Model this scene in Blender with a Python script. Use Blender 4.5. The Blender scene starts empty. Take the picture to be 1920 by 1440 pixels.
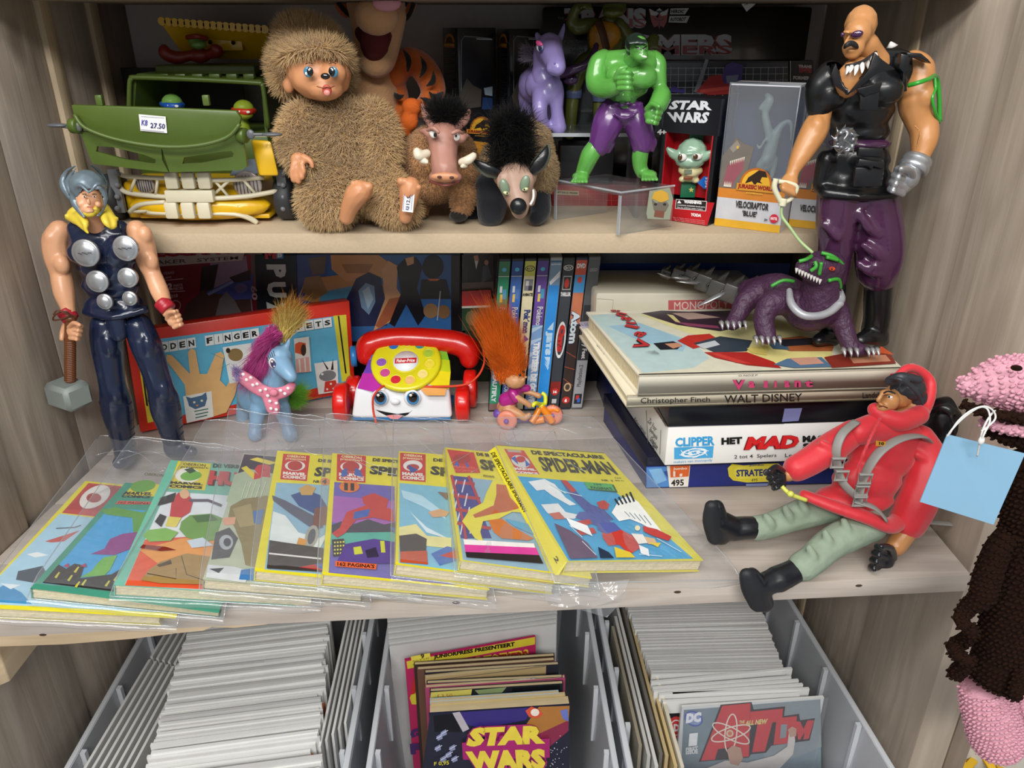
import bpy,bmesh,math,random
import numpy as np
from mathutils import Vector,Matrix,Euler
random.seed(7);RNG=np.random.default_rng(7)
SC=0.01
scene=bpy.context.scene
COL=scene.collection
# ------------------------------------------------------------------ camera
CAMZ,PITCH,F=142.5,math.radians(25.0),1442.0
cam_data=bpy.data.cameras.new('camera');cam=bpy.data.objects.new('camera',cam_data);COL.objects.link(cam)
cam.location=(0,0,CAMZ*SC);cam.rotation_euler=(math.pi/2-PITCH,0,0)
cam_data.sensor_width=36;cam_data.lens=36*F/1920;cam_data.clip_start=0.01
scene.camera=cam
# ------------------------------------------------------------------ light
w=bpy.data.worlds.new('world');scene.world=w;w.use_nodes=True
bg=w.node_tree.nodes['Background'];bg.inputs[0].default_value=(0.93,0.96,1.0,1);bg.inputs[1].default_value=0.27
def area_lamp(name,loc,target,sx,sy,power,col=(1,0.98,0.95)):
    l=bpy.data.lights.new(name,'AREA');l.shape='RECTANGLE';l.size=sx*SC;l.size_y=sy*SC;l.energy=power;l.color=col
    o=bpy.data.objects.new(name,l);COL.objects.link(o)
    o.location=Vector(loc)*SC
    o.rotation_euler=(Vector(target)-Vector(loc)).to_track_quat('-Z','Y').to_euler()
    o['kind']='helper'
    return o
area_lamp('ceiling_lamp',(-40,-30,262),(0,75,110),130,30,13)
area_lamp('ceiling_lamp',(-20,-150,262),(0,75,115),200,40,40)
scene.view_settings.view_transform='Standard';scene.view_settings.look='None'
scene.view_settings.gamma=1;scene.view_settings.use_curve_mapping=False
scene.view_settings.exposure=0.48
scene.cycles.transparent_max_bounces=20
# ------------------------------------------------------------------ from a photograph pixel to a point in the room
FW=np.array([0,math.cos(PITCH),-math.sin(PITCH)]);UP=np.array([0,math.sin(PITCH),math.cos(PITCH)])
CAM=np.array([0,0,CAMZ])
def ray(x,y):return np.array([(x-960)/F,0,0])+UP*((720-y)/F)+FW
def PY(x,y,Y):
    r=ray(x,y);return CAM+r*(Y/r[1])
def PZ(x,y,Z):
    r=ray(x,y);return CAM+r*((Z-CAMZ)/r[2])
def PP(x,y,pl):
    r=ray(x,y);o,n=pl
    return CAM+r*(np.dot(o-CAM,n)/np.dot(r,n))
def plane3(a,b,c):
    a,b,c=map(np.array,(a,b,c));n=np.cross(b-a,c-a);return a,n/np.linalg.norm(n)
def PX(x,y,X):
    r=ray(x,y);return CAM+r*(X/r[0])
def dep(p):return float(np.dot(np.array(p)-CAM,FW))
def cm(px,p):return px*dep(p)/F
def V(*a):return np.array(a,dtype=float)
def nrm(v):v=np.array(v,dtype=float);return v/max(1e-9,np.linalg.norm(v))
# ------------------------------------------------------------------ materials
def s2l(c):
    return tuple((x/12.92 if x<=0.04045 else((x+0.055)/1.055)**2.4)for x in c)
def hexc(h):
    h=h.lstrip('#');return s2l(tuple(int(h[i:i+2],16)/255 for i in(0,2,4)))
_M={}
def mat(name,col,rough=0.4,metal=0.0,vary=0.06,bump=0.0,nscale=60,coat=0.0,trans=0.0,sss=0.0,spec=0.5,alpha=1.0,sheen=0.0):
    if name in _M:return _M[name]
    m=bpy.data.materials.new(name);m.use_nodes=True;nt=m.node_tree;N=nt.nodes;L=nt.links
    b=N['Principled BSDF']
    if isinstance(col,str):col=hexc(col)
    tc=N.new('ShaderNodeTexCoord');nz=N.new('ShaderNodeTexNoise');nz.inputs['Scale'].default_value=nscale;nz.inputs['Detail'].default_value=4
    L.new(tc.outputs['Object'],nz.inputs['Vector'])
    mx=N.new('ShaderNodeMix');mx.data_type='RGBA'
    mx.inputs[6].default_value=tuple(max(0,c*(1-vary))for c in col)+(1,);mx.inputs[7].default_value=tuple(min(1,c*(1+vary))for c in col)+(1,)
    L.new(nz.outputs['Fac'],mx.inputs[0]);L.new(mx.outputs[2],b.inputs['Base Color'])
    mr=N.new('ShaderNodeMapRange');mr.inputs['To Min'].default_value=max(0,rough-0.05);mr.inputs['To Max'].default_value=min(1,rough+0.06)
    L.new(nz.outputs['Fac'],mr.inputs['Value']);L.new(mr.outputs[0],b.inputs['Roughness'])
    b.inputs['Metallic'].default_value=metal
    b.inputs['Coat Weight'].default_value=coat;b.inputs['Coat Roughness'].default_value=0.08
    b.inputs['Transmission Weight'].default_value=trans
    b.inputs['Specular IOR Level'].default_value=spec
    b.inputs['Sheen Weight'].default_value=sheen
    if alpha<1:b.inputs['Alpha'].default_value=alpha
    if sss:
        b.inputs['Subsurface Weight'].default_value=sss;b.inputs['Subsurface Radius'].default_value=(0.01,0.004,0.002);b.inputs['Subsurface Scale'].default_value=0.3
    if bump:
        bp=N.new('ShaderNodeBump');bp.inputs['Strength'].default_value=bump;bp.inputs['Distance'].default_value=0.002
        L.new(nz.outputs['Fac'],bp.inputs['Height']);L.new(bp.outputs[0],b.inputs['Normal'])
    _M[name]=m;return m
def ink(name='ink',rough=0.3,coat=0.0):
    if name in _M:return _M[name]
    m=bpy.data.materials.new(name);m.use_nodes=True;nt=m.node_tree;N=nt.nodes;L=nt.links;b=N['Principled BSDF']
    a=N.new('ShaderNodeAttribute');a.attribute_name='Col'
    nz=N.new('ShaderNodeTexNoise');nz.inputs['Scale'].default_value=90
    tc=N.new('ShaderNodeTexCoord');L.new(tc.outputs['Object'],nz.inputs['Vector'])
    mr=N.new('ShaderNodeMapRange');mr.inputs['To Min'].default_value=0.86;mr.inputs['To Max'].default_value=1.1;L.new(nz.outputs['Fac'],mr.inputs['Value'])
    mu=N.new('ShaderNodeVectorMath');mu.operation='SCALE';L.new(a.outputs['Color'],mu.inputs[0]);L.new(mr.outputs[0],mu.inputs['Scale'])
    L.new(mu.outputs[0],b.inputs['Base Color']);b.inputs['Roughness'].default_value=rough;b.inputs['Coat Weight'].default_value=coat
    _M[name]=m;return m
def clear_mat(name,tint=(0.96,0.97,0.98),gloss=0.06,rough=0.08,haze=0.04,bump=0.0,bscale=18,fres=1.35):
    if name in _M:return _M[name]
    m=bpy.data.materials.new(name);m.use_nodes=True;nt=m.node_tree;N=nt.nodes;L=nt.links
    N.remove(N['Principled BSDF']);out=[n for n in N if n.type=='OUTPUT_MATERIAL'][0]
    tr=N.new('ShaderNodeBsdfTransparent');tr.inputs[0].default_value=tint+(1,)
    gl=N.new('ShaderNodeBsdfGlossy');gl.inputs['Roughness'].default_value=rough
    df=N.new('ShaderNodeBsdfDiffuse');df.inputs[0].default_value=(0.85,0.87,0.9,1)
    fr=N.new('ShaderNodeLayerWeight');fr.inputs['Blend'].default_value=0.5
    pw=N.new('ShaderNodeMath');pw.operation='POWER';pw.inputs[1].default_value=4.0;L.new(fr.outputs['Facing'],pw.inputs[0])
    sc_=N.new('ShaderNodeMath');sc_.operation='MULTIPLY';sc_.inputs[1].default_value=fres-1.0;L.new(pw.outputs[0],sc_.inputs[0])
    ad=N.new('ShaderNodeMath');ad.operation='ADD';ad.inputs[1].default_value=gloss+0.03;ad.use_clamp=True;L.new(sc_.outputs[0],ad.inputs[0])
    m1=N.new('ShaderNodeMixShader');m1.inputs[0].default_value=haze;L.new(tr.outputs[0],m1.inputs[1]);L.new(df.outputs[0],m1.inputs[2])
    m2=N.new('ShaderNodeMixShader');L.new(ad.outputs[0],m2.inputs[0]);L.new(m1.outputs[0],m2.inputs[1]);L.new(gl.outputs[0],m2.inputs[2])
    L.new(m2.outputs[0],out.inputs[0])
    if bump:
        tc=N.new('ShaderNodeTexCoord');nz=N.new('ShaderNodeTexNoise');nz.inputs['Scale'].default_value=bscale;nz.inputs['Detail'].default_value=3;nz.inputs['Distortion'].default_value=1.2
        L.new(tc.outputs['Object'],nz.inputs['Vector'])
        bp=N.new('ShaderNodeBump');bp.inputs['Strength'].default_value=bump;bp.inputs['Distance'].default_value=0.01
        L.new(nz.outputs['Fac'],bp.inputs['Height']);L.new(bp.outputs[0],gl.inputs['Normal'])
    _M[name]=m;return m
def wood(name,base,dark,axis='z',scale=1.0,rough=0.62,knots=True,worn=None):
    if name in _M:return _M[name]
    m=bpy.data.materials.new(name);m.use_nodes=True;nt=m.node_tree;N=nt.nodes;L=nt.links;b=N['Principled BSDF']
    if isinstance(base,str):base=hexc(base)
    if isinstance(dark,str):dark=hexc(dark)
    tc=N.new('ShaderNodeTexCoord');oi=N.new('ShaderNodeObjectInfo')
    va=N.new('ShaderNodeVectorMath');va.operation='ADD';L.new(tc.outputs['Object'],va.inputs[0])
    cr=N.new('ShaderNodeVectorMath');cr.operation='SCALE';cr.inputs['Scale'].default_value=7.0
    cb=N.new('ShaderNodeCombineXYZ');L.new(oi.outputs['Random'],cb.inputs[0]);L.new(oi.outputs['Random'],cb.inputs[1]);L.new(oi.outputs['Random'],cb.inputs[2])
    L.new(cb.outputs[0],cr.inputs[0]);L.new(cr.outputs[0],va.inputs[1])
    mp=N.new('ShaderNodeMapping');s={'z':(30,30,1.6),'x':(1.6,30,30),'y':(30,1.6,30)}[axis]
    mp.inputs['Scale'].default_value=tuple(q*scale for q in s);L.new(va.outputs[0],mp.inputs['Vector'])
    n1=N.new('ShaderNodeTexNoise');n1.inputs['Scale'].default_value=2.2;n1.inputs['Detail'].default_value=7;n1.inputs['Distortion'].default_value=0.5;L.new(mp.outputs[0],n1.inputs['Vector'])
    mp2=N.new('ShaderNodeMapping');mp2.inputs['Scale'].default_value=tuple((q*0.22 if q>5 else q*1.2)*scale for q in s);L.new(va.outputs[0],mp2.inputs['Vector'])
    n2=N.new('ShaderNodeTexNoise');n2.inputs['Scale'].default_value=1.4;n2.inputs['Detail'].default_value=3;L.new(mp2.outputs[0],n2.inputs['Vector'])
    wv=N.new('ShaderNodeMath');wv.operation='SINE'
    mu=N.new('ShaderNodeMath');mu.operation='MULTIPLY';mu.inputs[1].default_value=62.0;L.new(n2.outputs['Fac'],mu.inputs[0]);L.new(mu.outputs[0],wv.inputs[0])
    r1=N.new('ShaderNodeMapRange');r1.inputs['From Min'].default_value=-1;r1.inputs['From Max'].default_value=1;r1.inputs['To Min'].default_value=0;r1.inputs['To Max'].default_value=0.22;L.new(wv.outputs[0],r1.inputs['Value'])
    r2=N.new('ShaderNodeMapRange');r2.inputs['From Min'].default_value=0.35;r2.inputs['From Max'].default_value=0.75;r2.inputs['To Max'].default_value=0.6;L.new(n1.outputs['Fac'],r2.inputs['Value'])
    sm=N.new('ShaderNodeMath');sm.operation='ADD';L.new(r1.outputs[0],sm.inputs[0]);L.new(r2.outputs[0],sm.inputs[1])
    if knots:
        vo=N.new('ShaderNodeTexVoronoi');vo.inputs['Scale'].default_value=1.0
        mp3=N.new('ShaderNodeMapping');mp3.inputs['Scale'].default_value=tuple((9.0 if q>5 else 4.5)for q in s);L.new(va.outputs[0],mp3.inputs['Vector']);L.new(mp3.outputs[0],vo.inputs['Vector'])
        kr=N.new('ShaderNodeMapRange');kr.inputs['From Min'].default_value=0.04;kr.inputs['From Max'].default_value=0.13;kr.inputs['To Min'].default_value=0.85;kr.inputs['To Max'].default_value=0;L.new(vo.outputs['Distance'],kr.inputs['Value'])
        s2=N.new('ShaderNodeMath');s2.operation='ADD';s2.use_clamp=True;L.new(sm.outputs[0],s2.inputs[0]);L.new(kr.outputs[0],s2.inputs[1]);sm=s2
    mx=N.new('ShaderNodeMix');mx.data_type='RGBA';mx.inputs[6].default_value=base+(1,);mx.inputs[7].default_value=dark+(1,);L.new(sm.outputs[0],mx.inputs[0])
    last=mx.outputs[2]
    n3=N.new('ShaderNodeTexNoise');n3.inputs['Scale'].default_value=5;n3.inputs['Detail'].default_value=5;L.new(va.outputs[0],n3.inputs['Vector'])
    r3=N.new('ShaderNodeMapRange');r3.inputs['From Min'].default_value=0.52;r3.inputs['From Max'].default_value=0.68;r3.inputs['To Max'].default_value=0.5;L.new(n3.outputs['Fac'],r3.inputs['Value'])
    m3=N.new('ShaderNodeMix');m3.data_type='RGBA';L.new(r3.outputs[0],m3.inputs[0]);L.new(last,m3.inputs[6]);m3.inputs[7].default_value=(worn or tuple(c*0.8 for c in base))+(1,)
    L.new(m3.outputs[2],b.inputs['Base Color']);b.inputs['Roughness'].default_value=rough
    bp=N.new('ShaderNodeBump');bp.inputs['Strength'].default_value=0.35;bp.inputs['Distance'].default_value=0.002;bp.invert=True;L.new(sm.outputs[0],bp.inputs['Height']);L.new(bp.outputs[0],b.inputs['Normal'])
    _M[name]=m;return m
# ------------------------------------------------------------------ things and parts
class Thing:
    def __init__(s,name,label,cat,base,group=None,kind=None):
        s.o=bpy.data.objects.new(name,None);COL.objects.link(s.o)
        s.base=V(*base);s.o.location=Vector(s.base)*SC;s.o.empty_display_size=0.02
        if label:s.o['label']=label
        if cat:s.o['category']=cat
        if group:s.o['group']=group
        if kind:s.o['kind']=kind
class Sub:
    def __init__(s,o,base):s.o=o;s.base=base
def link(name,me,m,parent=None,label=None,cat=None,group=None,kind=None,base=None,smooth=False,mats=None):
    """me: mesh whose vertices are in absolute centimetres"""
    if parent is not None:base=parent.base
    if base is None:
        co=np.empty(len(me.vertices)*3);me.vertices.foreach_get('co',co);co=co.reshape(-1,3)
        base=V((co[:,0].min()+co[:,0].max())/2,(co[:,1].min()+co[:,1].max())/2,co[:,2].min())if len(co)else V(0,0,0)
    base=V(*base)
    me.transform(Matrix.Scale(SC,4)@Matrix.Translation(Vector(-base)))
    o=bpy.data.objects.new(name,me);COL.objects.link(o);me.name=name
    for q in(mats or[m]):
        if q is not None:me.materials.append(q)
    if parent is not None:o.parent=parent.o
    if parent is None or not isinstance(parent,(Thing,Sub)):o.location=Vector(base)*SC
    for k,v in(('label',label),('category',cat),('group',group),('kind',kind)):
        if v:o[k]=v
    if smooth and len(me.polygons):me.polygons.foreach_set('use_smooth',[True]*len(me.polygons))
    return Sub(o,base)
def auto_smooth(me,ang=35):
    try:me.set_sharp_from_angle(angle=math.radians(ang))
    except Exception:pass
class G:
    def __init__(s):s.v=[];s.f=[];s.c=[];s.mi=[]
    def add(s,vs,fs,col=None,mi=0):
        n=len(s.v);s.v.extend([tuple(p)for p in vs]);s.f.extend([tuple(i+n for i in f)for f in fs])
        s.c.extend([col]*len(fs));s.mi.extend([mi]*len(fs));return s
    def mesh(s,bevel=0,seg=2,angle=30):
        me=bpy.data.meshes.new('m');me.from_pydata(s.v,[],s.f);me.update()
        if any(c is not None for c in s.c):
            a=me.color_attributes.new('Col','FLOAT_COLOR','CORNER')
            buf=[]
            for f,c in zip(s.f,s.c):
                c=c or(0.5,0.5,0.5)
                buf.extend((c[0],c[1],c[2],1.0)*len(f))
            a.data.foreach_set('color',buf)
        if any(s.mi):me.polygons.foreach_set('material_index',s.mi)
        if bevel:
            bm=bmesh.new();bm.from_mesh(me)
            bmesh.ops.remove_doubles(bm,verts=bm.verts,dist=1e-4)
            bmesh.ops.recalc_face_normals(bm,faces=bm.faces)
            es=[e for e in bm.edges if len(e.link_faces)==2 and e.calc_face_angle(0)>math.radians(angle)]
            bmesh.ops.bevel(bm,geom=es,offset=bevel,segments=seg,profile=0.5,affect='EDGES',clamp_overlap=True)
            bm.to_mesh(me);bm.free()
            me.polygons.foreach_set('use_smooth',[True]*len(me.polygons));auto_smooth(me,40)
        return me
    def put(s,name,m,parent=None,bevel=0,seg=2,**kw):
        me=s.mesh(bevel,seg);return link(name,me,m,parent,**kw)
    def obox(s,p,ex,ey,ez,**k):
        p,ex,ey,ez=map(lambda q:np.array(q,float),(p,ex,ey,ez))
        vs=[p,p+ex,p+ex+ey,p+ey,p+ez,p+ex+ez,p+ex+ey+ez,p+ey+ez]
        fs=[(0,3,2,1),(4,5,6,7),(0,1,5,4),(1,2,6,5),(2,3,7,6),(3,0,4,7)]
        if np.dot(np.cross(ex,ey),ez)<0:fs=[f[::-1]for f in fs]
        return s.add(vs,fs,**k)
    def box(s,c,size,rz=0,rx=0,ry=0,**k):
        R=np.array(Euler((rx,ry,rz)).to_matrix());h=np.array(size)/2.0
        ex,ey,ez=R[:,0]*size[0],R[:,1]*size[1],R[:,2]*size[2]
        return s.obox(np.array(c)-(ex+ey+ez)/2,ex,ey,ez,**k)
    def hexa(s,lo,hi,**k):
        n=len(lo);vs=list(lo)+list(hi)
        fs=[tuple(range(n))[::-1],tuple(range(n,2*n))]+[(i,(i+1)%n,(i+1)%n+n,i+n)for i in range(n)]
        return s.add(vs,fs,**k)
    def prism(s,pts,n,**k):
        n=np.array(n,float);return s.hexa([np.array(p)for p in pts],[np.array(p)+n for p in pts],**k)
    def tube(s,pts,r,sides=10,closed=False,cap=True,flat=None,**k):
        P=[np.array(p,float)for p in pts];m=len(P)
        if not hasattr(r,'__len__'):r=[r]*m
        vs=[];fs=[];up=None
        for i in range(m):
            if closed:t=nrm(P[(i+1)%m]-P[i-1])
            else:t=nrm(P[min(i+1,m-1)]-P[max(i-1,0)])
            if up is None:
                up=np.array([0,0,1.0])if abs(t[2])<0.9 else np.array([1.0,0,0])
            a=nrm(np.cross(t,up));b_=np.cross(a,t);up=b_
            for q in range(sides):
                th=2*math.pi*q/sides
                vs.append(P[i]+r[i]*(math.cos(th)*a+math.sin(th)*b_*(flat or 1)))
        mm=m if closed else m-1
        for i in range(mm):
            for q in range(sides):
                a0=i*sides+q;a1=i*sides+(q+1)%sides;j=((i+1)%m)*sides
                fs.append((a0,a1,j+(q+1)%sides,j+q))
        if not closed and cap:fs.append(tuple(range(sides))[::-1]);fs.append(tuple(range((m-1)*sides,m*sides)))
        return s.add(vs,fs,**k)
    def lathe(s,prof,c,ax=(0,0,1),n=28,**k):
        ax=nrm(ax);t=np.array([1.0,0,0])if abs(ax[0])<0.8 else np.array([0,1.0,0])
        a=nrm(np.cross(ax,t));b_=np.cross(ax,a);c=np.array(c,float);vs=[];fs=[]
        for(r,h)in prof:
            for q in range(n):
                th=2*math.pi*q/n;vs.append(c+ax*h+r*(math.cos(th)*a+math.sin(th)*b_))
        for i in range(len(prof)-1):
            for q in range(n):fs.append((i*n+q,i*n+(q+1)%n,(i+1)*n+(q+1)%n,(i+1)*n+q))
        if prof[0][0]>1e-6:fs.append(tuple(range(n))[::-1])
        if prof[-1][0]>1e-6:fs.append(tuple(range((len(prof)-1)*n,len(prof)*n)))
        return s.add(vs,fs,**k)
    def ball(s,c,r,n=14,m=9,R=None,**k):
        c=np.array(c,float);r=np.array(r if hasattr(r,'__len__')else(r,r,r),float);vs=[];fs=[]
        for i in range(m+1):
            ph=math.pi*i/m
            for q in range(n):
                th=2*math.pi*q/n;d=np.array([math.sin(ph)*math.cos(th),math.sin(ph)*math.sin(th),math.cos(ph)])*r
                if R is not None:d=R@d
                vs.append(c+d)
        for i in range(m):
            for q in range(n):fs.append((i*n+q,(i+1)*n+q,(i+1)*n+(q+1)%n,i*n+(q+1)%n))
        return s.add(vs,fs,**k)
    def grid(s,fn,nu,nv,**k):
        vs=[fn(i/nu,j/nv)for j in range(nv+1)for i in range(nu+1)]
        fs=[(j*(nu+1)+i,j*(nu+1)+i+1,(j+1)*(nu+1)+i+1,(j+1)*(nu+1)+i)for j in range(nv)for i in range(nu)]
        return s.add(vs,fs,**k)
def rotm(rx=0,ry=0,rz=0):return np.array(Euler((math.radians(rx),math.radians(ry),math.radians(rz))).to_matrix())
def spline(pts,n=6):
    P=[np.array(p,float)for p in pts];out=[]
    if len(P)<3:n=max(n,1)
    for i in range(len(P)-1):
        p0,p1,p2,p3=P[max(i-1,0)],P[i],P[i+1],P[min(i+2,len(P)-1)]
        for q in range(n):
            t=q/n;out.append(0.5*((2*p1)+(-p0+p2)*t+(2*p0-5*p1+4*p2-p3)*t*t+(-p0+3*p1-3*p2+p3)*t**3))
    out.append(P[-1]);return out
_bm=bmesh.new();bmesh.ops.create_icosphere(_bm,subdivisions=2,radius=1);_bm.verts.ensure_lookup_table()
ICO_V=np.array([v.co[:]for v in _bm.verts]);ICO_F=np.array([[v.index for v in f.verts]for f in _bm.faces]);_bm.free()
class Blob:
    def __init__(s):s.V=[];s.F=[];s.n=0
    def _a(s,v,f):s.V.append(v);s.F.append(f+s.n);s.n+=len(v)
    def ell(s,c,r,R=None):
        r=np.array(r if hasattr(r,'__len__')else(r,r,r),float);v=ICO_V*r
        if R is not None:v=v@np.array(R).T
        s._a(v+np.array(c,float),ICO_F);return s
    def chain(s,pts,fl=1.0,n=5):
        Q=spline(pts,n)if len(pts)>2 else spline(pts,8)
        D=[Q[0]]
        for q in Q[1:]:
            while np.linalg.norm(q[:3]-D[-1][:3])>0.45*max(0.12,min(q[3],D[-1][3])):
                st=0.4*max(0.12,min(q[3],D[-1][3]));d=q-D[-1];D.append(D[-1]+d*min(1,st/np.linalg.norm(d[:3])))
            D.append(q)
        for q in D:s.ell(q[:3],(q[3],q[3]*fl,q[3]))
        return s
    def cyl(s,a,b,r):
        return s.chain([tuple(a)+(r,),tuple(b)+(r,)])
    def box(s,c,size,R=None):
        h=np.array(size)/2.0;v=np.array([(x,y,z)for x in(-1,1)for y in(-1,1)for z in(-1,1)],float)*h
        if R is not None:v=v@np.array(R).T
        f=np.array([(0,1,3),(0,3,2),(4,6,7),(4,7,5),(0,4,5),(0,5,1),(2,3,7),(2,7,6),(0,2,6),(0,6,4),(1,5,7),(1,7,3)])
        s._a(v+np.array(c,float),f);return s
    def mesh(s,vox=0.25,smooth=6):
        v=np.concatenate(s.V);f=np.concatenate(s.F)
        me=bpy.data.meshes.new('b');me.from_pydata(v.tolist(),[],f.tolist())
        o=bpy.data.objects.new('tmpblob',me);COL.objects.link(o)
        r=o.modifiers.new('r','REMESH');r.mode='VOXEL';r.voxel_size=vox;r.use_smooth_shade=True
        if smooth:q=o.modifiers.new('s','SMOOTH');q.factor=0.6;q.iterations=smooth
        dg=bpy.context.evaluated_depsgraph_get();ev=o.evaluated_get(dg)
        out=bpy.data.meshes.new_from_object(ev,depsgraph=dg)
        bpy.data.objects.remove(o);bpy.data.meshes.remove(me)
        if len(out.polygons):out.polygons.foreach_set('use_smooth',[True]*len(out.polygons))
        out.materials.clear()
        return out
    def put(s,name,m,parent=None,vox=0.25,smooth=6,zmax=None,**kw):
        me=s.mesh(vox,smooth)
        if zmax:
            for v in me.vertices:v.co.z=min(v.co.z,zmax)
        return link(name,me,m,parent,**kw)
# ------------------------------------------------------------------ lettering and flat print
_T={}
def text_tris(t,bold=0.0,sp=1.0):
    key=(t,bold,sp)
    if key in _T:return _T[key]
    cu=bpy.data.curves.new('t','FONT');cu.body=t;cu.resolution_u=2;cu.offset=bold;cu.space_character=sp;cu.fill_mode='FRONT'
    o=bpy.data.objects.new('t',cu);COL.objects.link(o)
    dg=bpy.context.evaluated_depsgraph_get();me=bpy.data.meshes.new_from_object(o.evaluated_get(dg),depsgraph=dg)
    v=np.array([x.co[:]for x in me.vertices]).reshape(-1,3)[:,:2];me.calc_loop_triangles()
    f=[tuple(x.vertices)for x in me.loop_triangles]
    bpy.data.objects.remove(o);bpy.data.curves.remove(cu);bpy.data.meshes.remove(me)
    if len(v):lo,hi=v.min(0),v.max(0);v=(v-lo)/np.maximum(hi-lo,1e-6)
    _T[key]=(v,f);return _T[key]
def C(c):return hexc(c)if isinstance(c,str)else c
class Print:
    """flat ink on a surface. fn maps drawing coordinates to a point, nz lifts each layer a hair off the surface"""
    def __init__(s,fn,n,lift=0.012,step=0.006):s.fn=fn;s.n=nrm(n);s.g=G();s.k=0;s.lift=lift;s.step=step
    def _h(s):s.k+=1;return s.n*(s.lift+s.step*s.k)
    def poly(s,pts,c):
        h=s._h();P=[np.array(s.fn(*p))+h for p in pts]
        if len(P)>4:
            from mathutils.geometry import tessellate_polygon
            T=tessellate_polygon([[Vector((p[0],p[1],0))for p in pts]]);s.g.add(P,[tuple(t)for t in T],col=C(c))
        else:s.g.add(P,[tuple(range(len(P)))],col=C(c))
        return s
    def rect(s,x0,y0,x1,y1,c):return s.poly([(x0,y0),(x1,y0),(x1,y1),(x0,y1)],c)
    def ell(s,x,y,rx,ry,c,n=20,a=0,t0=0,t1=360):
        ca,sa=math.cos(math.radians(a)),math.sin(math.radians(a));pts=[]
        full=(t1-t0)>=360
        for i in range(n if full else n+1):
            t=math.radians(t0+(t1-t0)*i/n);dx,dy=rx*math.cos(t),ry*math.sin(t);pts.append((x+dx*ca-dy*sa,y+dx*sa+dy*ca))
        return s.poly(pts,c)
    def line(s,pts,wd,c):
        h=s._h();vs=[];fs=[]
        for i,p in enumerate(pts):
            a=np.array(pts[max(i-1,0)],float);b=np.array(pts[min(i+1,len(pts)-1)],float);d=nrm(b-a);nn=np.array([-d[1],d[0]])*(wd[i]if hasattr(wd,'__len__')else wd)/2
            vs+=[np.array(s.fn(*(np.array(p)+nn)))+h,np.array(s.fn(*(np.array(p)-nn)))+h]
        fs=[(2*i,2*i+1,2*i+3,2*i+2)for i in range(len(pts)-1)];s.g.add(vs,fs,col=C(c));return s
    def text(s,t,quad,c,bold=0.0,sp=1.0):
        v,f=text_tris(t,bold,sp)
        if not len(v):return s
        h=s._h();tl,tr,br,bl=[np.array(q,float)for q in quad];P=[]
        for(a,b)in v:
            p=(bl*(1-a)+br*a)*(1-b)+(tl*(1-a)+tr*a)*b;P.append(np.array(s.fn(*p))+h)
        s.g.add(P,f,col=C(c));return s
    def tbox(s,t,x0,y0,x1,y1,c,bold=0.0,sl=0,sp=1.0):
        return s.text(t,[(x0+sl,y0),(x1+sl,y0),(x1,y1),(x0,y1)],c,bold,sp)
    def put(s,name,parent,m=None,**kw):return s.g.put(name,m or ink(),parent,**kw)
def frame_fn(O,U,Vv):
    O,U,Vv=map(lambda q:np.array(q,float),(O,U,Vv));return lambda a,b:O+U*a+Vv*b
def pix_fn(pl):return lambda x,y:PP(x,y,pl)
# ------------------------------------------------------------------ hair and fur as real tapered strands
def strands(roots,dirs,length,wd,seg=3,grav=0.0,curl=0.0,sides=3,rng=None,clump=None):
    rng=rng or RNG;roots=np.array(roots,float);dirs=np.array(dirs,float);n=len(roots)
    dirs/=np.maximum(1e-9,np.linalg.norm(dirs,axis=1))[:,None]
    L_=np.array(length)*np.ones(n)if not hasattr(length,'__len__')else np.array(length)
    pos=roots.copy();d=dirs.copy();rings=[pos.copy()];ds=[d.copy()]
    for k in range(seg):
        d=d+np.array([0,0,-grav])/seg+rng.normal(0,1,(n,3))*curl/seg
        d/=np.linalg.norm(d,axis=1)[:,None];pos=pos+d*(L_/seg)[:,None];rings.append(pos.copy());ds.append(d.copy())
    ref=rng.normal(0,1,(n,3));V_=[];
    for k in range(seg+1):
        a=np.cross(ds[k],ref);a/=np.maximum(1e-9,np.linalg.norm(a,axis=1))[:,None];b=np.cross(ds[k],a)
        w_=wd*(1-(k/seg)**1.5*0.92)
        for q in range(sides):
            th=2*math.pi*q/sides;V_.append(rings[k]+w_*(math.cos(th)*a+math.sin(th)*b))
    V_=np.stack(V_,1)
    m=(seg+1)*sides;fs=[]
    for k in range(seg):
        for q in range(sides):fs.append((k*sides+q,k*sides+(q+1)%sides,(k+1)*sides+(q+1)%sides,(k+1)*sides+q))
    fs=np.array(fs);Fa=(fs[None]+(np.arange(n)*m)[:,None,None]).reshape(-1,4)
    me=bpy.data.meshes.new('hair');vv=V_.reshape(-1,3);me.vertices.add(len(vv));me.vertices.foreach_set('co',vv.ravel())
    me.loops.add(len(Fa)*4);me.loops.foreach_set('vertex_index',Fa.ravel().astype(np.int32));me.polygons.add(len(Fa))
    me.polygons.foreach_set('loop_start',np.arange(len(Fa),dtype=np.int32)*4);me.update(calc_edges=True)
    me.polygons.foreach_set('use_smooth',[True]*len(Fa));return me
def surf_samples(me,n,rng=None,scale=1.0):
    """random points and normals of a mesh (its vertices still in its own units)"""
    rng=rng or RNG;me.calc_loop_triangles();T=np.array([t.vertices[:]for t in me.loop_triangles]);co=np.array([v.co[:]for v in me.vertices]);
    a,b,c=co[T[:,0]],co[T[:,1]],co[T[:,2]];cr=np.cross(b-a,c-a);ar=np.linalg.norm(cr,axis=1);idx=rng.choice(len(T),n,p=ar/ar.sum())
    u,v=rng.random(n),rng.random(n);s_=u+v>1;u[s_],v[s_]=1-u[s_],1-v[s_]
    p=a[idx]+(b-a)[idx]*u[:,None]+(c-a)[idx]*v[:,None];nn=cr[idx]/np.maximum(1e-12,ar[idx])[:,None];return p,nn
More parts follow.
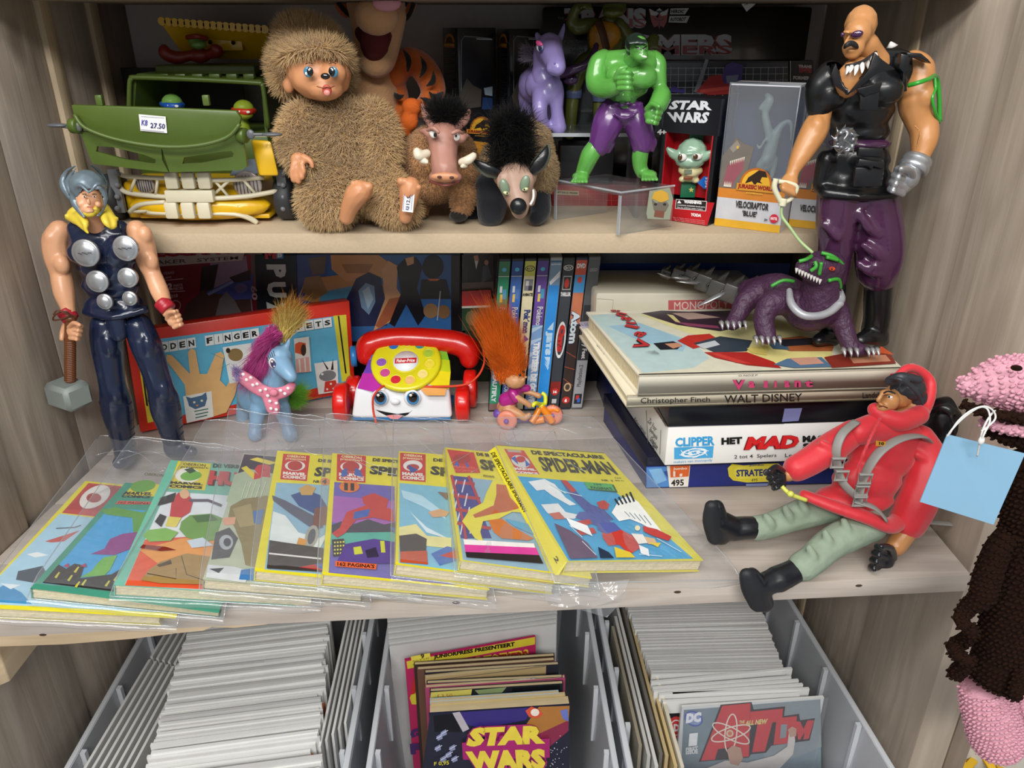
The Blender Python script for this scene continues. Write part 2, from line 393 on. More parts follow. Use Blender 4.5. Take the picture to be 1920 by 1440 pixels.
# ================================================================== the cabinet
W_L=wood('whitewashed_pine','#b4a798','#897b6d','z',worn=hexc('#a9a19a'))
W_R=wood('whitewashed_pine_warm','#b6a897','#8f8071','z',scale=0.9,worn=hexc('#a89b90'))
W_E=wood('pine_edge','#c7b598','#a48f72','z',knots=False)
W_S=wood('shelf_pine','#c6bbb0','#a09184','x',worn=hexc('#b5aca6'))
W_D=wood('side_pine_dark','#8f7f70','#655649','z')  # darker pine for the inner corner plank and the wall backing
MDF=mat('raw_mdf','#b9a68b',0.85,vary=0.1,bump=0.15,nscale=350)
GREYB=mat('grey_back_panel','#bcb4b2',0.8,vary=0.08,bump=0.25,nscale=120)
def XL(Y):return-46.2+(Y-50)*0.055
def XR(Y):return 41.2-(Y-52)*0.125
def Yl(x,y):
    Y=70.0
    for _ in range(12):Y=PX(x,y,XL(Y))[1]
    return Y
def Yr(x,y):
    Y=70.0
    for _ in range(12):Y=PX(x,y,XR(Y))[1]
    return Y
ZB,ZT=50.0,146.0
def wall(name,X,sgn,planks,m_back):
    g=G();t=3.0
    for i in range(len(planks)):pass
    Y0,Y1=planks[0][0],planks[-1][1]
    a,b=X(Y0),X(Y1)
    g.hexa([V(a+sgn*2.6,Y0,ZB-2),V(b+sgn*2.6,Y1,ZB-2),V(b+sgn*4.6,Y1,ZB-2),V(a+sgn*4.6,Y0,ZB-2)],[V(a+sgn*2.6,Y0,ZT+2),V(b+sgn*2.6,Y1,ZT+2),V(b+sgn*4.6,Y1,ZT+2),V(a+sgn*4.6,Y0,ZT+2)])
    wl=g.put(name,m_back,kind='structure')
    for(y0,y1,off,m,z0,z1)in planks:
        g=G();x0,x1=X(y0)-sgn*off,X(y1)-sgn*off;y0+=0.06;y1-=0.06
        g.hexa([V(x0,y0,z0),V(x1,y1,z0),V(x1+sgn*(2.59+off),y1,z0),V(x0+sgn*(2.59+off),y0,z0)],[V(x0,y0,z1),V(x1,y1,z1),V(x1+sgn*(2.59+off),y1,z1),V(x0+sgn*(2.59+off),y0,z1)])
        g.put('plank',m,wl,bevel=0.18)
    return wl
bl=[44.0,Yl(18,900),Yl(117,690),Yl(150,330),Yl(208,200)-0.9,Yl(208,200)+0.9,97.0]
LW=[(bl[0],bl[1],0.5,W_L),(bl[1],bl[2],0.0,W_L),(bl[2],bl[3]-1.0,0.0,W_L),(bl[3]-1.0,bl[3]+0.8,0.5,W_E),
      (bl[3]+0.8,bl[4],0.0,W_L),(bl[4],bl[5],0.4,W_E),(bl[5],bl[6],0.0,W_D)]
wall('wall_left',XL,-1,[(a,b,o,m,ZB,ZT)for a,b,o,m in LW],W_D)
br=[54.0,Yr(1760,680),Yr(1700,200),Yr(1700,200)+1.6,97.0]
RW=[(br[0],br[1],0.9,W_R),(br[1],br[2],0.0,W_R),(br[2],br[3],0.15,W_E),(br[3],br[4],0.0,W_R)]
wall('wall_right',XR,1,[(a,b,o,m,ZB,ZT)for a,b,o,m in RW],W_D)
print('planks',[round(q,1)for q in bl],[round(q,1)for q in br])
g=G();g.obox(V(-46,97.6,ZB-2),V(84,0,0),V(0,1.2,0),V(0,0,ZT-ZB+4));wb=g.put('wall_back',GREYB,kind='structure')
g=G();g.obox(V(-43.9,96.6,101),V(79.2,0,0),V(0,0.95,0),V(0,0,45));g.put('panel',GREYB,wb,bevel=0.1)
g=G();g.obox(V(-43.9,96.6,ZB),V(79.2,0,0),V(0,0.95,0),V(0,0,60));g.put('panel',GREYB,wb,bevel=0.1)
g=G();g.obox(V(-46,71,144.6),V(84.5,0,0),V(0,25.6,0),V(0,0,2));g.put('ceiling',wood('top_board','#b8aa98','#92826f','x'),kind='structure',bevel=0.1)
US_Y,US_Z=72.5,124.5
g=G();g.hexa([V(XL(US_Y)+.1,US_Y,122.6),V(36.9,US_Y,122.6),V(35.0,96.4,122.6),V(XL(96)+.1,96.4,122.6)],[V(XL(US_Y)+.1,US_Y,US_Z),V(36.9,US_Y,US_Z),V(35.0,96.4,US_Z),V(XL(96)+.1,96.4,US_Z)])
g.put('shelf_board',MDF,bevel=0.06,label='raw sandy fibreboard shelf carrying the plush animals, with a straight sawn front edge',cat='shelf')
A=PZ(-60,1168,100);B=PZ(1815,1078,100)
A[0]=XL(46)+0.15;d=nrm(B-A);fr_y=lambda x:A[1]+(x-A[0])*(B[1]-A[1])/(B[0]-A[0])
SH=Thing('shelf_board','whitewashed pine shelf with knotty splintered front edge carrying the comics and games','shelf',(0,50,98))
edges=[0,7.2,16.5,26.0,36.0,49.2]
for i in range(5):
    g=G();xs=(-45.95,B[0]+0.3);o0,o1=edges[i],edges[i+1]-0.03
    def yy(x,o):return min(96.5,fr_y(x)+o)
    xa0,xa1,xb0,xb1=max(xs[0],XL(yy(xs[0],o0))+0.6),max(xs[0],XL(yy(xs[0],o1))+0.6),min(xs[1],XR(yy(xs[1],o0))-1.0),min(xs[1],XR(yy(xs[1],o1))-1.0)
    P=[(xa0,yy(xa0,o0)),(xb0,yy(xb0,o0)),(xb1,yy(xb1,o1)),(xa1,yy(xa1,o1))]
    g.hexa([V(x,y,98.2)for x,y in P],[V(x,y,100.0)for x,y in P]);g.put('plank',W_S,SH,bevel=0.09)
tp=[PY(x,y,fr_y(PZ(x,y,98)[0])+0.1)for x,y in[(-60,1212),(120,1206),(250,1196),(330,1186),(382,1181),(398,1174),(440,1176),(500,1166)]]
g=G();up=[V(p[0],fr_y(p[0])+0.02,98.25)for p in tp];vs=[];fs=[]
for i,(a,b)in enumerate(zip(tp,up)):
    a=V(max(a[0],-45.6),fr_y(a[0])+0.02,min(a[2],98.2));b[0]=max(b[0],-45.6)
    vs+=[a,b,b+V(0,2.0,0),a+V(0,2.0,0)]
for i in range(len(tp)-1):
    for q in range(4):fs.append((4*i+q,4*i+(q+1)%4,4*i+4+(q+1)%4,4*i+4+q))
fs+=[(3,2,1,0),tuple(range(len(vs)-4,len(vs)))]
g.add(vs,fs);g.put('splintered_edge',wood('raw_pine','#cbb697','#ab9373','x',knots=False),SH)
for x,y in[(80,1190),(855,1130),(1270,1110),(1610,1098)]:
    p=PY(x,y,fr_y(PZ(x,y,99)[0])-0.02);g=G();g.ball(p,(0.32,0.08,0.13),10,6);g.put('knot',mat('knot_brown','#3b2a1f',0.8),SH)
g=G();g.hexa([V(-45.6,46,92),V(-45.6,61,92),V(-42.6,61,92),V(-42.6,48.5,92)],[V(-45.6,46,98),V(-45.6,63,98),V(-42.6,63,98),V(-42.6,48.5,98)])
g.put('shelf_cleat',wood('raw_pine_cleat','#d3bd9b','#b39a78','y',knots=False),label='pale raw pine cleat holding up the left end of the pine shelf',cat='batten',bevel=0.12)
g=G();g.obox(V(-60,20,48),V(140,0,0),V(0,78,0),V(0,0,2));g.put('floor',wood('bottom_board','#a79b8f','#85786b','x'),kind='structure')
g=G();g.obox(V(46.2,84,50),V(60,0,0),V(0,1,0),V(0,0,112));g.put('wall_back',mat('pale_neighbour_panel','#b7b3a6',0.7),kind='structure')
# ================================================================== boxes, books, film cases
CARD=lambda n,c,r=0.38,**k:mat('card_'+n,c,r,vary=0.05,nscale=40,**k)
PAGES=mat('page_block','#d9cba6',0.85,vary=0.18,bump=0.6,nscale=260)
def slab(th,name,FL,FR,BL,z,h,m,bevel=0.06,depth=None,parent=None,**kw):
    """box from three pixel corners of one horizontal face at height z; h thickness (signed)"""
    a,b,c=PZ(*FL,z),PZ(*FR,z),PZ(*BL,z);ex,ey=b-a,c-a
    if depth:ey=ey*(depth/abs(ey[1]))
    g=G();g.obox(a,ex,ey,V(0,0,h));o=g.put(name,m,th,bevel=bevel,**kw)
    return a,ex,ey,o
def fpl(a,ex,h,ey=None):
    n=nrm(np.cross(ex,V(0,0,1)));n=n if n[1]<0 else-n
    return(a,n)
# --- Stratego
th=Thing('board_game_box','worn dark blue game box with a yellow STRATEGO badge, bottom of the right stack','game box',PZ(1211,916,100),'stacked game boxes')
a,ex,ey,o=slab(th,'box',(1211,916),(1640,905),(1102,745),100.0,2.6,CARD('navy','#1d2a6e'),bevel=0.08,depth=14.5)
g=G();g.obox(a+V(-.12,-.12,2.0),ex+V(.24,0,0),ey+V(0,.2,0),V(0,0,1.7));g.put('lid',CARD('lid_black','#15182c',0.3),th,bevel=0.08)
pl=(a+V(0,-.14,0),fpl(a,ex,4)[1]);P=Print(pix_fn(pl),pl[1])
P.poly([(1211,874),(1640,862),(1640,903),(1211,914)],'#1d2b78')
P.poly([(1212,876),(1262,874),(1266,912),(1212,914)],'#4f86c4').poly([(1216,880),(1240,878),(1250,900),(1230,908)],'#7fb2dc').poly([(1244,884),(1260,880),(1258,905)],'#2c4f96')
P.poly([(1250,873),(1294,872),(1290,912),(1255,913)],'#e9e4da').poly([(1256,873),(1293,872),(1291,893),(1257,895)],'#e0672c')
P.text('Jumbo',[(1262,876),(1288,875),(1288,881),(1262,882)],'#f2ead8',0.02).poly([(1262,883),(1266,883),(1266,893),(1262,893)],'#f3e7d8').poly([(1274,888),(1279,887),(1279,892),(1274,893)],'#f3e7d8')
P.text('495',[(1258,899),(1282,898),(1282,910),(1258,911)],'#1b1a1a',0.03)
P.poly([(1364,877),(1372,869),(1394,872),(1430,869),(1458,868),(1466,874),(1462,886),(1468,892),(1458,902),(1400,904),(1374,900),(1366,892)],'#e0d23c').poly([(1376,879),(1384,875),(1450,873),(1458,880),(1456,890),(1448,895),(1384,897),(1376,890)],'#e9dd4e')
P.text('STRATEGO',[(1380,880),(1452,878),(1452,891),(1380,893)],'#1f2f78',0.04);P.text('495',[(1408,897),(1420,896),(1420,901),(1408,902)],'#3a3a30')
P.text('Jumbo',[(1404,870),(1432,869),(1432,873),(1404,874)],'#2e3a70',0.02)
P.poly([(1398,906),(1440,905),(1438,910),(1398,911)],'#7a86b2')
P.put('printed_front',th)
# --- white game box
th=Thing('board_game_box','white game box lettered CLIPPER and HET MAD in red, under the black box','game box',PZ(1246,873,103.8),'stacked game boxes')
a,ex,ey,o=slab(th,'box',(1246,873),(1690,858),(1138,712),103.85,4.2,CARD('white','#e9e8e4',0.32),bevel=0.12,depth=15)
pl=(a+V(0,-.02,0),fpl(a,ex,4)[1]);P=Print(pix_fn(pl),pl[1])
P.text('CLIPPER',[(1266,821),(1340,817),(1340,835),(1266,838)],'#3e9fd6',0.045)
P.poly([(1264,839),(1338,836),(1336,858),(1264,861)],'#4aa6da')
for k in range(5):
    q=5-k;P.ell(1301,848.5,6.2*q,2.0*q,'#e8eef0' if k%2 else '#4aa6da',22,a=-8)
for k in range(6):
    t=k*60;P.line([(1301+5*math.cos(math.radians(t+j*16))*j,848.5+1.55*math.sin(math.radians(t+j*16))*j)for j in range(1,7)],1.3,'#eef2f4')
P.text('makers van monopoly',[(1263,863),(1335,859),(1335,865),(1263,869)],'#3e9fd6')
P.text('HET',[(1352,820),(1391,818),(1391,831),(1352,833)],'#1b1b1b',0.06)
P.text('MAD',[(1402,818),(1501,814),(1493,840),(1393,843)],'#7d1418',0.075).text('MAD',[(1404,818),(1501,815),(1494,839),(1396,842)],'#d8262a',0.055)
P.text('MAGAZINE',[(1504,816),(1600,812),(1600,824),(1504,828)],'#1b1b1b',0.06);P.text('SPEL',[(1504,830),(1556,828),(1556,840),(1504,842)],'#1b1b1b',0.06)
P.text('2 tot 4  Spelers',[(1376,852),(1455,849),(1455,857),(1376,861)],'#343434',0.005);P.text('Leeftijd 8-',[(1471,849),(1530,847),(1530,855),(1471,858)],'#343434',0.005)
P.put('printed_front',th)
nl=nrm(np.cross(V(0,0,1),ey));nl=nl if nl[0]<0 else-nl;pl=(a,nl);P=Print(pix_fn(pl),nl)
for i,t in enumerate(['Zie Voor','Spelregels','Onderkant','Doos']):
    x,y=1222-i*0,783+i*17;P.text(t,[(1219+i*2,y),(1233+i*1.2,y+19),(1229+i*1.2,y+27),(1214+i*2,y+8)],'#3a3936',0.008)
P.text('Ref nr. 040360',[(1192,782),(1212,812),(1209,816),(1188,787)],'#55534f',0.004);P.line([(1212,770),(1216,838)],0.8,'#8a877f');P.line([(1240,806),(1238,852)],0.8,'#8a877f')
P.put('printed_side',th)
# --- black box
th=Thing('flat_box','black flat box with a lilac price sticker on its front edge, below the cream book','game box',PZ(1251,801,108.1),'stacked game boxes')
a,ex,ey,o=slab(th,'box',(1251,801),(1680,788),(1196,716),108.1,2.75,CARD('black','#14151c',0.22),bevel=0.08,depth=12)
pl=(a,fpl(a,ex,4)[1]);P=Print(pix_fn(pl),pl[1]);P.poly([(1471,766),(1504,765),(1497,789),(1466,791)],'#7f83b4').line([(1252,799),(1470,794)],1,'#3b3d4a');P.put('price_sticker',th)
pl=(a,nl);P=Print(pix_fn(pl),nl)
for i in range(10):P.line([(1226+i*2.2,764+i*3),(1232+i*2,770+i*3.2)],2,['#6e3d1c','#8a5524','#3a2416'][i%3])
P.put('printed_side',th)
# --- cream book
def book(name,label,cat,FL,FR,BL,ztop,h,depth,cover,grp,over=0.25):
    th=Thing(name,label,cat,PZ(*FL,ztop)-V(0,0,h),grp)
    a,b,c=PZ(*FL,ztop),PZ(*FR,ztop),PZ(*BL,ztop);ex,ey=b-a,(c-a)*(depth/abs((c-a)[1]));a0=a-V(0,0,h);t=0.22
    g=G();g.obox(a0+V(0,0,h-t),ex,ey,V(0,0,t));g.obox(a0,ex,ey,V(0,0,t));g.obox(a0,ex,nrm(ey)*t,V(0,0,h));g.put('cover',cover,th,bevel=0.07)
    g=G();e1,e2=nrm(ex),nrm(ey);g.obox(a0+V(0,0,t)+e1*over+e2*t,ex-2*over*e1,ey-e2*(t+over),V(0,0,h-2*t));g.put('pages',PAGES,th)
    return th,a,ex,ey
CREAM=CARD('cream','#efe6cc',0.35)
th,a,ex,ey=book('hardcover_book','cream hardcover book with WALT DISNEY on its spine, second from the top of the stack','book',(1177,742),(1660,727),(1078,600),112.25,1.25,17.6,CREAM,'big hardcover books')
pl=(a,fpl(a,ex,4)[1]);P=Print(pix_fn(pl),pl[1])
P.text('Christopher Finch',[(1201,746),(1331,744),(1331,756),(1201,760)],'#22201c',0.008);P.text('WALT DISNEY',[(1358,741),(1504,737),(1504,752),(1358,756)],'#22201c',0.012);P.text('Landshoff',[(1617,736),(1665,734),(1665,745),(1617,747)],'#22201c',0.008)
P.put('spine_title',th)
pl=(a,V(0,0,1));P=Print(pix_fn(pl),V(0,0,1));P.poly([(1086,604),(1103,602),(1108,614),(1091,617)],'#cfc9dc');P.text('6.50',[(1089,607),(1102,606),(1104,611),(1091,612)],'#6c70a8');P.text('Christopher Finch',[(1121,645),(1156,684),(1150,686),(1117,648)],'#57523f',0.005)
P.put('price_sticker',th)
# --- comic album on top
th,a,ex,ey=book('comic_album','cream comic album lettered Valiant, lying topmost under the purple lizard','book',(1199,703),(1692,690),(1101,587),114.4,2.1,16.6,CARD('album','#eee8d4',0.3),'big hardcover books')
TOPV=114.4
pl=(a+V(0,0,.0),V(0,0,1));P=Print(pix_fn(pl),V(0,0,1))
P.poly([(1104,590),(1385,582),(1660,660),(1690,688),(1202,701)],'#ddd9c2')
P.poly([(1106,592),(1150,588),(1210,610),(1300,640),(1330,672),(1300,690),(1206,700)],'#bcd3d2').poly([(1140,612),(1200,606),(1290,640),(1280,660),(1200,640)],'#9fc4d6')
P.poly([(1200,590),(1380,583),(1500,610),(1520,640),(1380,650),(1280,622)],'#e3dca0').poly([(1390,650),(1450,640),(1560,655),(1560,672),(1450,688),(1400,680)],'#e5d98e')
P.poly([(1203,588),(1240,583),(1290,585),(1390,583),(1395,592),(1370,600),(1400,612),(1350,622),(1270,610),(1232,598)],'#3a2a36').poly([(1260,588),(1300,587),(1350,596),(1290,600)],'#b79a8f').poly([(1262,604),(1345,612),(1350,617),(1290,612)],'#8c4560').poly([(1250,590),(1262,592),(1276,606),(1266,604)],'#d5c988')
P.poly([(1270,640),(1290,630),(1330,627),(1345,636),(1320,650),(1300,655)],'#c13228').poly([(1225,645),(1262,641),(1278,648),(1270,656),(1238,657)],'#22242c').poly([(1246,646),(1272,644),(1280,650),(1262,655)],'#c98f72').poly([(1300,645),(1350,632),(1410,640),(1400,660),(1340,662)],'#37424e').poly([(1305,648),(1340,640),(1350,648),(1320,656)],'#c7cdd0').poly([(1320,662),(1400,662),(1450,680),(1465,692),(1400,686),(1340,672)],'#b42c28').poly([(1330,664),(1345,664),(1410,684),(1380,682)],'#cf3f34').poly([(1400,655),(1440,650),(1438,668),(1410,664)],'#e2cf72')
P.poly([(1435,640),(1500,632),(1565,645),(1560,660),(1480,660)],'#b4643c').poly([(1438,642),(1470,640),(1480,658),(1450,656)],'#4c6a82').poly([(1450,686),(1475,675),(1540,672),(1560,690),(1490,692)],'#5a7896').poly([(1480,674),(1530,672),(1545,684),(1500,687)],'#d09a84').poly([(1545,672),(1600,662),(1670,668),(1680,684),(1560,692)],'#8a3226').poly([(1590,670),(1660,668),(1670,680),(1600,684)],'#c88a6a').poly([(1652,652),(1640,664),(1676,668)],'#cf5a34')
P.poly([(1452,640),(1530,636),(1540,648),(1470,652)],'#2c2a33').line([(1170+0,590),(1190,604),(1196,616)],1,'#3a2a36')
L0=[((1156,585),(1168,586),'V')]
for ch,q in zip('Valiant',[[(1185,654),(1205,662),(1229,640),(1196,636)],[(1186,630),(1200,637),(1214,628),(1196,622)],[(1170,615),(1194,620),(1200,616),(1174,611)],[(1172,609),(1190,612),(1194,608),(1174,606)],[(1162,602),(1180,606),(1186,600),(1166,596)],[(1153,594),(1170,598),(1176,592),(1158,588)],[(1140,587),(1160,590),(1164,586),(1146,584)]]):
    tl,bl_,br_,tr=q;P.text(ch,[tl,tr,br_,bl_],'#1d1a1c',0.09);P.text(ch,[tl,tr,br_,bl_],'#c23a3c',0.03)
P.text('pyrrs',[(1208,664),(1216,668),(1237,668),(1228,662)][::-1],'#5f6a6a')
P.put('cover_print',th)
pl=(a,fpl(a,ex,4)[1]);P=Print(pix_fn(pl),pl[1])
xs=[1373,1403,1432,1451,1470,1489,1508];ws=[24,12,7,5,10,12,15]
for ch,x,w_ in zip('Valiant',xs,ws):
    hh=10 if ch=='V' else 7;P.text(ch,[(x,722-hh-(x-1373)*.02),(x+w_,722-hh-(x-1373)*.02),(x+w_,722+hh*.8-(x-1373)*.02),(x,722+hh*.8-(x-1373)*.02)],'#231a20',0.1);P.text(ch,[(x,722-hh-(x-1373)*.02),(x+w_,722-hh-(x-1373)*.02),(x+w_,722+hh*.8-(x-1373)*.02),(x,722+hh*.8-(x-1373)*.02)],'#c0406a',0.045)
P.text('O.NOZ.P',[(1384,702),(1420,701),(1420,704),(1384,705)],'#3a3a3a');P.poly([(1668,700),(1678,699),(1676,711),(1667,712)],'#c8384a').poly([(1670,702),(1676,701),(1674,709),(1669,710)],'#e8dcd0')
P.put('spine_title',th)
# --- boxes behind the stack
th=Thing('board_game_box','glossy cream game box with a pink MONOPOLY band, behind the lizard tail','game box',PY(1120,600,81.2),'game boxes at the back right')
m0=PY(1118,549,81.5);m1=PY(1445,546,81.5)
g=G();g.obox(V(m0[0],81.5,109.9),V(m1[0]-m0[0],0,0),V(-1.0,9,0),V(0,0,m0[2]-109.9));g.put('box',CARD('mono','#ddd8c4',0.15,coat=0.5),th,bevel=0.35)
pl=(V(m0[0],81.5,109.9),V(0,-1,0));P=Print(pix_fn(pl),V(0,-1,0),lift=0.02);P.poly([(1253,563),(1372,561),(1380,572),(1378,600),(1253,600)],'#c9676a');P.text('MONOPOLY',[(1264,566),(1366,563),(1366,578),(1264,581)],'#ecdcd2',0.0,1.0);P.line([(1120,560),(1150,562),(1148,582)],1.0,'#b9b29a');P.put('title_band',th)
th=Thing('board_game_box','plain dark blue game box hidden under the cream monopoly box','game box',(20,81.3,100),'game boxes at the back right')
g=G();g.obox(V(m0[0]+2.2,81.7,100),V(m1[0]-m0[0]-2.2,0,0),V(-.6,8.6,0),V(0,0,9.85));g.put('box',CARD('navy2','#1a2450',0.35),th,bevel=0.1)
th=Thing('board_game_box','dark navy box standing in deep shade against the back panel behind the lizard tail','game box',(22,91.5,100),'game boxes at the back right')
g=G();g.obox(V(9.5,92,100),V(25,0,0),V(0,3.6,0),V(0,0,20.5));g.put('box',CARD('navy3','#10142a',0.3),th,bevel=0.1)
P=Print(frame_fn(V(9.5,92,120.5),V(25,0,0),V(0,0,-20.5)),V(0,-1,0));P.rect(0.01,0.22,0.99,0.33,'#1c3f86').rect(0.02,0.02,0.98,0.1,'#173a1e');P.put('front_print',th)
# --- film cases
DV=[('green film case with a cartoon series title','#2f8f6a','#3b7a52'),('blue film case with a cartoon series title','#3f6fc0','#284a8e'),('cream and lime film case marked ANIMATIE','#e4dcb4','#c8cc58'),('purple film case reading TROTSEER DE GOLF','#6a4aa0','#5a3f92'),
      ('bright blue film case lettered JETS','#2f93e6','#3a5f8a'),('dark grey film case marked THRILLER','#3b4047','#2a2d33'),('orange and blue film case lettered Atom','#4f9fd0','#d0502a'),('grey game case reading Happy Feet, at the right end of the row','#5b5d60','#3e4044')]
bx=[(907,773),(926.5,772),(947,771),(968,770),(990.5,769),(1014,768),(1037.5,768),(1061,766)]
tops=[(931,503),(955,502),(979,502),(1004,502),(1030,496),(1054,497),(1078,499),(1101,495)]
for i,(lb,c1,c2)in enumerate(DV):
    a=PZ(*bx[i],100);wv=1.38;ex=V(wv,0,0)+V(0,0.05,0);a=V(-2.9+1.44*i,83.0+0.1*i,100.05)
    hgt=19.0;ln=1.45;up=V(ln,0.35,hgt);dy=V(-.3,12.6,-0.2)
    th=Thing('film_case',lb+', in the film row' if i<7 else lb,'film case',a,'row of film cases')
    sm=mat('case_plastic_%d'%i,['#20262a','#20262a','#20262a','#20262a','#9fa6ab','#22262a','#1e2a3c','#6a6c70'][i],0.25)
    g=G();g.obox(a,ex,dy,up);g.put('case',sm,th,bevel=0.16,seg=3)
    n=nrm(np.cross(up,ex));n=n if n[1]<0 else-n
    P=Print(frame_fn(a+up,ex,-up),n,lift=0.004,step=0.004)
    P.rect(.06,.02,.94,.985,c1).rect(.06,.02,.94,.11,c2)
    def vt(t,x0,x1,y0,y1,c,b=0.03):P.text(t,[(x1,y0),(x1,y1),(x0,y1),(x0,y0)],c,b)
    if i in(0,1,3):
        P.ell(.5,.07,.18,.012,'#4fb6e0').line([(.06,.11),(.94,.11)],.003,'#e8e8e8')
        P.rect(.25,.17,.45,.21,'#dfe6ea').rect(.5,.19,.8,.25,['#4aa0c8','#5580c4','#5a86cc'][i%3]).rect(.3,.22,.5,.27,'#e8c85a')
        vt('Pokémon',.3,.85,.30,.44,'#20306a',0.08);vt('Pokémon',.32,.82,.302,.438,'#e6e0ea',0.02)
    if i==0:P.rect(.06,.5,.94,.8,'#3f7a8c');vt('BEAUTIFLY',.2,.6,.72,.93,'#dfe4ea',0.04);P.rect(.06,.94,.94,.985,'#7a5c58')
    if i==1:P.rect(.06,.42,.94,.62,'#8a5a86').rect(.06,.62,.94,.985,'#4a64b2');vt('COMPLETE',.2,.6,.8,.96,'#dfe4ea',0.04);vt('Titel',.3,.7,.45,.6,'#c84a4a',0.04)
    if i==2:
        P.ell(.5,.065,.4,.018,'#2a2a20').ell(.5,.065,.33,.013,'#d8d66a');P.text('RCV',[(.25,.058),(.75,.058),(.75,.073),(.25,.073)],'#2a2a20',0.04)
        P.rect(.15,.13,.85,.2,'#8a8a92').rect(.25,.14,.5,.17,'#e0e0e0').rect(.5,.17,.8,.2,'#3a3a44');P.text('ANIMATIE',[(.06,.215),(.92,.215),(.92,.235),(.06,.235)],'#28261e',0.05);vt('Pokémon',.3,.85,.32,.47,'#33427e',0.06);P.poly([(.5,.48),(.9,.51),(.4,.54)],'#7a4a9a');vt('DE FILM',.3,.75,.56,.7,'#b24a6a',0.04)
    if i==3:
        P.rect(.06,.42,.94,.985,'#7fa6d6')
        for k in range(6):P.poly([(.06,.44+k*.08),(.94,.42+k*.08),(.94,.43+k*.08),(.06,.47+k*.08)],'#b8d0ea')
        vt('TROTSEER DE GOLVEN',.3,.85,.53,.97,'#f0f2f6',0.07)
    if i==4:
        P.rect(.08,.03,.92,.17,'#7a9ab8').poly([(.1,.15),(.9,.08),(.9,.12),(.2,.17)],'#e6ecf0');P.text('episode',[(.1,.035),(.9,.035),(.9,.05),(.1,.05)],'#e0e4e8',.02)
        vt('JETS',.2,.8,.46,.62,'#bfe0f6',0.09);P.poly([(.3,.45),(.8,.4),(.8,.455)],'#bfe0f6').poly([(.3,.63),(.8,.68),(.8,.63)],'#bfe0f6')
        for k in range(3):P.poly([(.35,.64+k*.015),(.8,.66+k*.02),(.7,.68+k*.02)],'#a8d2f2')
    if i==5:
        P.ell(.5,.065,.4,.018,'#d8d8d8').ell(.5,.065,.33,.013,'#2a2d33');P.text('RCV',[(.25,.058),(.75,.058),(.75,.073),(.25,.073)],'#e0e0e0',0.04)
        P.rect(.18,.115,.85,.2,'#d8d0cc').rect(.22,.12,.81,.195,'#26262c').ell(.5,.16,.2,.03,'#c23a30');P.text('THRILLER',[(.08,.215),(.92,.215),(.92,.24),(.08,.24)],'#eeeeee',0.05)
        P.ell(.5,.52,.42,.12,'#dcdcdc').ell(.5,.52,.3,.1,'#3b4047');vt('Cars',.25,.8,.42,.6,'#c8302c',0.1);P.ell(.5,.63,.15,.01,'#eeeeee');P.rect(.06,.8,.94,.87,'#8a2a26');P.ell(.5,.87,.3,.025,'#c83430');P.text('16',[(.35,.86),(.65,.86),(.65,.88),(.35,.88)],'#ffffff',.05);P.rect(.3,.92,.7,.95,'#d8d8d8')
    if i==6:
        P.rect(.06,.11,.94,.22,'#4a9ad8').rect(.06,.22,.94,.42,'#c87a58').rect(.06,.42,.94,.985,'#3a2c2a');P.text('DVD',[(.15,.04),(.85,.04),(.85,.07),(.15,.07)],'#f0f0f0',.06);P.ell(.5,.14,.2,.02,'#d84a3a');vt('Atom',.1,.9,.33,.55,'#16284a',0.12);vt('Atom',.15,.85,.335,.545,'#dbe6ee',0.05)
        P.line([(.06,.6),(.94,.64)],.004,'#c0583a').line([(.06,.7),(.94,.72)],.004,'#c0583a').line([(.06,.78),(.94,.83)],.004,'#c0583a');P.ell(.5,.84,.32,.03,'#c8a882').ell(.5,.84,.2,.02,'#4a3a32');P.ell(.5,.93,.34,.024,'#c83430');P.text('6',[(.38,.92),(.6,.92),(.6,.945),(.38,.945)],'#ffffff',.05)
    if i==7:
        P.rect(.06,.02,.94,.6,'#55575b').rect(.06,.3,.94,.66,'#34353a');P.text('LEGO',[(.2,.07),(.8,.07),(.8,.09),(.2,.09)],'#a8a8ac',.02);P.rect(.06,.66,.94,.985,'#a3a4a8');vt('Happy Feet',.25,.75,.47,.65,'#e6e6e6',0.03);P.text('PlayStation.2',[(.25,.84),(.25,.69),(.7,.69),(.7,.84)],'#4a4b50',.02)
        P.rect(.18,.89,.82,.96,'#20242e').rect(.3,.9,.6,.93,'#c83a34').rect(.45,.92,.7,.95,'#3a6ac0')
    P.put('spine_print',th)
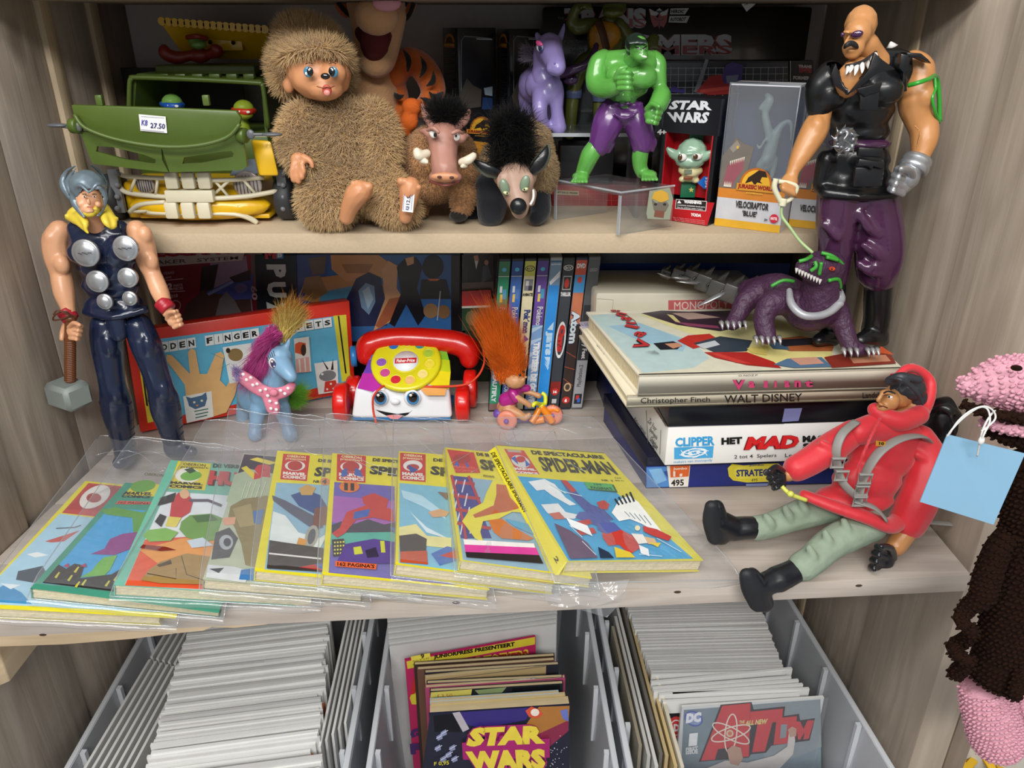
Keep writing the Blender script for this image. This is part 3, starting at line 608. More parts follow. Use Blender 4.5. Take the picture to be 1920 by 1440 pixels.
# --- large cartons against the back, under the upper shelf
def carton(label,x0,x1,Y,z0,z1,dy,m,grp,art=None,name='toy_carton',yaw=0,cat='box'):
    th=Thing(name,label,cat,(x0,Y,z0),grp)
    ex=V(x1-x0,yaw,0);g=G();g.obox(V(x0,Y,z0),ex,V(0,dy,0),V(0,0,z1-z0));g.put('box',m,th,bevel=0.1)
    if art:
        n=nrm(np.cross(ex,V(0,0,1)));P=Print(pix_fn((V(x0,Y,z0),n)),n);art(P);P.put('front_print',th)
    return th
def art_m(P):
    P.poly([(150,478),(470,478),(476,800),(150,800)],'#8a2330').poly([(290,476),(455,476),(470,560),(300,700)],'#7a1f2c')
    P.poly([(395,490),(462,480),(476,600),(380,600)],'#8f7892').poly([(378,500),(410,495),(400,545),(374,560)],'#2e2228').poly([(340,600),(350,570),(380,545),(420,540),(470,560),(476,620),(330,640)],'#4a3330').poly([(386,548),(440,522),(474,512),(474,560),(440,562),(420,552)],'#454a8e').poly([(388,550),(436,525),(442,528),(392,554)],'#7d86b8').poly([(430,520),(470,505),(470,525),(440,530)],'#3b2e34').ell(452,540,12,9,'#6b5f8c').poly([(400,610),(412,560),(425,546),(440,562),(460,600),(455,620)],'#6d6468')
    P.poly([(290,470),(460,470),(454,488),(290,500)],'#b8aaa4');P.text('MECCANO',[(262,466),(446,462),(446,475),(262,484)],'#a02834',0.08);P.text('MAKER   SYSTEM',[(276,489),(447,480),(447,486),(276,497)],'#4a3c3c',0.01)
    P.text('YEARS',[(306,510),(327,508),(327,513),(306,515)],'#c89aa0',.02);P.text('ANS',[(310,518),(322,517),(322,521),(310,523)],'#c89aa0',.02);P.line([(305,526),(344,522)],1.2,'#d8b4b8');P.text('2',[(314,531),(324,530),(324,543),(314,544)],'#e0c0c4',.06);P.text('PARTS',[(326,533),(343,531),(343,536),(326,538)],'#d0a8ac',.02);P.text('PIECES',[(326,539),(344,537),(344,542),(326,544)],'#d0a8ac',.02);P.line([(312,547),(348,545)],1.2,'#d8b4b8');P.text('210',[(321,552),(334,550),(334,557),(321,558)],'#d8b4b8',.03);P.ell(330,572,10,10,'#c8a0a4').ell(330,572,8.5,8.5,'#7a1f2c')
    P.text('60',[(482,535),(484,562),(474,562),(470,535)],'#a88a90',0.03)
carton('dark red construction kit box reading MAKER SYSTEM, behind the red wooden puppet box',-42.6,-30.6,92.2,100.02,122.2,4,CARD('red_dark','#5a1a22',0.3),'big boxes at the back of the pine shelf',art_m)
def art_p(P):
    P.poly([(556,478),(848,478),(846,640),(560,640)],'#2f5f98').poly([(556,478),(620,478),(590,640),(560,640)],'#3a4f86')
    P.poly([(565,560),(600,520),(680,510),(730,540),(700,570),(600,572)],'#b07f4c').poly([(620,478),(710,478),(740,500),(730,520),(650,528),(622,505)],'#c08a58').poly([(600,548),(690,530),(720,545),(650,560),(600,566)],'#4f8fb0').poly([(572,520),(600,516),(615,548),(590,562),(566,546)],'#8a6a44').poly([(578,484),(612,480),(608,512),(586,516)],'#6a5a48').poly([(640,495),(700,495),(690,512),(650,512)],'#9c6c42')
    P.poly([(650,560),(668,522),(692,510),(714,520),(722,560),(726,610),(660,612)],'#23284a').poly([(672,545),(686,530),(702,536),(704,566),(692,590),(678,576)],'#6f8fae').poly([(680,545),(692,536),(700,560),(690,580)],'#9fb8c8')
    P.poly([(716,506),(728,488),(746,498),(744,540),(756,560),(738,600),(700,620),(722,560)],'#c79468').poly([(730,560),(752,556),(744,590),(712,616),(704,610)],'#a05a3c').poly([(744,500),(760,484),(780,482),(792,500),(782,540),(798,590),(784,610),(762,570),(740,612),(730,606),(752,550)],'#17171d').poly([(760,484),(776,480),(776,494),(764,498)],'#c79468')
    P.ell(812,500,20,22,'#15161c').poly([(790,524),(836,524),(846,560),(786,560)],'#15161c').poly([(800,522),(826,522),(820,526),(806,526)],'#c86a3a').ell(808,582,14,14,'#8a6a48').ell(832,584,12,13,'#7a5a3c').line([(826,545),(820,600)],2,'#a0a0a8').poly([(846,478),(862,478),(860,640),(846,640)],'#0e0e12')
    P.poly([(478,478),(556,478),(560,640),(486,640)],'#1d2227')
    P.text('MB',[(496,468),(532,467),(532,484),(498,485)],'#b83440',0.08);P.rect(519,469,532,484,'#3c8ec0');P.text('B',[(521,470),(530,470),(530,482),(521,482)],'#d8e4ea',0.06)
    y=495
    for ch,y0,y1,w_ in(('P',495,520,34),('U',528,557,36),('Z',565,590,34)):
        P.text(ch,[(536,y0),(538,y1),(503,y1),(500,y0)],'#c9cdca',0.06)
carton('black jigsaw box lettered MB PUZZ with a blue and orange picture',-30.3,-6.3,92.2,100.02,121.8,4,CARD('puzzle','#17191e',0.3),'big boxes at the back of the pine shelf',art_p,yaw=0)
def art_s(P):
    P.poly([(866,478),(925,478),(925,545),(866,545)],'#2a2426').poly([(878,500),(890,488),(900,500),(902,530),(876,530)],'#14151a').poly([(888,480),(896,478),(898,488),(890,490)],'#b88a6c').poly([(890,489),(897,489),(893,505)],'#d8d4d0').poly([(905,500),(915,496),(922,520),(904,530)],'#44505a').ell(912,492,4,5,'#a88068').poly([(866,530),(925,528),(925,545),(866,545)],'#6a5a50')
carton('dark film box with two suited figures, at the back left of the film cases',-6.0,-0.2,92.3,111.5,121.6,3.9,CARD('suits','#221c1e',0.25),'big boxes at the back of the pine shelf',art_s)
def art_r(P):
    P.poly([(866,546),(920,543),(920,572),(866,574)],'#c23230').poly([(866,574),(920,572),(920,576),(866,578)],'#d8d8c8').poly([(866,578),(920,576),(920,620),(866,620)],'#2e4632').ell(885,596,12,14,'#6a6a4a').ell(905,610,14,10,'#4a3a30')
carton('box with a red band above a dark jungle green cover, behind the orange troll hair',-6.0,-0.2,91.8,100.02,111.4,4.5,CARD('redgreen','#23301f',0.3),'big boxes at the back of the pine shelf',art_r)
# --- wooden finger puppet box (leaning back)
b0,b1=PZ(264,815,100.05),PZ(667,738,100.05);tl=PY(235,628,b0[1]+1.6);up=tl-b0;ex=b1-b0
nf=nrm(np.cross(ex,up));nf=nf if nf[1]<0 else-nf;back=-nf*2.2
bb=b0+back;lift_=V(0,0,max(0,100.05-min(b0[2],bb[2],(b1+back)[2])))
RED=CARD('poster_red','#d8301c',0.3)
th=Thing('puppet_box','leaning red box lettered WOODEN FINGER PUPPETS above a beige hand','toy box',b0,None)
g=G();g.obox(b0+lift_,ex,back,up);g.put('box',RED,th,bevel=0.12)
pl=(b0+lift_,nf);P=Print(pix_fn(pl),nf)
P.poly([(263,640),(648,590),(655,715),(284,790)],'#5fb4d6')
P.poly([(254,643),(272,641),(305,786),(277,793)],'#e4cf3a').poly([(625,592),(649,590),(657,712),(641,716)],'#dcd23a').poly([(633,592),(636,592),(650,700),(647,700)],'#1c1c1c').poly([(262,668),(265,668),(278,762),(274,760)],'#1c1c1c')
W='WOODEN FINGER PUPPETS';x0,x1=266,622
for i,ch in enumerate(W):
    if ch==' ':continue
    xa=x0+(x1-x0)*i/len(W);w_=(x1-x0)/len(W)*0.88;ya=648-(xa-266)*0.149;hh=19-(i*0.12)
    nI=.32 if ch=='I' else 0
    P.poly([(xa-1,ya-1),(xa+w_,ya-3.4),(xa+w_+2,ya+hh-2.4),(xa+1,ya+hh)],'#e4e8e6');P.text(ch,[(xa+2+w_*nI,ya+3),(xa+w_-2-w_*nI,ya+1),(xa+w_-1-w_*nI,ya+hh-6),(xa+3+w_*nI,ya+hh-4)],'#151515',0.045)
P.poly([(352,775),(346,720),(312,675),(312,664),(322,665),(356,700),(352,660),(358,652),(366,656),(374,700),(388,700),(404,662),(414,658),(420,666),(412,712),(424,724),(440,690),(452,684),(440,740),(424,772),(380,786)],'#e0b276')
P.poly([(343,742),(396,732),(400,780),(350,792)],'#e6e6e0').poly([(352,752),(348,742),(358,745),(378,740),(386,734),(388,746),(384,760),(366,766),(354,760)],'#4d6c8c').ell(364,753,2.4,2,'#e8e0c0').ell(378,750,2.4,2,'#e8e0c0').poly([(366,758),(372,757),(370,761)],'#d89a4a').line([(364,770),(390,765)],1.8,'#2e6a5a').line([(366,776),(390,771)],1.8,'#2e6a5a').line([(366,782),(388,777)],1.8,'#2e6a5a')
P.poly([(417,650),(470,642),(478,712),(430,718)],'#dfe3df').ell(441,664,14,12,'#8a7248').ell(427,656,4,5,'#2c2620')
P.poly([(550,634),(578,630),(583,695),(554,698)],'#e4e0d8').poly([(552,644),(560,640),(572,642),(573,660),(566,664),(552,660)],'#d8552c').ell(568,655,5,11,'#3a241c').poly([(553,672),(578,668),(580,696),(554,698)],'#e2aaa0').line([(560,672),(562,696)],3,'#ece6de').line([(570,670),(572,695)],3,'#ece6de')
P.poly([(588,680),(631,674),(634,732),(596,738)],'#e6e4de').ell(613,703,16,10,'#7d7f82',a=-10).poly([(602,672),(615,690),(612,692)],'#1e1e20').poly([(623,671),(624,692),(619,692)],'#1e1e20').ell(603,700,2.4,2,'#eeeeee').poly([(608,714),(628,711),(633,730),(606,734)],'#cf3c30').ell(619,718,2,2,'#f0e4dc').ell(624,727,2,2,'#f0e4dc').ell(612,728,2,2,'#f0e4dc')
P.text('MADE IN CZECHOSLOVAKIA',[(565,751),(640,735),(640,739),(565,755)],'#2e7aa0',0.01)
P.line([(395,660),(420,672),(410,690),(430,680)],0.6,'#4a86a4')
P.put('cover_print',th)
# ================================================================== pocket comics in clear bags, fanned along the shelf
BAG=clear_mat('clear_bag',gloss=0.03,rough=0.13,haze=0.085,bump=0.5,bscale=16,fres=1.4)
SL=0.2;NPL=nrm(V(SL,0,1))
def comic(name_lb,TL,TR,BR,BL,c,t,edge,art,bag,sp_col=None):
    pl=(V(0,50,c),NPL);q=[PP(*p,pl)for p in(TL,TR,BR,BL)];f=[PZ(*p,101)for p in(BL,)][0]
    th=Thing('comic_book',name_lb,'comic book',(q[3][0],q[3][1],100),'pocket comics fanned out in clear bags')
    dn=-NPL
    g=G();g.hexa([p+dn*0.05 for p in q][::-1],q[::-1]);g.hexa([p+dn*t for p in q][::-1],[p+dn*(t-.04)for p in q][::-1])
    s0,s1=q[0],q[3];w_=nrm(q[2]-q[3])*0.1;g.hexa([s0+dn*t,s1+dn*t,s1+dn*t+w_,s0+dn*t+w_],[s0,s1,s1+w_,s0+w_])
    g.put('cover',mat('cover_'+edge[1:],edge,0.3,vary=0.05),th)
    cen=sum(q)/4;qi=[cen+(p-cen)*0.985 for p in q];qi[0]=q[0]+nrm(q[1]-q[0])*0.12+nrm(q[3]-q[0])*.1;qi[3]=q[3]+nrm(q[2]-q[3])*0.12+nrm(q[0]-q[3])*.1
    g=G();n=9
    for i in range(n):
        o=V(RNG.uniform(-.04,.04),RNG.uniform(-.05,.03),0);a0=0.1+(t-.2)*i/n;a1=0.1+(t-.2)*(i+.93)/n
        g.hexa([p+dn*a1+o for p in qi][::-1],[p+dn*a0+o for p in qi][::-1])
    g.put('pages',PAGES,th,kind='stuff')
    P=Print(pix_fn(pl),NPL,lift=0.012,step=0.005);art(P);P.put('cover_print',th)
    if bag:
        bp=[PP(*p,(V(0,50,c+.12),NPL))for p in bag];
        rs=np.random.default_rng(int(TL[0]));ph=rs.uniform(0,6.28,8)
        def fn(u,v):
            p=(bp[0]*(1-u)+bp[1]*u)*(1-v)+(bp[3]*(1-u)+bp[2]*u)*v
            e=max(0,(0.42-v))*2.2;wv=0.05*math.sin(9*u+ph[0]+3*v)+0.035*math.sin(21*u-7*v+ph[1])+0.03*math.sin(17*v+ph[2]+5*u)+0.02*math.sin(43*u+31*v+ph[3])
            wv=wv*(0.35+e*2.2)+e*0.35*math.sin(2.6*u+ph[4])*(1-v)
            z=p[2]+0.03+abs(wv)*0.9
            if v>0.93:z-=(v-0.93)/0.07*0.5*t
            return V(p[0],p[1],max(z,100.03))
        g=G();g.grid(fn,44,44);g.put('clear_bag',BAG,th,smooth=True)
        def lip(u,v):
            p=bp[3]*(1-u)+bp[2]*u;a=v*math.pi*0.9
            return V(p[0]+0.02*math.sin(30*u+v*4),p[1]-0.28*math.sin(a)-0.04*math.sin(23*u+ph[5]),max(100.03 if p[1]>48 else 98,p[2]-0.5*t-(0.5*t+.06)*(1-math.cos(a))*.5))
        g=G();g.grid(lip,60,6);g.put('bag_hem',BAG,th,smooth=True)
        g=G();g.tube([fn(0,i/24)+V(0,0,.03)for i in range(24)]+[fn(i/20,1)+V(0,-.02,.02)for i in range(21)],.05,sides=5);g.tube([fn(1,i/24)+V(0,0,.03)for i in range(25)],.05,sides=5);g.tube([fn(i/20,0)+V(0,0,.03)for i in range(21)],.045,sides=5)
        for q_ in range(3):
            u0,u1=rs.uniform(0,.5),rs.uniform(.5,1);v0=rs.uniform(.02,.2);g.tube([fn(u0+(u1-u0)*i/12,v0+.12*math.sin(i/4+ph[q_])+.1)+V(0,0,.02)for i in range(13)],.028,sides=4)
        g.put('bag_seam_glint',clear_mat('bag_seam_glint',tint=(.9,.92,.94),gloss=.14,rough=.12,haze=.22,fres=1.6),th,smooth=True)  # pale tubes on bag seams and creases, wrinkle highlights built in as shapes
    return th,pl,q
def bl(P,pts,c):P.poly(pts,c)
def mk(P,x,y,w_,h,sk=0.0,bg_='#c8302c',txt='#e9dfa8'):
    P.poly([(x,y),(x+w_,y+w_*.07),(x+w_+h*sk,y+h+w_*.07),(x+h*sk,y+h)],bg_)
    P.text('OBERON',[(x+w_*.15,y+h*.04),(x+w_*.85,y+h*.04+w_*.06),(x+w_*.85+h*sk*.1,y+h*.13+w_*.06),(x+w_*.15+h*sk*.1,y+h*.13)],txt,.03)
    P.text('presenteert',[(x+w_*.12+h*sk*.15,y+h*.15),(x+w_*.88+h*sk*.15,y+h*.15+w_*.06),(x+w_*.88+h*sk*.25,y+h*.25+w_*.06),(x+w_*.12+h*sk*.25,y+h*.25)],txt,.02)
    P.ell(x+w_*.5+h*sk*.5,y+h*.48,w_*.38,h*.2,'#e8e4de');
    for i,t in enumerate(('MARVEL','COMICS')):
        y0=y+h*(.7+.14*i);P.text(t,[(x+w_*.08+h*sk*(.7+.14*i),y0),(x+w_*.95+h*sk*(.7+.14*i),y0+w_*.06),(x+w_*.95+h*sk*(.82+.14*i),y0+h*.12+w_*.06),(x+w_*.08+h*sk*(.82+.14*i),y0+h*.12)],'#f0ebe0' if bg_!='#dcc93c' else '#1e1c18',.05)
YEL='#e3d62c'
def artA(P):
    P.poly([(160,902),(400,925),(330,1160),(-58,1138)],YEL).poly([(166,906),(392,928),(372,990),(116,962)],'#c43a34').poly([(172,910),(232,915),(190,958),(124,955)],'#b02f30').ell(178,932,32,18,'#e2dcd4',a=-30).ell(176,934,14,9,'#a9403c')
    P.poly([(112,964),(370,994),(320,1150),(-50,1132)],'#a9cfe2').poly([(84,1016),(150,995),(120,1016),(96,1018)],'#c05048').poly([(70,1036),(92,1042),(66,1046),(50,1040)],'#e8ecec').poly([(34,1072),(80,1062),(100,1100),(30,1088)],'#3c4a58').poly([(-40,1128),(10,1096),(40,1112),(60,1134)],'#3f8fc0').poly([(0,1095),(40,1098),(20,1106)],'#dfe8ea').line([(105,992),(140,990),(152,986)],2,'#56616c')
comic('pocket comic with pale blue sky cover, at the left end of the fan',(160,902),(400,925),(300,1156),(-58,1138),95.2,1.0,'#d9c93a',artA,[(187,822),(440,845),(330,1166),(-62,1146)])
def artB(P):
    P.poly([(235,905),(480,925),(410,1150),(57,1103)],'#3f9279').poly([(200,958),(300,966),(250,1112),(80,1094)],'#3fa0d4').poly([(200,952),(400,968),(390,1130),(250,1116),(230,960)],'#3fa0d4')
    P.poly([(252,905),(312,910),(302,932),(232,930)],'#d6c63a').ell(268,912,24,11,'#6ba043',a=-8);P.text('MARVEL',[(236,922),(288,924),(284,929),(230,928)],'#25221c',.05);P.text('COMICS',[(230,928),(284,930),(280,935),(226,933)],'#25221c',.05)
    P.text('OBERON',[(272,887),(308,890),(306,895),(270,892)],'#5a5226',.02)
    P.poly([(222,940),(290,942),(286,947),(216,946)],'#d8584a');P.text('162 PAGINA\'S',[(224,941),(288,943),(285,947),(220,945)],'#3b1a18',.02)
    P.poly([(188,958),(214,952),(268,962),(284,955),(300,966),(296,990),(262,1004),(250,1000),(248,972),(200,966)],'#5f9a3d').poly([(230,1002),(262,998),(246,1030),(214,1042),(170,1040),(196,1030),(206,1012)],'#8c3b82').poly([(196,1046),(220,1042),(206,1070),(196,1080),(150,1084),(172,1072),(184,1056)],'#6fae48')
    P.poly([(80,1094),(110,1060),(124,1068),(140,1058),(158,1062),(150,1086),(210,1078),(232,1064),(226,1112)],'#2b2a2a')
    for x,y in[(102,1084),(138,1074),(152,1098),(196,1100),(212,1090),(126,1090),(140,1102)]:P.poly([(x,y),(x+8,y-10),(x+11,y-9),(x+4,y+2)],'#c8bf48')
    for x,y in[(118,1064),(150,1064),(224,1070)]:P.poly([(x,y),(x+10,y-6),(x+12,y+2)],'#a83c5c')
comic('pocket comic with teal border and blue cover, second from the left',(235,905),(480,925),(412,1140),(57,1103),96.35,1.05,'#3b8a70',artB,[(250,820),(500,850),(418,1150),(48,1112)])
def artC(P):
    P.poly([(320,863),(570,880),(587,1120),(213,1097)],'#74b8a2').poly([(312,922),(440,930),(430,1110),(234,1097)],'#dfe3e6').poly([(272,1012),(430,1002),(560,1020),(580,1116),(234,1098)],'#dd5630').poly([(340,1010),(400,1005),(430,1040),(300,1060),(262,1032)],'#e59a45')
    P.poly([(334,865),(396,870),(384,920),(316,916)],'#dccb3e');P.text('OBERON',[(344,868),(386,871),(385,876),(343,873)],'#2e2a18',.02);P.text('presenteert:',[(340,874),(392,877),(391,881),(338,879)],'#2e2a18',.02)
    P.ell(352,892,24,14,'#ece8dc').ell(358,893,20,9,'#6fae3e',a=-6).poly([(345,881),(360,878),(368,884),(356,889)],'#2d4a24')
    P.text('MARVEL',[(320,903),(381,907),(380,911),(319,908)],'#1e1c18',.06);P.text('COMICS',[(318,909),(380,913),(379,918),(317,915)],'#1e1c18',.06)
    P.text('DE VERBIJST',[(400,870),(470,874),(470,882),(398,880)],'#35463f',.05);P.text('HULK',[(396,884),(500,892),(500,916),(390,912)],'#5a1f1f',.1);P.text('HULK',[(394,883),(498,891),(498,914),(388,910)],'#c53a38',.07)
    P.poly([(322,940),(334,925),(352,928),(362,940),(356,962),(340,972),(318,970)],'#c5343a').poly([(316,970),(340,972),(330,990),(310,988)],'#dfcf5a').poly([(300,935),(330,925),(326,942),(296,950)],'#1f1b1f').poly([(300,965),(312,970),(302,990),(290,980)],'#1f1b1f').ell(346,928,9,9,'#e3b48a').line([(355,940),(390,940),(415,950)],5,'#5f5868')
    P.poly([(340,980),(356,968),(396,965),(420,975),(412,1012),(380,1018),(350,1010),(336,995)],'#6c9c44').poly([(360,970),(396,966),(410,978),(370,982)],'#3f6b33').poly([(278,996),(310,992),(334,1000),(320,1016),(280,1018),(268,1006)],'#7fb64e').poly([(350,1016),(380,1010),(400,1025),(360,1030)],'#c9d4de')
    P.poly([(300,1056),(350,1040),(420,1050),(440,1100),(300,1096),(264,1090),(280,1070)],'#a3834a').poly([(294,1062),(320,1052),(322,1060),(298,1066)],'#4a3a22').line([(276,1078),(330,1088),(330,1068)],1.6,'#4a3a22').line([(340,1045),(350,1080),(380,1090)],1.4,'#4a3a22').poly([(440,1105),(585,1117),(540,1108),(480,1096)],'#4a3b26').poly([(262,1030),(300,1036),(330,1034),(310,1028),(268,1024)],'#7d2a20')
comic('pocket comic with mint green border and orange and green cover, third from the left',(320,863),(568,880),(587,1120),(213,1097),97.55,1.1,'#6fb39d',artC,[(385,790),(600,806),(600,1130),(203,1108)])
def artD(P):
    P.poly([(457,850),(660,870),(680,1112),(380,1087)],'#b3bba4').poly([(458,852),(530,858),(520,890),(450,900),(446,888)],'#34303c').poly([(440,890),(470,880),(520,890),(500,940),(440,950),(424,940)],'#a9b79c')
    P.poly([(468,862),(505,872),(520,868),(482,858)],'#e0cf3e').poly([(452,878),(476,900),(484,894),(462,874)],'#d9c63a').text('S',[(478,870),(510,872),(506,908),(474,904)],'#c5323a',.1)
    P.poly([(432,950),(456,936),(500,930),(530,950),(500,1070),(460,1060),(452,1020),(440,990),(428,970)],'#8a7d55').poly([(436,955),(470,945),(478,985),(450,990)],'#a4956a').poly([(418,972),(442,970),(440,984),(420,986)],'#d8a084').poly([(404,1000),(430,990),(446,1010),(430,1046),(396,1050)],'#55575c').ell(424,1018,13,14,'#a8aeb4').ell(426,1018,7,8,'#4a4c52').poly([(390,1060),(440,1064),(470,1072),(460,1094),(386,1084)],'#cfd3d4').poly([(392,1068),(420,1066),(410,1076)],'#2d2e33').poly([(452,1070),(480,1066),(476,1090),(448,1088)],'#3d7ab8').poly([(474,960),(495,956),(488,985),(476,982)],'#4c74b0')
    for i in range(5):P.line([(462+i*9,905),(452+i*9,935)],.8,'#e3e6dc')
comic('grey green pocket comic with a big red S on yellow, fourth from the left',(457,850),(660,870),(680,1112),(380,1087),98.7,1.0,'#9a9c88',artD,[(430,772),(640,795),(695,1122),(372,1097)])
def artE(P):
    P.poly([(520,845),(725,862),(775,1100),(477,1070)],YEL).poly([(518,905),(720,915),(750,1090),(496,1068)],'#8fb6cc')
    mk(P,531,851,50,48,-.12);P.ell(553,874,14,9,'#b5342f');P.text('DE SPECTACULAIRE',[(597,861),(700,869),(700,874),(596,867)],'#23211a',.05);P.text('SPIDER',[(592,876),(690,884),(686,898),(588,894)],'#23211a',.045);P.text('NR',[(588,901),(600,902),(599,907),(587,906)],'#23211a',.03);P.ell(609,904,9,7,'#e07a34');P.text('4',[(604,899),(613,900),(612,909),(603,908)],'#23211a',.06)
    P.poly([(512,960),(535,968),(560,1000),(600,1010),(615,1000),(600,1030),(505,1014)],'#dce4e2').poly([(510,930),(535,940),(600,975),(606,990),(590,996),(545,965),(512,940)],'#5b5f72').poly([(545,930),(575,920),(600,930),(612,950),(590,965),(560,950)],'#35508a').poly([(560,918),(575,910),(592,916),(585,930),(565,930)],'#c99f5a').poly([(590,955),(612,950),(612,985),(585,990)],'#7a4a40').ell(584,1008,12,22,'#a6a49c',a=15).ell(584,1008,7,15,'#5a5e68',a=15).poly([(560,1010),(575,1014),(572,1026),(556,1022)],'#d9983c')
    P.poly([(505,1015),(606,1030),(604,1064),(720,1082),(500,1068)],'#3a3433').line([(504,1040),(602,1050)],3,'#e4e2dc').poly([(560,1066),(590,1060),(604,1072)],'#b5342f').poly([(590,1060),(604,1058),(604,1072)],'#3f62a8')
comic('yellow pocket comic marked NR 4 with a motorcycle cover, fifth from the left',(520,845),(725,862),(775,1100),(477,1070),99.8,1.0,'#dccf32',artE,[(505,776),(720,798),(790,1112),(468,1082)])
def artF(P):
    P.poly([(623,850),(830,865),(915,1106),(604,1077)],YEL).poly([(627,904),(740,912),(742,1072),(860,1098),(616,1074)],'#6a5fb0').poly([(626,930),(740,940),(740,985),(622,980)],'#a560b0').poly([(622,985),(740,988),(740,1020),(620,1022)],'#4fae9c').poly([(622,985),(640,978),(662,984),(690,974),(720,984),(740,980),(740,998),(622,1000)],'#3c3a4a')
    mk(P,632,852,54,50,-.02);P.ell(658,876,16,10,'#b5342f').poly([(640,884),(650,878),(652,892),(640,896)],'#3f62a8').poly([(676,884),(666,878),(664,892),(680,896)],'#3f62a8')
    P.text('DE SPECTACULAIRE',[(699,860),(800,868),(800,873),(698,866)],'#23211a',.05);P.text('SPIDER',[(694,874),(800,884),(800,900),(692,890)],'#23211a',.045);P.ell(655,914,19,11,'#e0762f').text('11',[(645,907),(664,908),(664,922),(645,921)],'#23211a',.1)
    P.poly([(678,934),(700,926),(728,938),(724,952),(700,954),(682,946)],'#c3342c').poly([(650,962),(700,944),(736,958),(738,980),(700,972),(668,976),(646,1002),(632,1010),(622,1002),(636,992)],'#c3342c').poly([(664,962),(694,956),(690,970),(662,976)],'#3a5eae').poly([(730,990),(742,992),(742,1006)],'#3a5eae')
    P.poly([(622,1014),(644,1012),(650,1044),(624,1046)],'#23211f')
    for i in range(4):
        for j in range(4):P.poly([(626+i*5.4,1018+j*7),(629+i*5.4,1018+j*7),(629+i*5.4,1021+j*7),(626+i*5.4,1021+j*7)],'#d9cf6a')
    P.poly([(646,1024),(700,1014),(740,1020),(742,1060),(630,1060)],'#5c4a8c').poly([(662,1030),(676,1028),(680,1042),(664,1044)],'#c2c44a').poly([(712,1018),(720,1018),(722,1040),(714,1040)],'#c2c44a').poly([(684,1036),(704,1030),(710,1048),(688,1050)],'#36304a')
    P.poly([(628,1056),(706,1062),(704,1072),(628,1066)],'#e0663a');P.text("162 PAGINA'S",[(632,1058),(702,1063),(701,1070),(632,1065)],'#2e1612',.03)
comic('yellow pocket comic numbered 11 with a purple night skyline cover',(623,850),(830,865),(918,1106),(604,1077),100.95,1.05,'#dccf33',artF,[(610,782),(840,800),(930,1122),(594,1090)])
def artG(P):
    P.poly([(748,846),(950,862),(1040,1095),(741,1058)],YEL).poly([(749,906),(842,914),(870,1052),(900,1076),(748,1056)],'#7fbcd4')
    mk(P,750,849,48,52,.0);P.ell(774,877,12,6,'#b5342f').poly([(764,872),(784,882),(770,888)],'#2f4f9a');P.text('DE S',[(812,860),(840,862),(840,868),(812,866)],'#23211a',.05);P.text('SPI',[(808,874),(850,880),(852,898),(806,890)],'#23211a',.045)
    P.poly([(752,920),(790,930),(830,960),(836,975),(790,950),(756,935)],'#b8dcea').poly([(768,960),(800,1000),(842,1012),(800,990)],'#dcecf2').poly([(748,990),(780,984),(800,1006),(846,1010),(846,1030),(748,1020)],'#e7df9a').poly([(748,1006),(780,1002),(800,1012),(798,1042),(750,1040)],'#443c38').poly([(750,1036),(800,1034),(802,1060),(750,1056)],'#c2502c').poly([(808,1040),(838,1026),(862,1032),(858,1052),(824,1062)],'#4a72b8').poly([(824,1044),(852,1034),(856,1050)],'#c23a30').poly([(802,962),(826,956),(842,962),(836,970),(812,972)],'#d9a878').poly([(820,924),(840,926),(838,940)],'#7d6458').poly([(940,1076),(1038,1094),(1020,1094),(960,1084)],'#c2402c')
comic('yellow pocket comic with blue sky and a cloud of cream smoke, third from the right',(748,846),(950,862),(1041,1095),(741,1058),102.15,1.1,'#dbcf35',artG,[(738,780),(960,805),(1052,1108),(732,1070)])
def artH(P):
    P.poly([(833,839),(1035,860),(1110,1086),(862,1051)],YEL).poly([(845,892),(960,905),(1030,1072),(868,1050)],'#8fb4c8')
    P.poly([(846,892),(885,896),(900,952),(922,1010),(864,1010)],'#3b3f8c')
    for k in range(4):P.line([(848+k*3,904+k*26),(890+k*10,908+k*28)],6,'#b5343c');P.line([(856+k*4,900+k*26),(848+k*5,926+k*26)],2.4,'#dfe3ea');P.line([(872+k*4,900+k*26),(866+k*5,924+k*26)],2.4,'#dfe3ea')
    P.line([(846,892),(868,980),(876,1030)],5,'#b5343c').line([(878,894),(902,952)],5,'#b5343c')
    P.poly([(838,844),(888,850),(900,888),(854,888)],'#c8302c').ell(866,862,17,9,'#a82e2c').poly([(850,874),(858,866),(862,880)],'#3a5eae').poly([(880,876),(872,866),(874,880)],'#3a5eae');P.text('MARVEL',[(848,874),(893,878),(895,882),(850,879)],'#d8604c',.05);P.text('COMICS',[(851,881),(896,884),(898,888),(853,886)],'#d8604c',.05)
    P.text('DE SPEC',[(892,850),(930,854),(932,860),(894,856)],'#23211a',.05);P.text('SPI',[(897,862),(935,868),(942,888),(902,882)],'#3a3618',.045);P.text('met',[(905,891),(926,894),(927,898),(906,896)],'#8a7f2a',.04)
    P.poly([(925,900),(945,905),(960,930),(990,965),(960,962),(935,975),(905,980),(900,1000),(906,1020),(890,1012),(866,980),(880,958),(905,945),(912,925)],'#e6da3a').poly([(930,910),(948,912),(956,935),(975,955),(950,962),(925,966),(890,974),(886,968),(925,950),(930,930)],'#c2663a').poly([(915,978),(940,975),(960,990),(1000,1012),(990,1016),(940,1012),(925,1000)],'#cc7a42').poly([(945,975),(990,985),(1002,1006),(965,990)],'#6aa4c4')
    P.poly([(868,1014),(1000,1022),(1003,1030),(870,1024)],'#ece8e4').poly([(870,1024),(1004,1030),(1010,1044),(872,1038)],'#d8449a').poly([(872,1038),(1010,1044),(1018,1060),(874,1048)],'#2b2628')
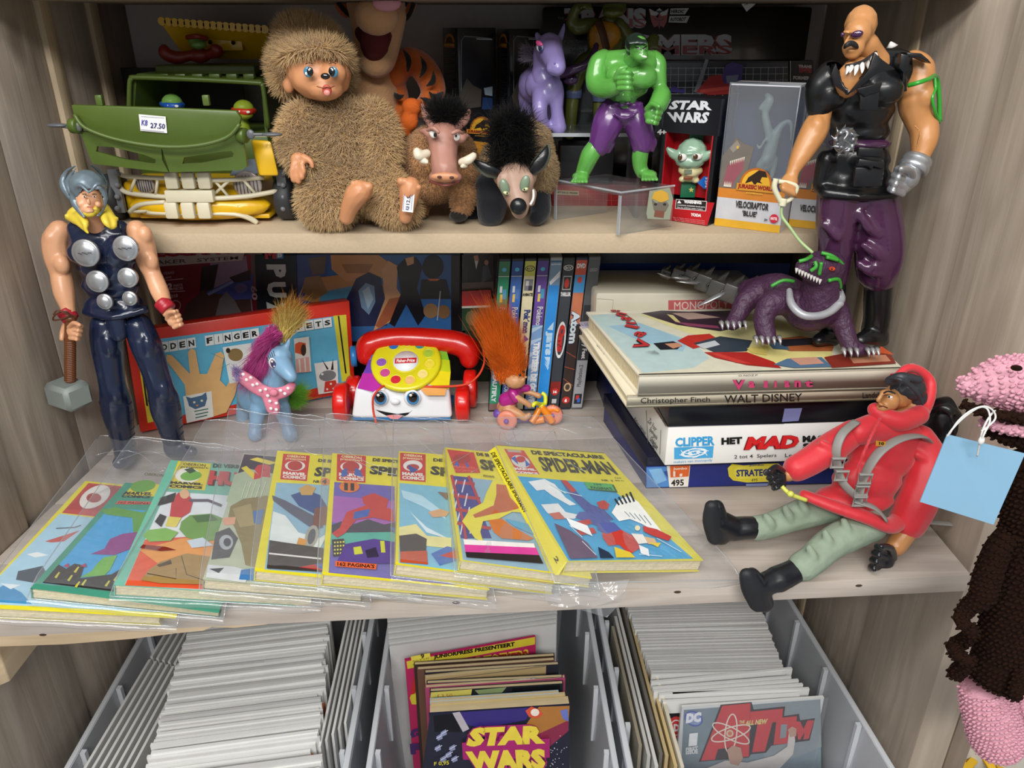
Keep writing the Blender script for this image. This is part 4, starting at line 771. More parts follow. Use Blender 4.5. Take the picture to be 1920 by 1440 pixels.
th,pl,q=comic('yellow pocket comic with girders and a pink stripe, second from the right',(833,839),(1035,860),(1110,1084),(862,1051),103.3,1.0,'#dccf30',artH,[(830,796),(1040,812),(1125,1100),(852,1066)])
def artI(P):
    P.poly([(932,835),(1133,850),(1319,1051),(1061,1053)],YEL).poly([(970,893),(1137,908),(1300,1048),(1066,1052)],'#35a8d8').line([(932,835),(1133,850)],1,'#6a641a')
    P.poly([(945,842),(982,845),(1012,890),(970,888)],'#cf4a3e').poly([(950,843),(976,845),(978,849),(953,848)],'#b9b29a').ell(976,866,18,11,'#d8d4cc',a=20).poly([(958,860),(966,856),(972,872)],'#3a5eae').poly([(984,862),(994,872),(986,876)],'#3a5eae').ell(976,862,9,6,'#c3342c')
    P.text('MARVEL',[(963,877),(1003,880),(1006,884),(966,882)],'#f0e8e0',.06);P.text('COMICS',[(966,884),(1007,887),(1010,891),(969,889)],'#f0e8e0',.06)
    P.text('DE SPECTACULAIRE',[(994,845),(1128,855),(1134,862),(998,853)],'#2b2816',.05)
    P.text('SPIDER-MAN',[(1006,857),(1140,867),(1160,892),(1019,885)],'#2b2816',.04)
    P.text('NR. 2',[(1127,900),(1148,901),(1150,904),(1129,903)],'#3a3618',.03);P.text('f 4,95',[(1152,896),(1164,897),(1165,899),(1153,899)],'#3a3618',.02);P.text('BFR 73',[(1152,901),(1168,902),(1170,904),(1154,903)],'#3a3618',.02)
    P.poly([(1095,906),(1150,910),(1158,925),(1104,920)],'#1e5a38').poly([(1094,905),(1146,909),(1153,922),(1102,918)],'#52b05e');P.text("194",[(1112,908),(1126,909),(1128,912),(1114,912)],'#1e4a2c',.03);P.text("PAGINA'S",[(1106,913),(1146,916),(1149,921),(1108,918)],'#1e4a2c',.04)
    P.poly([(990,905),(1020,900),(1040,910),(1060,935),(1080,948),(1068,950),(1036,932),(1020,920),(1006,922)],'#eef2f2').poly([(1014,948),(1046,946),(1060,962),(1088,968),(1076,975),(1036,972),(1024,962)],'#e9ecec').poly([(1028,965),(1048,962),(1060,975),(1040,976)],'#c96a5c')
    P.poly([(1050,902),(1062,903),(1086,930),(1108,948),(1130,956),(1150,976),(1130,980),(1096,960),(1070,932)],'#44539c').poly([(1050,902),(1062,903),(1080,922),(1072,926)],'#c3342c').poly([(1118,944),(1132,940),(1142,948),(1138,958),(1124,956)],'#c3342c').poly([(1086,962),(1120,962),(1150,986),(1130,992),(1096,980),(1078,972)],'#4a5aa6').poly([(1080,980),(1104,976),(1110,984),(1086,990)],'#c3342c').poly([(1080,996),(1112,992),(1118,1002),(1088,1006)],'#c3342c').poly([(1128,1002),(1160,994),(1190,1010),(1200,1030),(1180,1042),(1160,1024),(1140,1026),(1130,1012)],'#cc3c30').poly([(1118,984),(1150,982),(1164,996),(1136,1004),(1120,996)],'#5a64a8')
    P.poly([(1146,964),(1160,940),(1178,932),(1196,944),(1218,972),(1240,1000),(1222,996),(1200,984),(1180,976),(1160,980)],'#f0f2ee')
    for k in range(5):P.line([(1160+k*7,950-k*1.5),(1152+k*7,938-k*3)],3.4,'#2c3640');P.line([(1170+k*9,962+k*2),(1180+k*10,972+k*4)],1.2,'#6c7c88')
    P.poly([(1204,990),(1230,996),(1258,1010),(1252,1018),(1222,1008),(1206,1000)],'#c3342c').poly([(1182,1004),(1204,1006),(1214,1022),(1196,1024)],'#e9e4dc').ell(1116+78,994-0,5,5,'#e8e0b8').poly([(1206,1010),(1226,1014),(1232,1026),(1214,1024)],'#d8b48a').poly([(1216,1022),(1238,1022),(1232,1030)],'#e4c83c').poly([(1038,985),(1070,1000),(1100,1022),(1120,1050),(1068,1052)],'#6c5c72').poly([(1060,975),(1100,990),(1110,1010),(1070,992)],'#eef2f2').poly([(1120,1030),(1140,1040),(1150,1051),(1124,1051)],'#20304a').poly([(1150,1030),(1180,1040),(1190,1050),(1154,1050)],'#e4c83c').poly([(1196,1026),(1214,1034),(1216,1048),(1200,1042)],'#e9ecec')
    for(a,b)in[((1050,925),(1090,935)),((1030,912),(1060,930)),((1230,1014),(1276,1040)),((1196,1044),(1240,1048)),((1066,990),(1090,1012)),((1090,1020),(1116,1046))]:P.line([a,b],1.0,'#dceef4')
th,pl,q=comic('yellow pocket comic numbered 2 with bright blue cover, rightmost of the fan',(932,835),(1133,850),(1319,1051),(1061,1053),104.5,1.2,'#e0d330',artI,[(905,785),(1112,785),(1392,1078),(1040,1082)])
sb0,sb1=PP(914,848,(V(0,50,103.45),NPL)),PP(1041,1078,(V(0,50,103.35),NPL))
s0=q[0];s1=q[3]
g=G();g.hexa([sb0,sb1,sb1+V(.3,0,0),sb0+V(.3,0,0)],[s0,s1,s1+V(.12,0,0),s0+V(.12,0,0)]);g.put('spine',mat('cover_spine_yellow','#e4d636',0.28),th)
ns=nrm(np.cross(s1-sb0,s0-sb1));ns=ns if ns[0]*-1+ns[2]>0 else-ns
plS=plane3(sb0,sb1,s0);ns=plS[1]if plS[1][2]>0 else-plS[1]
P=Print(pix_fn((sb0,ns)),ns,lift=0.03)
P.text('DE SPECTACULAIRE SPIDERMAN',[(928,848),(988,958),(982,961),(920,850)],'#3a3414',0.03);P.text('2',[(1044,1042),(1050,1052),(1044,1057),(1038,1046)],'#3a3414',.03);P.put('spine_title',th)
rs=np.random.default_rng(5)
CR=[(1030,1112),(1060,1118),(1090,1124),(1120,1122),(1160,1112),(1175,1096)]
g=G();top=[PY(x,y,46.5)for x,y in[(1020,1098),(1050,1098),(1085,1096),(1115,1094),(1150,1090),(1180,1086)]];mid=[PY(x,y,45.6+.5*(i%2))for i,(x,y)in enumerate([(1024,1126),(1056,1132),(1086,1134),(1112,1138),(1150,1126),(1172,1108)])];bot=[PY(x,y,46.2-.4*(i%2))for i,(x,y)in enumerate([(1030,1134),(1062,1140),(1090,1144),(1138,1158),(1164,1130),(1176,1112)])]
vs=top+mid+bot;fs=[(i+6*j,i+1+6*j,i+7+6*j,i+6+6*j)for j in range(2)for i in range(5)];g.add(vs,fs);g.put('crumpled_bag_corner',clear_mat('clear_bag_crisp',gloss=0.03,rough=0.12,haze=0.1,bump=1.0,bscale=40,fres=1.35),th)
# ================================================================== bottom compartment: clear bins of boarded comics
BIN=clear_mat('bin_plastic',tint=(0.9,0.93,0.97),gloss=0.04,rough=0.25,haze=0.42,bump=0.1,bscale=30,fres=1.4)
RIM=clear_mat('bin_rim',tint=(0.85,0.89,0.94),gloss=0.07,rough=0.3,haze=0.6,fres=1.4)
def bin_(label,xl0,xl1,xr0,xr1,y0,y1):
    th=Thing('storage_bin',label,'storage bin',((xl0+xr0)/2,y0,50),'clear bins under the pine shelf')
    zt=76.6;zb=50.1;tp=1.3
    T=[V(xl0,y0,zt),V(xr0,y0,zt),V(xr1,y1,zt),V(xl1,y1,zt)];B=[V(xl0+tp,y0+tp,zb),V(xr0-tp,y0+tp,zb),V(xr1-tp,y1-tp,zb),V(xl1+tp,y1-tp,zb)]
    c=sum(T)/4;g=G()
    def inn(p,d=0.25):q=c-p;q[2]=0;return p+nrm(q)*d*1.4
    for i in range(4):
        j=(i+1)%4;g.hexa([B[i],B[j],inn(B[j]),inn(B[i])],[T[i],T[j],inn(T[j]),inn(T[i])])
    g.hexa(B,[p+V(0,0,.25)for p in B]);g.put('body',BIN,th)
    for i in range(4):
        j=(i+1)%4;g=G();a,b=T[i],T[j];o=nrm(np.cross(b-a,V(0,0,1)))*0.45
        g.hexa([a+V(0,0,-.1)-o*.2,b+V(0,0,-.1)-o*.2,b+o+V(0,0,-.9),a+o+V(0,0,-.9)],[a-o*.2+V(0,0,.15),b-o*.2+V(0,0,.15),b+o+V(0,0,.1),a+o+V(0,0,.1)]);g.put('rim',RIM,th,bevel=0.05)
    g=G()
    for k in range(1,6):
        for(a,b,s)in((T[0],T[3],1),(T[1],T[2],-1)):
            p=a+(b-a)*k/6;g.box(p+V(s*.5,0,-4),(0.5,0.5,8))
    g.put('rib',RIM,th,kind='stuff')
bin_('long clear plastic bin of boarded comics at the left wall',-43.2,-44.6,-16.2,-18.2,46,95.5)
bin_('long clear plastic bin in the middle, holding small old paperbacks and comics',-13.6,-15.6,10.2,8.8,46,95.5)
bin_('long clear plastic bin at the right wall, with bagged comics standing in it',11.8,10.4,37.2,33.4,50,95.5)
WB=mat('white_board','#dcdcd9',0.5,vary=0.04);WB2=mat('bagged_comic_edge','#c9c8c6',0.35,vary=0.07);CRM=mat('old_paper','#c9b68e',0.7,vary=0.1)
def plate(name,label,cat,grp,P0,P1,h,lean,t,m,cols=None):
    """upright sheet: top edge from P0 to P1, hangs down h, leaning back by lean, thickness t away from the viewer"""
    ex=P1-P0;n=nrm(np.cross(ex,V(0,0,1)));
    if n[1]>0 or(abs(n[1])<.3 and n[0]>0):n=-n
    dn=V(0,0,-h)+n*lean*1.0;g=G();g.obox(P0,ex,dn,-n*t);return g.put(name,m,None,label=label,cat=cat,group=grp,base=(P0+P1)/2+dn)
def ptop(x,y,z=77.0):return PZ(x,y,z)
NL=58
for i in range(NL):
    f=i/(NL-1);yl=1512-(1512-1178)*(f**0.62);xl=248+(352-248)*((1512-yl)/(1512-1178));zt=77+RNG.uniform(-.35,.35)
    a=PZ(xl+RNG.uniform(-3,5),yl,zt);w_=16.2+RNG.uniform(-.3,.3);
    if i<5:a=a+V(RNG.uniform(-.6,.6),0,-.4)
    b=a+V(w_,2.7+RNG.uniform(-.1,.1),RNG.uniform(-.15,.15))
    if max(a[1],b[1])>94.2:continue
    h=25.5+zt-77;plate('boarded_comic','white backed comic standing edge-on in the long left bin','comic book','boarded comics in the left bin',a,b,h,1.2,0.34,WB if i%3 else WB2)
for i in range(7):
    x0=-41.3+i*0.62;a=V(x0,49+i*.3,77.2-.1*i);b=V(x0+0.5,84-1.6*i,77.0-.1*i)
    g=G();
    for(ya,yb)in((49+i*.3,66),(66.4,86-i)):
        g=G();g.obox(V(x0+(ya-49)*0.02,ya,52),V(.28,0,0),V((yb-ya)*.02,yb-ya,0),V(-.35,0,25.2-.25*i));g.put('boarded_comic',WB2,None,label='comic in a clear bag filed lengthwise along the left side of the left bin',cat='comic book',group='comics filed lengthwise at the left')
for i in range(5):
    x0=-19.9+i*0.42
    g=G();g.obox(V(x0,55+i,52),V(.26,0,0),V(-1.4,34,0),V(0.3,0,24.4-.3*i));o=g.put('boarded_comic',WB2 if i%2 else WB,None,label='comic filed lengthwise along the right side of the left bin',cat='comic book',group='comics filed lengthwise beside the left file')
g=G();g.obox(V(-20.7,52.5,52),V(.3,0,0),V(-.3,9,0),V(.25,0,23.4));g.put('orange_comic',mat('orange_cover','#cc6a2e',.4),None,label='thin orange comic filed at the right edge of the left bin',cat='comic book')
for i in range(13):
    yl=1212-i*5.2;a=PZ(730-i*.4,yl,77.4);b=PZ(1043+i*.2,yl-42+i*.9,77.4)
    if b[1]>94:b[1]=94.0-.05*i
    plate('backing_board','plain white backing board standing behind the pink magazine','board','white boards in the middle bin',a,b,25.6,1.0,0.3,WB if i%2 else WB2)
a,b=PZ(760,1232,77.2)+V(0,-.5,0),PZ(1004,1188,77.2)+V(0,-.5,0);ex=b-a;n=nrm(np.cross(ex,V(0,0,1)));n=n if n[1]<0 else-n;dn=V(0,0,-22)+n*1.6
th=Thing('comic_magazine','pink and yellow magazine headed JUNIORPRESS PRESENTEERT, leaning in the middle bin','magazine',(a+b)/2+dn)
g=G();g.obox(a,ex,dn,-n*.3);g.put('cover',mat('magenta_cover','#b8285c',.35),th)
pl=(a,nrm(np.cross(ex,dn)));nn=pl[1]if pl[1][1]<0 else-pl[1];P=Print(pix_fn((a,nn)),nn)
P.poly([(762,1240),(1003,1194),(1003,1208),(764,1254)],'#d9c63c').poly([(770,1231),(806,1224),(809,1246),(774,1252)],'#e0d050');P.text('9',[(788,1226),(795,1225),(796,1234),(789,1235)],'#2a2416',.04)
for i in range(2):P.text('Prijs fl. 2,95',[(774,1238+i*6),(804,1232+i*6),(804,1236+i*6),(774,1242+i*6)],'#5a5226')
P.text('JUNIORPRESS PRESENTEERT',[(813,1228),(965,1203),(965,1213),(813,1237)],'#1d1a16',.05);P.text('GODZOEKERS',[(860,1236),(990,1216),(994,1240),(870,1262)],'#e0c83a',.06).text('GODZOEKERS',[(862,1238),(988,1219),(990,1240),(872,1260)],'#c0342c',.04)
P.poly([(772,1320),(768,1308),(780,1280),(786,1260),(800,1270),(800,1320)],'#d9c63c').text('H',[(776,1268),(802,1264),(792,1296),(770,1302)],'#c2302c',.1);P.text('G',[(768,1366),(790,1364),(790,1384),(770,1386)],'#4a2a6a',.08);P.text('F',[(768,1394),(790,1392),(790,1412),(770,1414)],'#4a2a6a',.08)
P.put('cover_print',th)
PB=[(776,1247,1040,1230,'#3a2b22'),(782,1256,1040,1238,'#6a4a3a'),(796,1262,1048,1246,'#2c2a34'),(797,1272,1042,1246,'#b79e70'),(800,1282,1055,1270,'#26262c'),(797,1290,1060,1271,'#a8456a'),(806,1297,1056,1282,'#1f2228'),(806,1316,1048,1300,'#a9c0cc'),(808,1323,1060,1304,'#c9b273'),(806,1330,1066,1312,'#cdb681')]
PBL=['dark brown','rust brown','dark violet','tan','black with grey lettering','pink topped','black with a yellow label','pale blue','ochre edged','cream edged']
for i,(x0,y0,x1,y1,c)in enumerate(PB):
    a,b=PZ(x0,y0,76.9-.03*i),PZ(x1,y1,76.9-.03*i);ex=b-a;n=nrm(np.cross(ex,V(0,0,1)));n=n if n[1]<0 else-n;dn=V(0,0,-20)+n*1.0
    th=Thing('paperback',PBL[i]+' old paperback in the row behind the space battle paperback','book',(a+b)/2+dn,'old paperbacks in the middle bin')
    g=G();g.obox(a,ex,dn,-n*.5);g.put('cover',mat('pb_'+c[1:],c,.45),th)
    g=G();g.obox(a-n*.08+nrm(ex)*.1+V(0,0,.02),ex-nrm(ex)*.2,dn,-n*.3);g.put('pages',CRM,th)
    nn=nrm(np.cross(ex,dn));nn=nn if nn[1]<0 else-nn;P=Print(pix_fn((a,nn)),nn)
    if i==6:P.poly([(808,1298),(885,1292),(882,1311),(806,1315)],'#d6c964').poly([(890,1294),(950,1288),(940,1300),(900,1304)],'#8a9a6a');P.text('f 3,50',[(820,1302),(848,1300),(848,1308),(820,1310)],'#b06a3a');P.poly([(960,1290),(1050,1284),(1050,1296),(960,1302)],'#15161a')
    elif i==4:P.text('PRESENTEERT',[(918,1278),(1005,1270),(1005,1276),(918,1284)],'#9aa0a4',.04)
    elif i==0:P.poly([(800,1250),(838,1246),(838,1254),(800,1258)],'#b9a67e').poly([(880,1242),(960,1238),(960,1242),(880,1246)],'#8a7452')
    elif i==2:P.poly([(830,1262),(930,1254),(930,1260),(830,1268)],'#5a5470')
    else:P.line([(x0+20,y0+3),(x1-20,y1+3)],1.2,'#6a6458')
    P.put('cover_print',th)
a,b=PZ(804,1338,76.7),PZ(1069,1321,76.7);ex=b-a;n=nrm(np.cross(ex,V(0,0,1)));n=n if n[1]<0 else-n;dn=V(0,0,-21)+n*1.2
th=Thing('paperback','old paperback lettered STAR WARS in yellow on magenta over a space battle, frontmost','book',(a+b)/2+dn,'old paperbacks in the middle bin')
g=G();g.obox(a,ex,dn,-n*.14);g.put('cover',mat('pb_space','#20223a',.3,coat=.3),th);g=G();g.obox(a-n*.16+nrm(ex)*.12,ex-nrm(ex)*.2,dn,-n*.6);g.put('pages',CRM,th)
nn=nrm(np.cross(ex,dn));nn=nn if nn[1]<0 else-nn;P=Print(pix_fn((a,nn)),nn)
P.poly([(806,1340),(1068,1323),(1068,1460),(790,1460)],'#262838').poly([(850,1336),(1000,1326),(985,1350),(900,1366),(860,1352)],'#3a2f7a').poly([(1010,1325),(1068,1323),(1066,1350),(1020,1390),(1000,1380),(985,1360)],'#b0763a').poly([(1000,1380),(1066,1350),(1066,1370),(1030,1400)],'#8a2e4a').poly([(812,1342),(850,1338),(865,1372),(815,1372)],'#15161c').poly([(848,1336),(862,1334),(880,1366),(868,1372)],'#b7b0b8').poly([(985,1332),(996,1324),(1012,1330),(1018,1338),(1008,1346),(992,1344)],'#d8553a').ell(1003,1335,8,7,'#f0e6d8').poly([(1050,1332),(1064,1328),(1066,1352),(1056,1348)],'#6a78c0')
for x,y in[(818,1380),(826,1372),(842,1400),(815,1400),(835,1412),(825,1420),(846,1420)]:P.poly([(x,y),(x+10,y-6),(x+12,y+4),(x+3,y+8)],'#8a90b4').line([(x,y+4),(x+14,y-4)],1.2,'#d8dae6')
for i in range(26):x,y=RNG.uniform(1020,1062),RNG.uniform(1375,1440);P.ell(x,y,.9,.9,'#dcdce6',6)
P.text('STAR',[(880,1358),(1024,1352),(1024,1394),(868,1400)],'#a8286e',.22).text('WARS',[(868,1402),(1026,1396),(1026,1442),(876,1446)],'#a8286e',.22).poly([(866,1388),(1030,1380),(1030,1416),(868,1420)],'#a8286e')
P.text('STAR',[(884,1360),(1020,1355),(1022,1390),(872,1396)],'#ecd44a',.07).text('WARS',[(872,1404),(1022,1399),(1022,1438),(880,1442)],'#ecd44a',.07).text('F 0,95',[(814,1424),(842,1421),(842,1430),(814,1432)],'#d8c94a',.02)
P.put('cover_print',th)
NR=46
for i in range(NR):
    f=i/(NR-1);y=1263-(1263-1128)*(f**0.8);x0=1222-(1263-y)*.36;x1=1472-(1263-y)*.38
    a,b=PZ(x0+RNG.uniform(-2,2),y+2,77+RNG.uniform(-.1,.1)),PZ(x1+RNG.uniform(-2,2),y-4,77+RNG.uniform(-.1,.1))
    if max(a[1],b[1])>94:continue
    plate('bagged_comic','bagged comic packed tightly in the grey file of the right bin','comic book','comics packed in the right bin',a,b,25,0.3,0.22,WB2 if i%4 else WB)
for i,(x0,y0,x1,y1)in enumerate([(1221,1280,1486,1254),(1224,1291,1484,1270),(1226,1297,1498,1276),(1236,1303,1506,1284),(1262,1302,1518,1292)]):
    a,b=PZ(x0,y0,77),PZ(x1,y1,77);plate('bagged_comic','white edged comic leaning just behind the front ones in the right bin','comic book','white comics near the front of the right bin',a,b,25,0.8,0.3,WB)
a,b=PZ(1243,1316,76.8),PZ(1500,1302,76.8);ex=b-a;n=nrm(np.cross(ex,V(0,0,1)));n=n if n[1]<0 else-n;dn=V(0,0,-25)+n*.8
th=Thing('bagged_comic','bagged comic with black cover and red round emblem, behind the frontmost comic','comic book',(a+b)/2+dn)
g=G();g.obox(a,ex,dn,-n*.3);g.put('backing_board',WB,th);nn=nrm(np.cross(ex,dn));nn=nn if nn[1]<0 else-nn;P=Print(pix_fn((a,nn)),nn)
P.poly([(1247,1338),(1400,1330),(1400,1460),(1246,1460)],'#1c1b20').ell(1268,1364,17,21,'#c8383a').ell(1268,1364,12,15,'#e8e0dc').ell(1268,1364,10,13,'#c8383a');P.text('D',[(1263,1357),(1274,1357),(1274,1371),(1263,1371)],'#e8e0dc',.06);P.text('NO 1',[(1252,1390),(1268,1388),(1268,1395),(1252,1397)],'#d8d8d8',.03);P.text('175',[(1254,1398),(1266,1397),(1266,1403),(1254,1404)],'#d8d8d8',.03)
for i,t in enumerate(('HUPPEN','LOPEZ','MEYER')):P.text(t,[(1252+i*4,1412+i*10),(1280,1410+i*10),(1280,1417+i*10),(1252+i*4,1419+i*10)],'#b8b4c4',.03)
P.poly([(1248,1428),(1262,1424),(1270,1460),(1248,1460)],'#4a3a7a');P.put('cover_print',th)
a,b=PZ(1277,1319,76.9),PZ(1542,1301,76.9);a=a+V(0,-.5,0);b=b+V(0,-.5,0);ex=b-a;n=nrm(np.cross(ex,V(0,0,1)));n=n if n[1]<0 else-n;dn=V(0,0,-25)+n*1.0
th=Thing('bagged_comic','bagged grey blue comic titled THE ALL NEW ATOM in red, frontmost in the right bin','comic book',(a+b)/2+dn)
g=G();g.obox(a,ex,dn,-n*.3);g.put('backing_board',WB,th);nn=nrm(np.cross(ex,dn));nn=nn if nn[1]<0 else-nn;P=Print(pix_fn((a,nn)),nn)
P.poly([(1282,1331),(1538,1311),(1540,1460),(1276,1460)],'#7f8f98').poly([(1400,1322),(1538,1311),(1540,1400),(1440,1440)],'#8d989c')
RD='#d2343a';BK='#2a1c22'
P.poly([(1351,1321),(1409,1316),(1413,1330),(1472,1324),(1470,1342),(1498,1338),(1500,1350),(1528,1346),(1518,1388),(1446,1398),(1436,1411),(1408,1414),(1404,1420),(1310,1428)],BK)
P.poly([(1354,1323),(1407,1318),(1404,1418),(1378,1420),(1380,1400),(1346,1404),(1340,1424),(1314,1426)],RD).poly([(1407,1334),(1468,1328),(1466,1352),(1448,1354),(1434,1408),(1410,1410),(1420,1358),(1406,1358)],RD).poly([(1456,1346),(1494,1342),(1488,1392),(1450,1396)],RD).poly([(1490,1352),(1500,1352),(1506,1366),(1514,1350),(1526,1350),(1516,1384),(1506,1386),(1508,1372),(1500,1386),(1496,1386),(1494,1372),(1490,1386),(1486,1386)],RD).poly([(1464,1358),(1476,1357),(1473,1382),(1462,1384)],'#8d989c')
def ring(cx,cy,rx,ry,a):P.line([(cx+rx*math.cos(t)*math.cos(a)-ry*math.sin(t)*math.sin(a),cy+rx*math.cos(t)*math.sin(a)+ry*math.sin(t)*math.cos(a))for t in[i*2*math.pi/28 for i in range(29)]],2.4,'#eee2d2')
ring(1370,1374,11,36,.1);ring(1370,1374,11,38,1.25);ring(1370,1374,11,38,-1.1);P.ell(1368,1374,7,7,'#e6c8a8').ell(1368,1374,4,4,'#d87a5a')
P.text('THE',[(1386,1350),(1396,1349),(1395,1355),(1385,1356)],'#e8d48a',.04);P.text('ALL NEW',[(1398,1350),(1439,1346),(1437,1356),(1396,1359)],'#e8d48a',.05)
P.ell(1300,1346,18,14,'#4a5fb0',a=25).ell(1300,1346,15,11,'#8f9fc8',a=25);P.text('DC',[(1287,1336),(1315,1333),(1313,1352),(1285,1355)],'#f2f2f4',.08);P.text('1',[(1292,1374),(1308,1372),(1306,1396),(1290,1398)],'#f4f4f4',.12);P.text('FIRST',[(1285,1400),(1308,1397),(1308,1404),(1285,1407)],'#e8e8e8',.06);P.text('ISSUE',[(1285,1406),(1308,1403),(1308,1411),(1285,1413)],'#e8e8e8',.06)
P.poly([(1320,1440),(1360,1424),(1400,1428),(1450,1415),(1475,1398),(1478,1372),(1486,1366),(1490,1386),(1486,1412),(1460,1440),(1470,1460),(1320,1460)],'#d8cfc8').poly([(1362,1404),(1372,1396),(1388,1400),(1392,1420),(1384,1434),(1368,1430)],'#c49a84').poly([(1476,1366),(1484,1360),(1492,1364),(1492,1378),(1480,1380)],'#c79a86')
P.put('cover_print',th)
g=G();g.obox(a+n*.25+V(-.3,0,.3),ex+V(.6,0,0),dn,n*.02);g.put('clear_bag',clear_mat('clear_sleeve',gloss=.01,rough=.12,haze=.04,bump=.2,bscale=20),th)
for i,(x,y0,y1,c)in enumerate([(13.6,55,72,'#8f8674'),(14.3,54,74,'#b8b6b0'),(14.9,53,88,'#c9c8c4'),(15.5,54,86,'#6a665e'),(16.1,54,84,'#b8a47a'),(16.8,53,80,'#c3ad7c'),(17.3,52.5,66,'#d0c8b4')]):
    g=G();g.obox(V(x-.02*(y0-50)-.4,y0,52),V(.34,0,0),V(-(y1-y0)*.045,y1-y0,0),V(-.3,0,24.6-.25*(i%3)));g.put('old_comic',mat('oldc_'+c[1:],c,.5),None,label=['brownish','pale grey','white edged','dark grey','tan','ochre','cream'][i]+' comic filed lengthwise at the left of the right bin',cat='comic book',group='comics filed lengthwise at the right')
# ================================================================== toy figures
class K:
    def __init__(s,Y0):s.Y=Y0
    def P(s,x,y,d=0):return PY(x,y,s.Y+d)
    def R(s,px,x,y,d=0):return cm(px,s.P(x,y,d))
    def c(s,B,pts,fl=1.0,n=5):B.chain([tuple(s.P(x,y,d))+(s.R(r,x,y,d),)for x,y,d,r in pts],fl,n);return B
    def e(s,B,x,y,d,rx,ry,rd=None,R=None):
        k=s.R(1,x,y,d);B.ell(s.P(x,y,d),(rx*k,(rd if rd is not None else rx)*k,ry*k),R);return B
    def tube(s,G_,pts,r,**k):
        P_=[s.P(*p)for p in pts];G_.tube(spline(P_,5),cm(r,P_[0]),**k);return G_
    def ball(s,G_,x,y,d,rx,ry,rd=None,R=None,**k):
        q=s.R(1,x,y,d);G_.ball(s.P(x,y,d),(rx*q,(rd if rd is not None else rx)*q,ry*q),R=R,**k);return G_
def fist(th,k,x,y,d,r,ang=0,dirx=1,fr=None,m=None,nm='hand'):
    """closed hand: palm, four curled fingers side by side, thumb across"""
    B=Blob();fr=fr or r*.235;ca,sa=math.cos(math.radians(ang)),math.sin(math.radians(ang))
    def q(u,v):return x+(u*ca-v*sa)*r,y+(u*sa+v*ca)*r
    k.e(B,x,y,d,r*.72,r*.78,r*.6)
    for i in range(4):
        v=-.66+.44*i;f=[1.0,1.08,1.02,.88][i]
        a,b,c_=q(-.25*dirx,v),q(.62*dirx*f,v),q(.35*dirx,v+.05)
        k.c(B,[(a[0],a[1],d-r*.012,fr),(b[0],b[1],d-.035*r,fr*.95),(c_[0],c_[1],d-.062*r,fr*.85)],1.0,3)
    a,b,c_=q(-.55*dirx,-.35),q(-.2*dirx,-.85),q(.4*dirx,-.75)
    k.c(B,[(a[0],a[1],d-.01*r,fr*1.05),(b[0],b[1],d-.04*r,fr),(c_[0],c_[1],d-.07*r,fr*.85)],1.0,3)
    B.put(nm,m,th,vox=max(.06,cm(fr,k.P(x,y,d))*.3),smooth=1)
SKIN=mat('toy_skin','#d9a27c',0.32,vary=0.04,sss=0.05);SKIN_T=mat('toy_skin_tan','#bf8652',0.34,vary=0.06);NAVY=mat('navy_vinyl','#18223c',0.22,vary=0.1,coat=0.25)
SIL=mat('silver_paint','#b9bcc0',0.28,metal=0.75);BLACKV=mat('black_vinyl','#0d0e11',0.34,vary=0.2,coat=0.2);EYEW=mat('eye_white','#e8e6e0',0.2,coat=.5);EYEB=mat('eye_black','#0b0b0d',0.12,coat=.8)
def small(th,name,m,*balls,k=None,**kw):
    g=G()
    for b in balls:k.ball(g,*b,n=12,m=8)
    g.put(name,m,th,smooth=True,**kw)
# ---------------------------------------------------------------- helmeted figure, left
k=K(69.2);th=Thing('action_figure','tall toy figure with winged grey helmet and six silver chest discs, at left wall','toy figure',PZ(280,862,100.05),'plastic action figures')
B=Blob();k.e(B,168,376,-1.0,24,33,24);k.c(B,[(166,392,-1.5,17),(178,412,-.6,15),(184,432,0,18)]);k.e(B,167,379,-2.45,3.6,8,5);k.e(B,167,395,-2.2,11,6,8);k.e(B,152,383,-2.0,6,7,7);k.e(B,184,383,-2.0,6,7,7)
B.put('head',SKIN,th,vox=.13,smooth=3)
g=G();k.ball(g,158,364,-2.25,5,1.6,2,n=10,m=6);k.ball(g,177,364,-2.25,5,1.6,2,n=10,m=6);g.put('eyebrow',mat('brow','#7a5a34',.6),th)
g=G();k.ball(g,158,369,-2.3,3.2,1.8,2,n=10,m=6);k.ball(g,177,369,-2.3,3.2,1.8,2,n=10,m=6);g.put('eye',EYEW,th);g=G();k.ball(g,158,369,-2.42,1.4,1.6,1.4,n=8,m=6);k.ball(g,177,369,-2.42,1.4,1.6,1.4,n=8,m=6);g.put('pupil',EYEB,th)
g=G();k.ball(g,169,388,-2.75,7,1.3,2,n=10,m=6);g.put('mouth',mat('lip','#a35a48',.5),th)
BEARD=mat('yellow_hair','#dcc341',0.4,vary=.12)
B=Blob();k.e(B,168,399,-2.05,13,9,9);k.e(B,155,393,-1.7,5,9,8);k.e(B,182,393,-1.7,5,9,8);B.put('beard',BEARD,th,vox=.12,smooth=2)
B=Blob()
for a in([(146,392,0,9),(136,405,-.4,11),(150,418,-1.6,8),(166,438,-2.6,2.5)],[(140,398,.2,8),(128,408,-.6,6),(122,402,-1,2)],[(150,402,-1,9),(160,418,-2.2,7),(160,432,-2.6,2)],[(196,390,0,10),(206,405,-1.2,9),(214,422,-2,6),(207,430,-2.2,2.5)],[(200,398,0,8),(214,410,-1.2,6),(222,409,-1.4,2)],[(194,398,-1,8),(198,415,-2.3,7),(206,428,-2.5,2)]):k.c(B,a)
B.put('hair',BEARD,th,vox=.14,smooth=2)
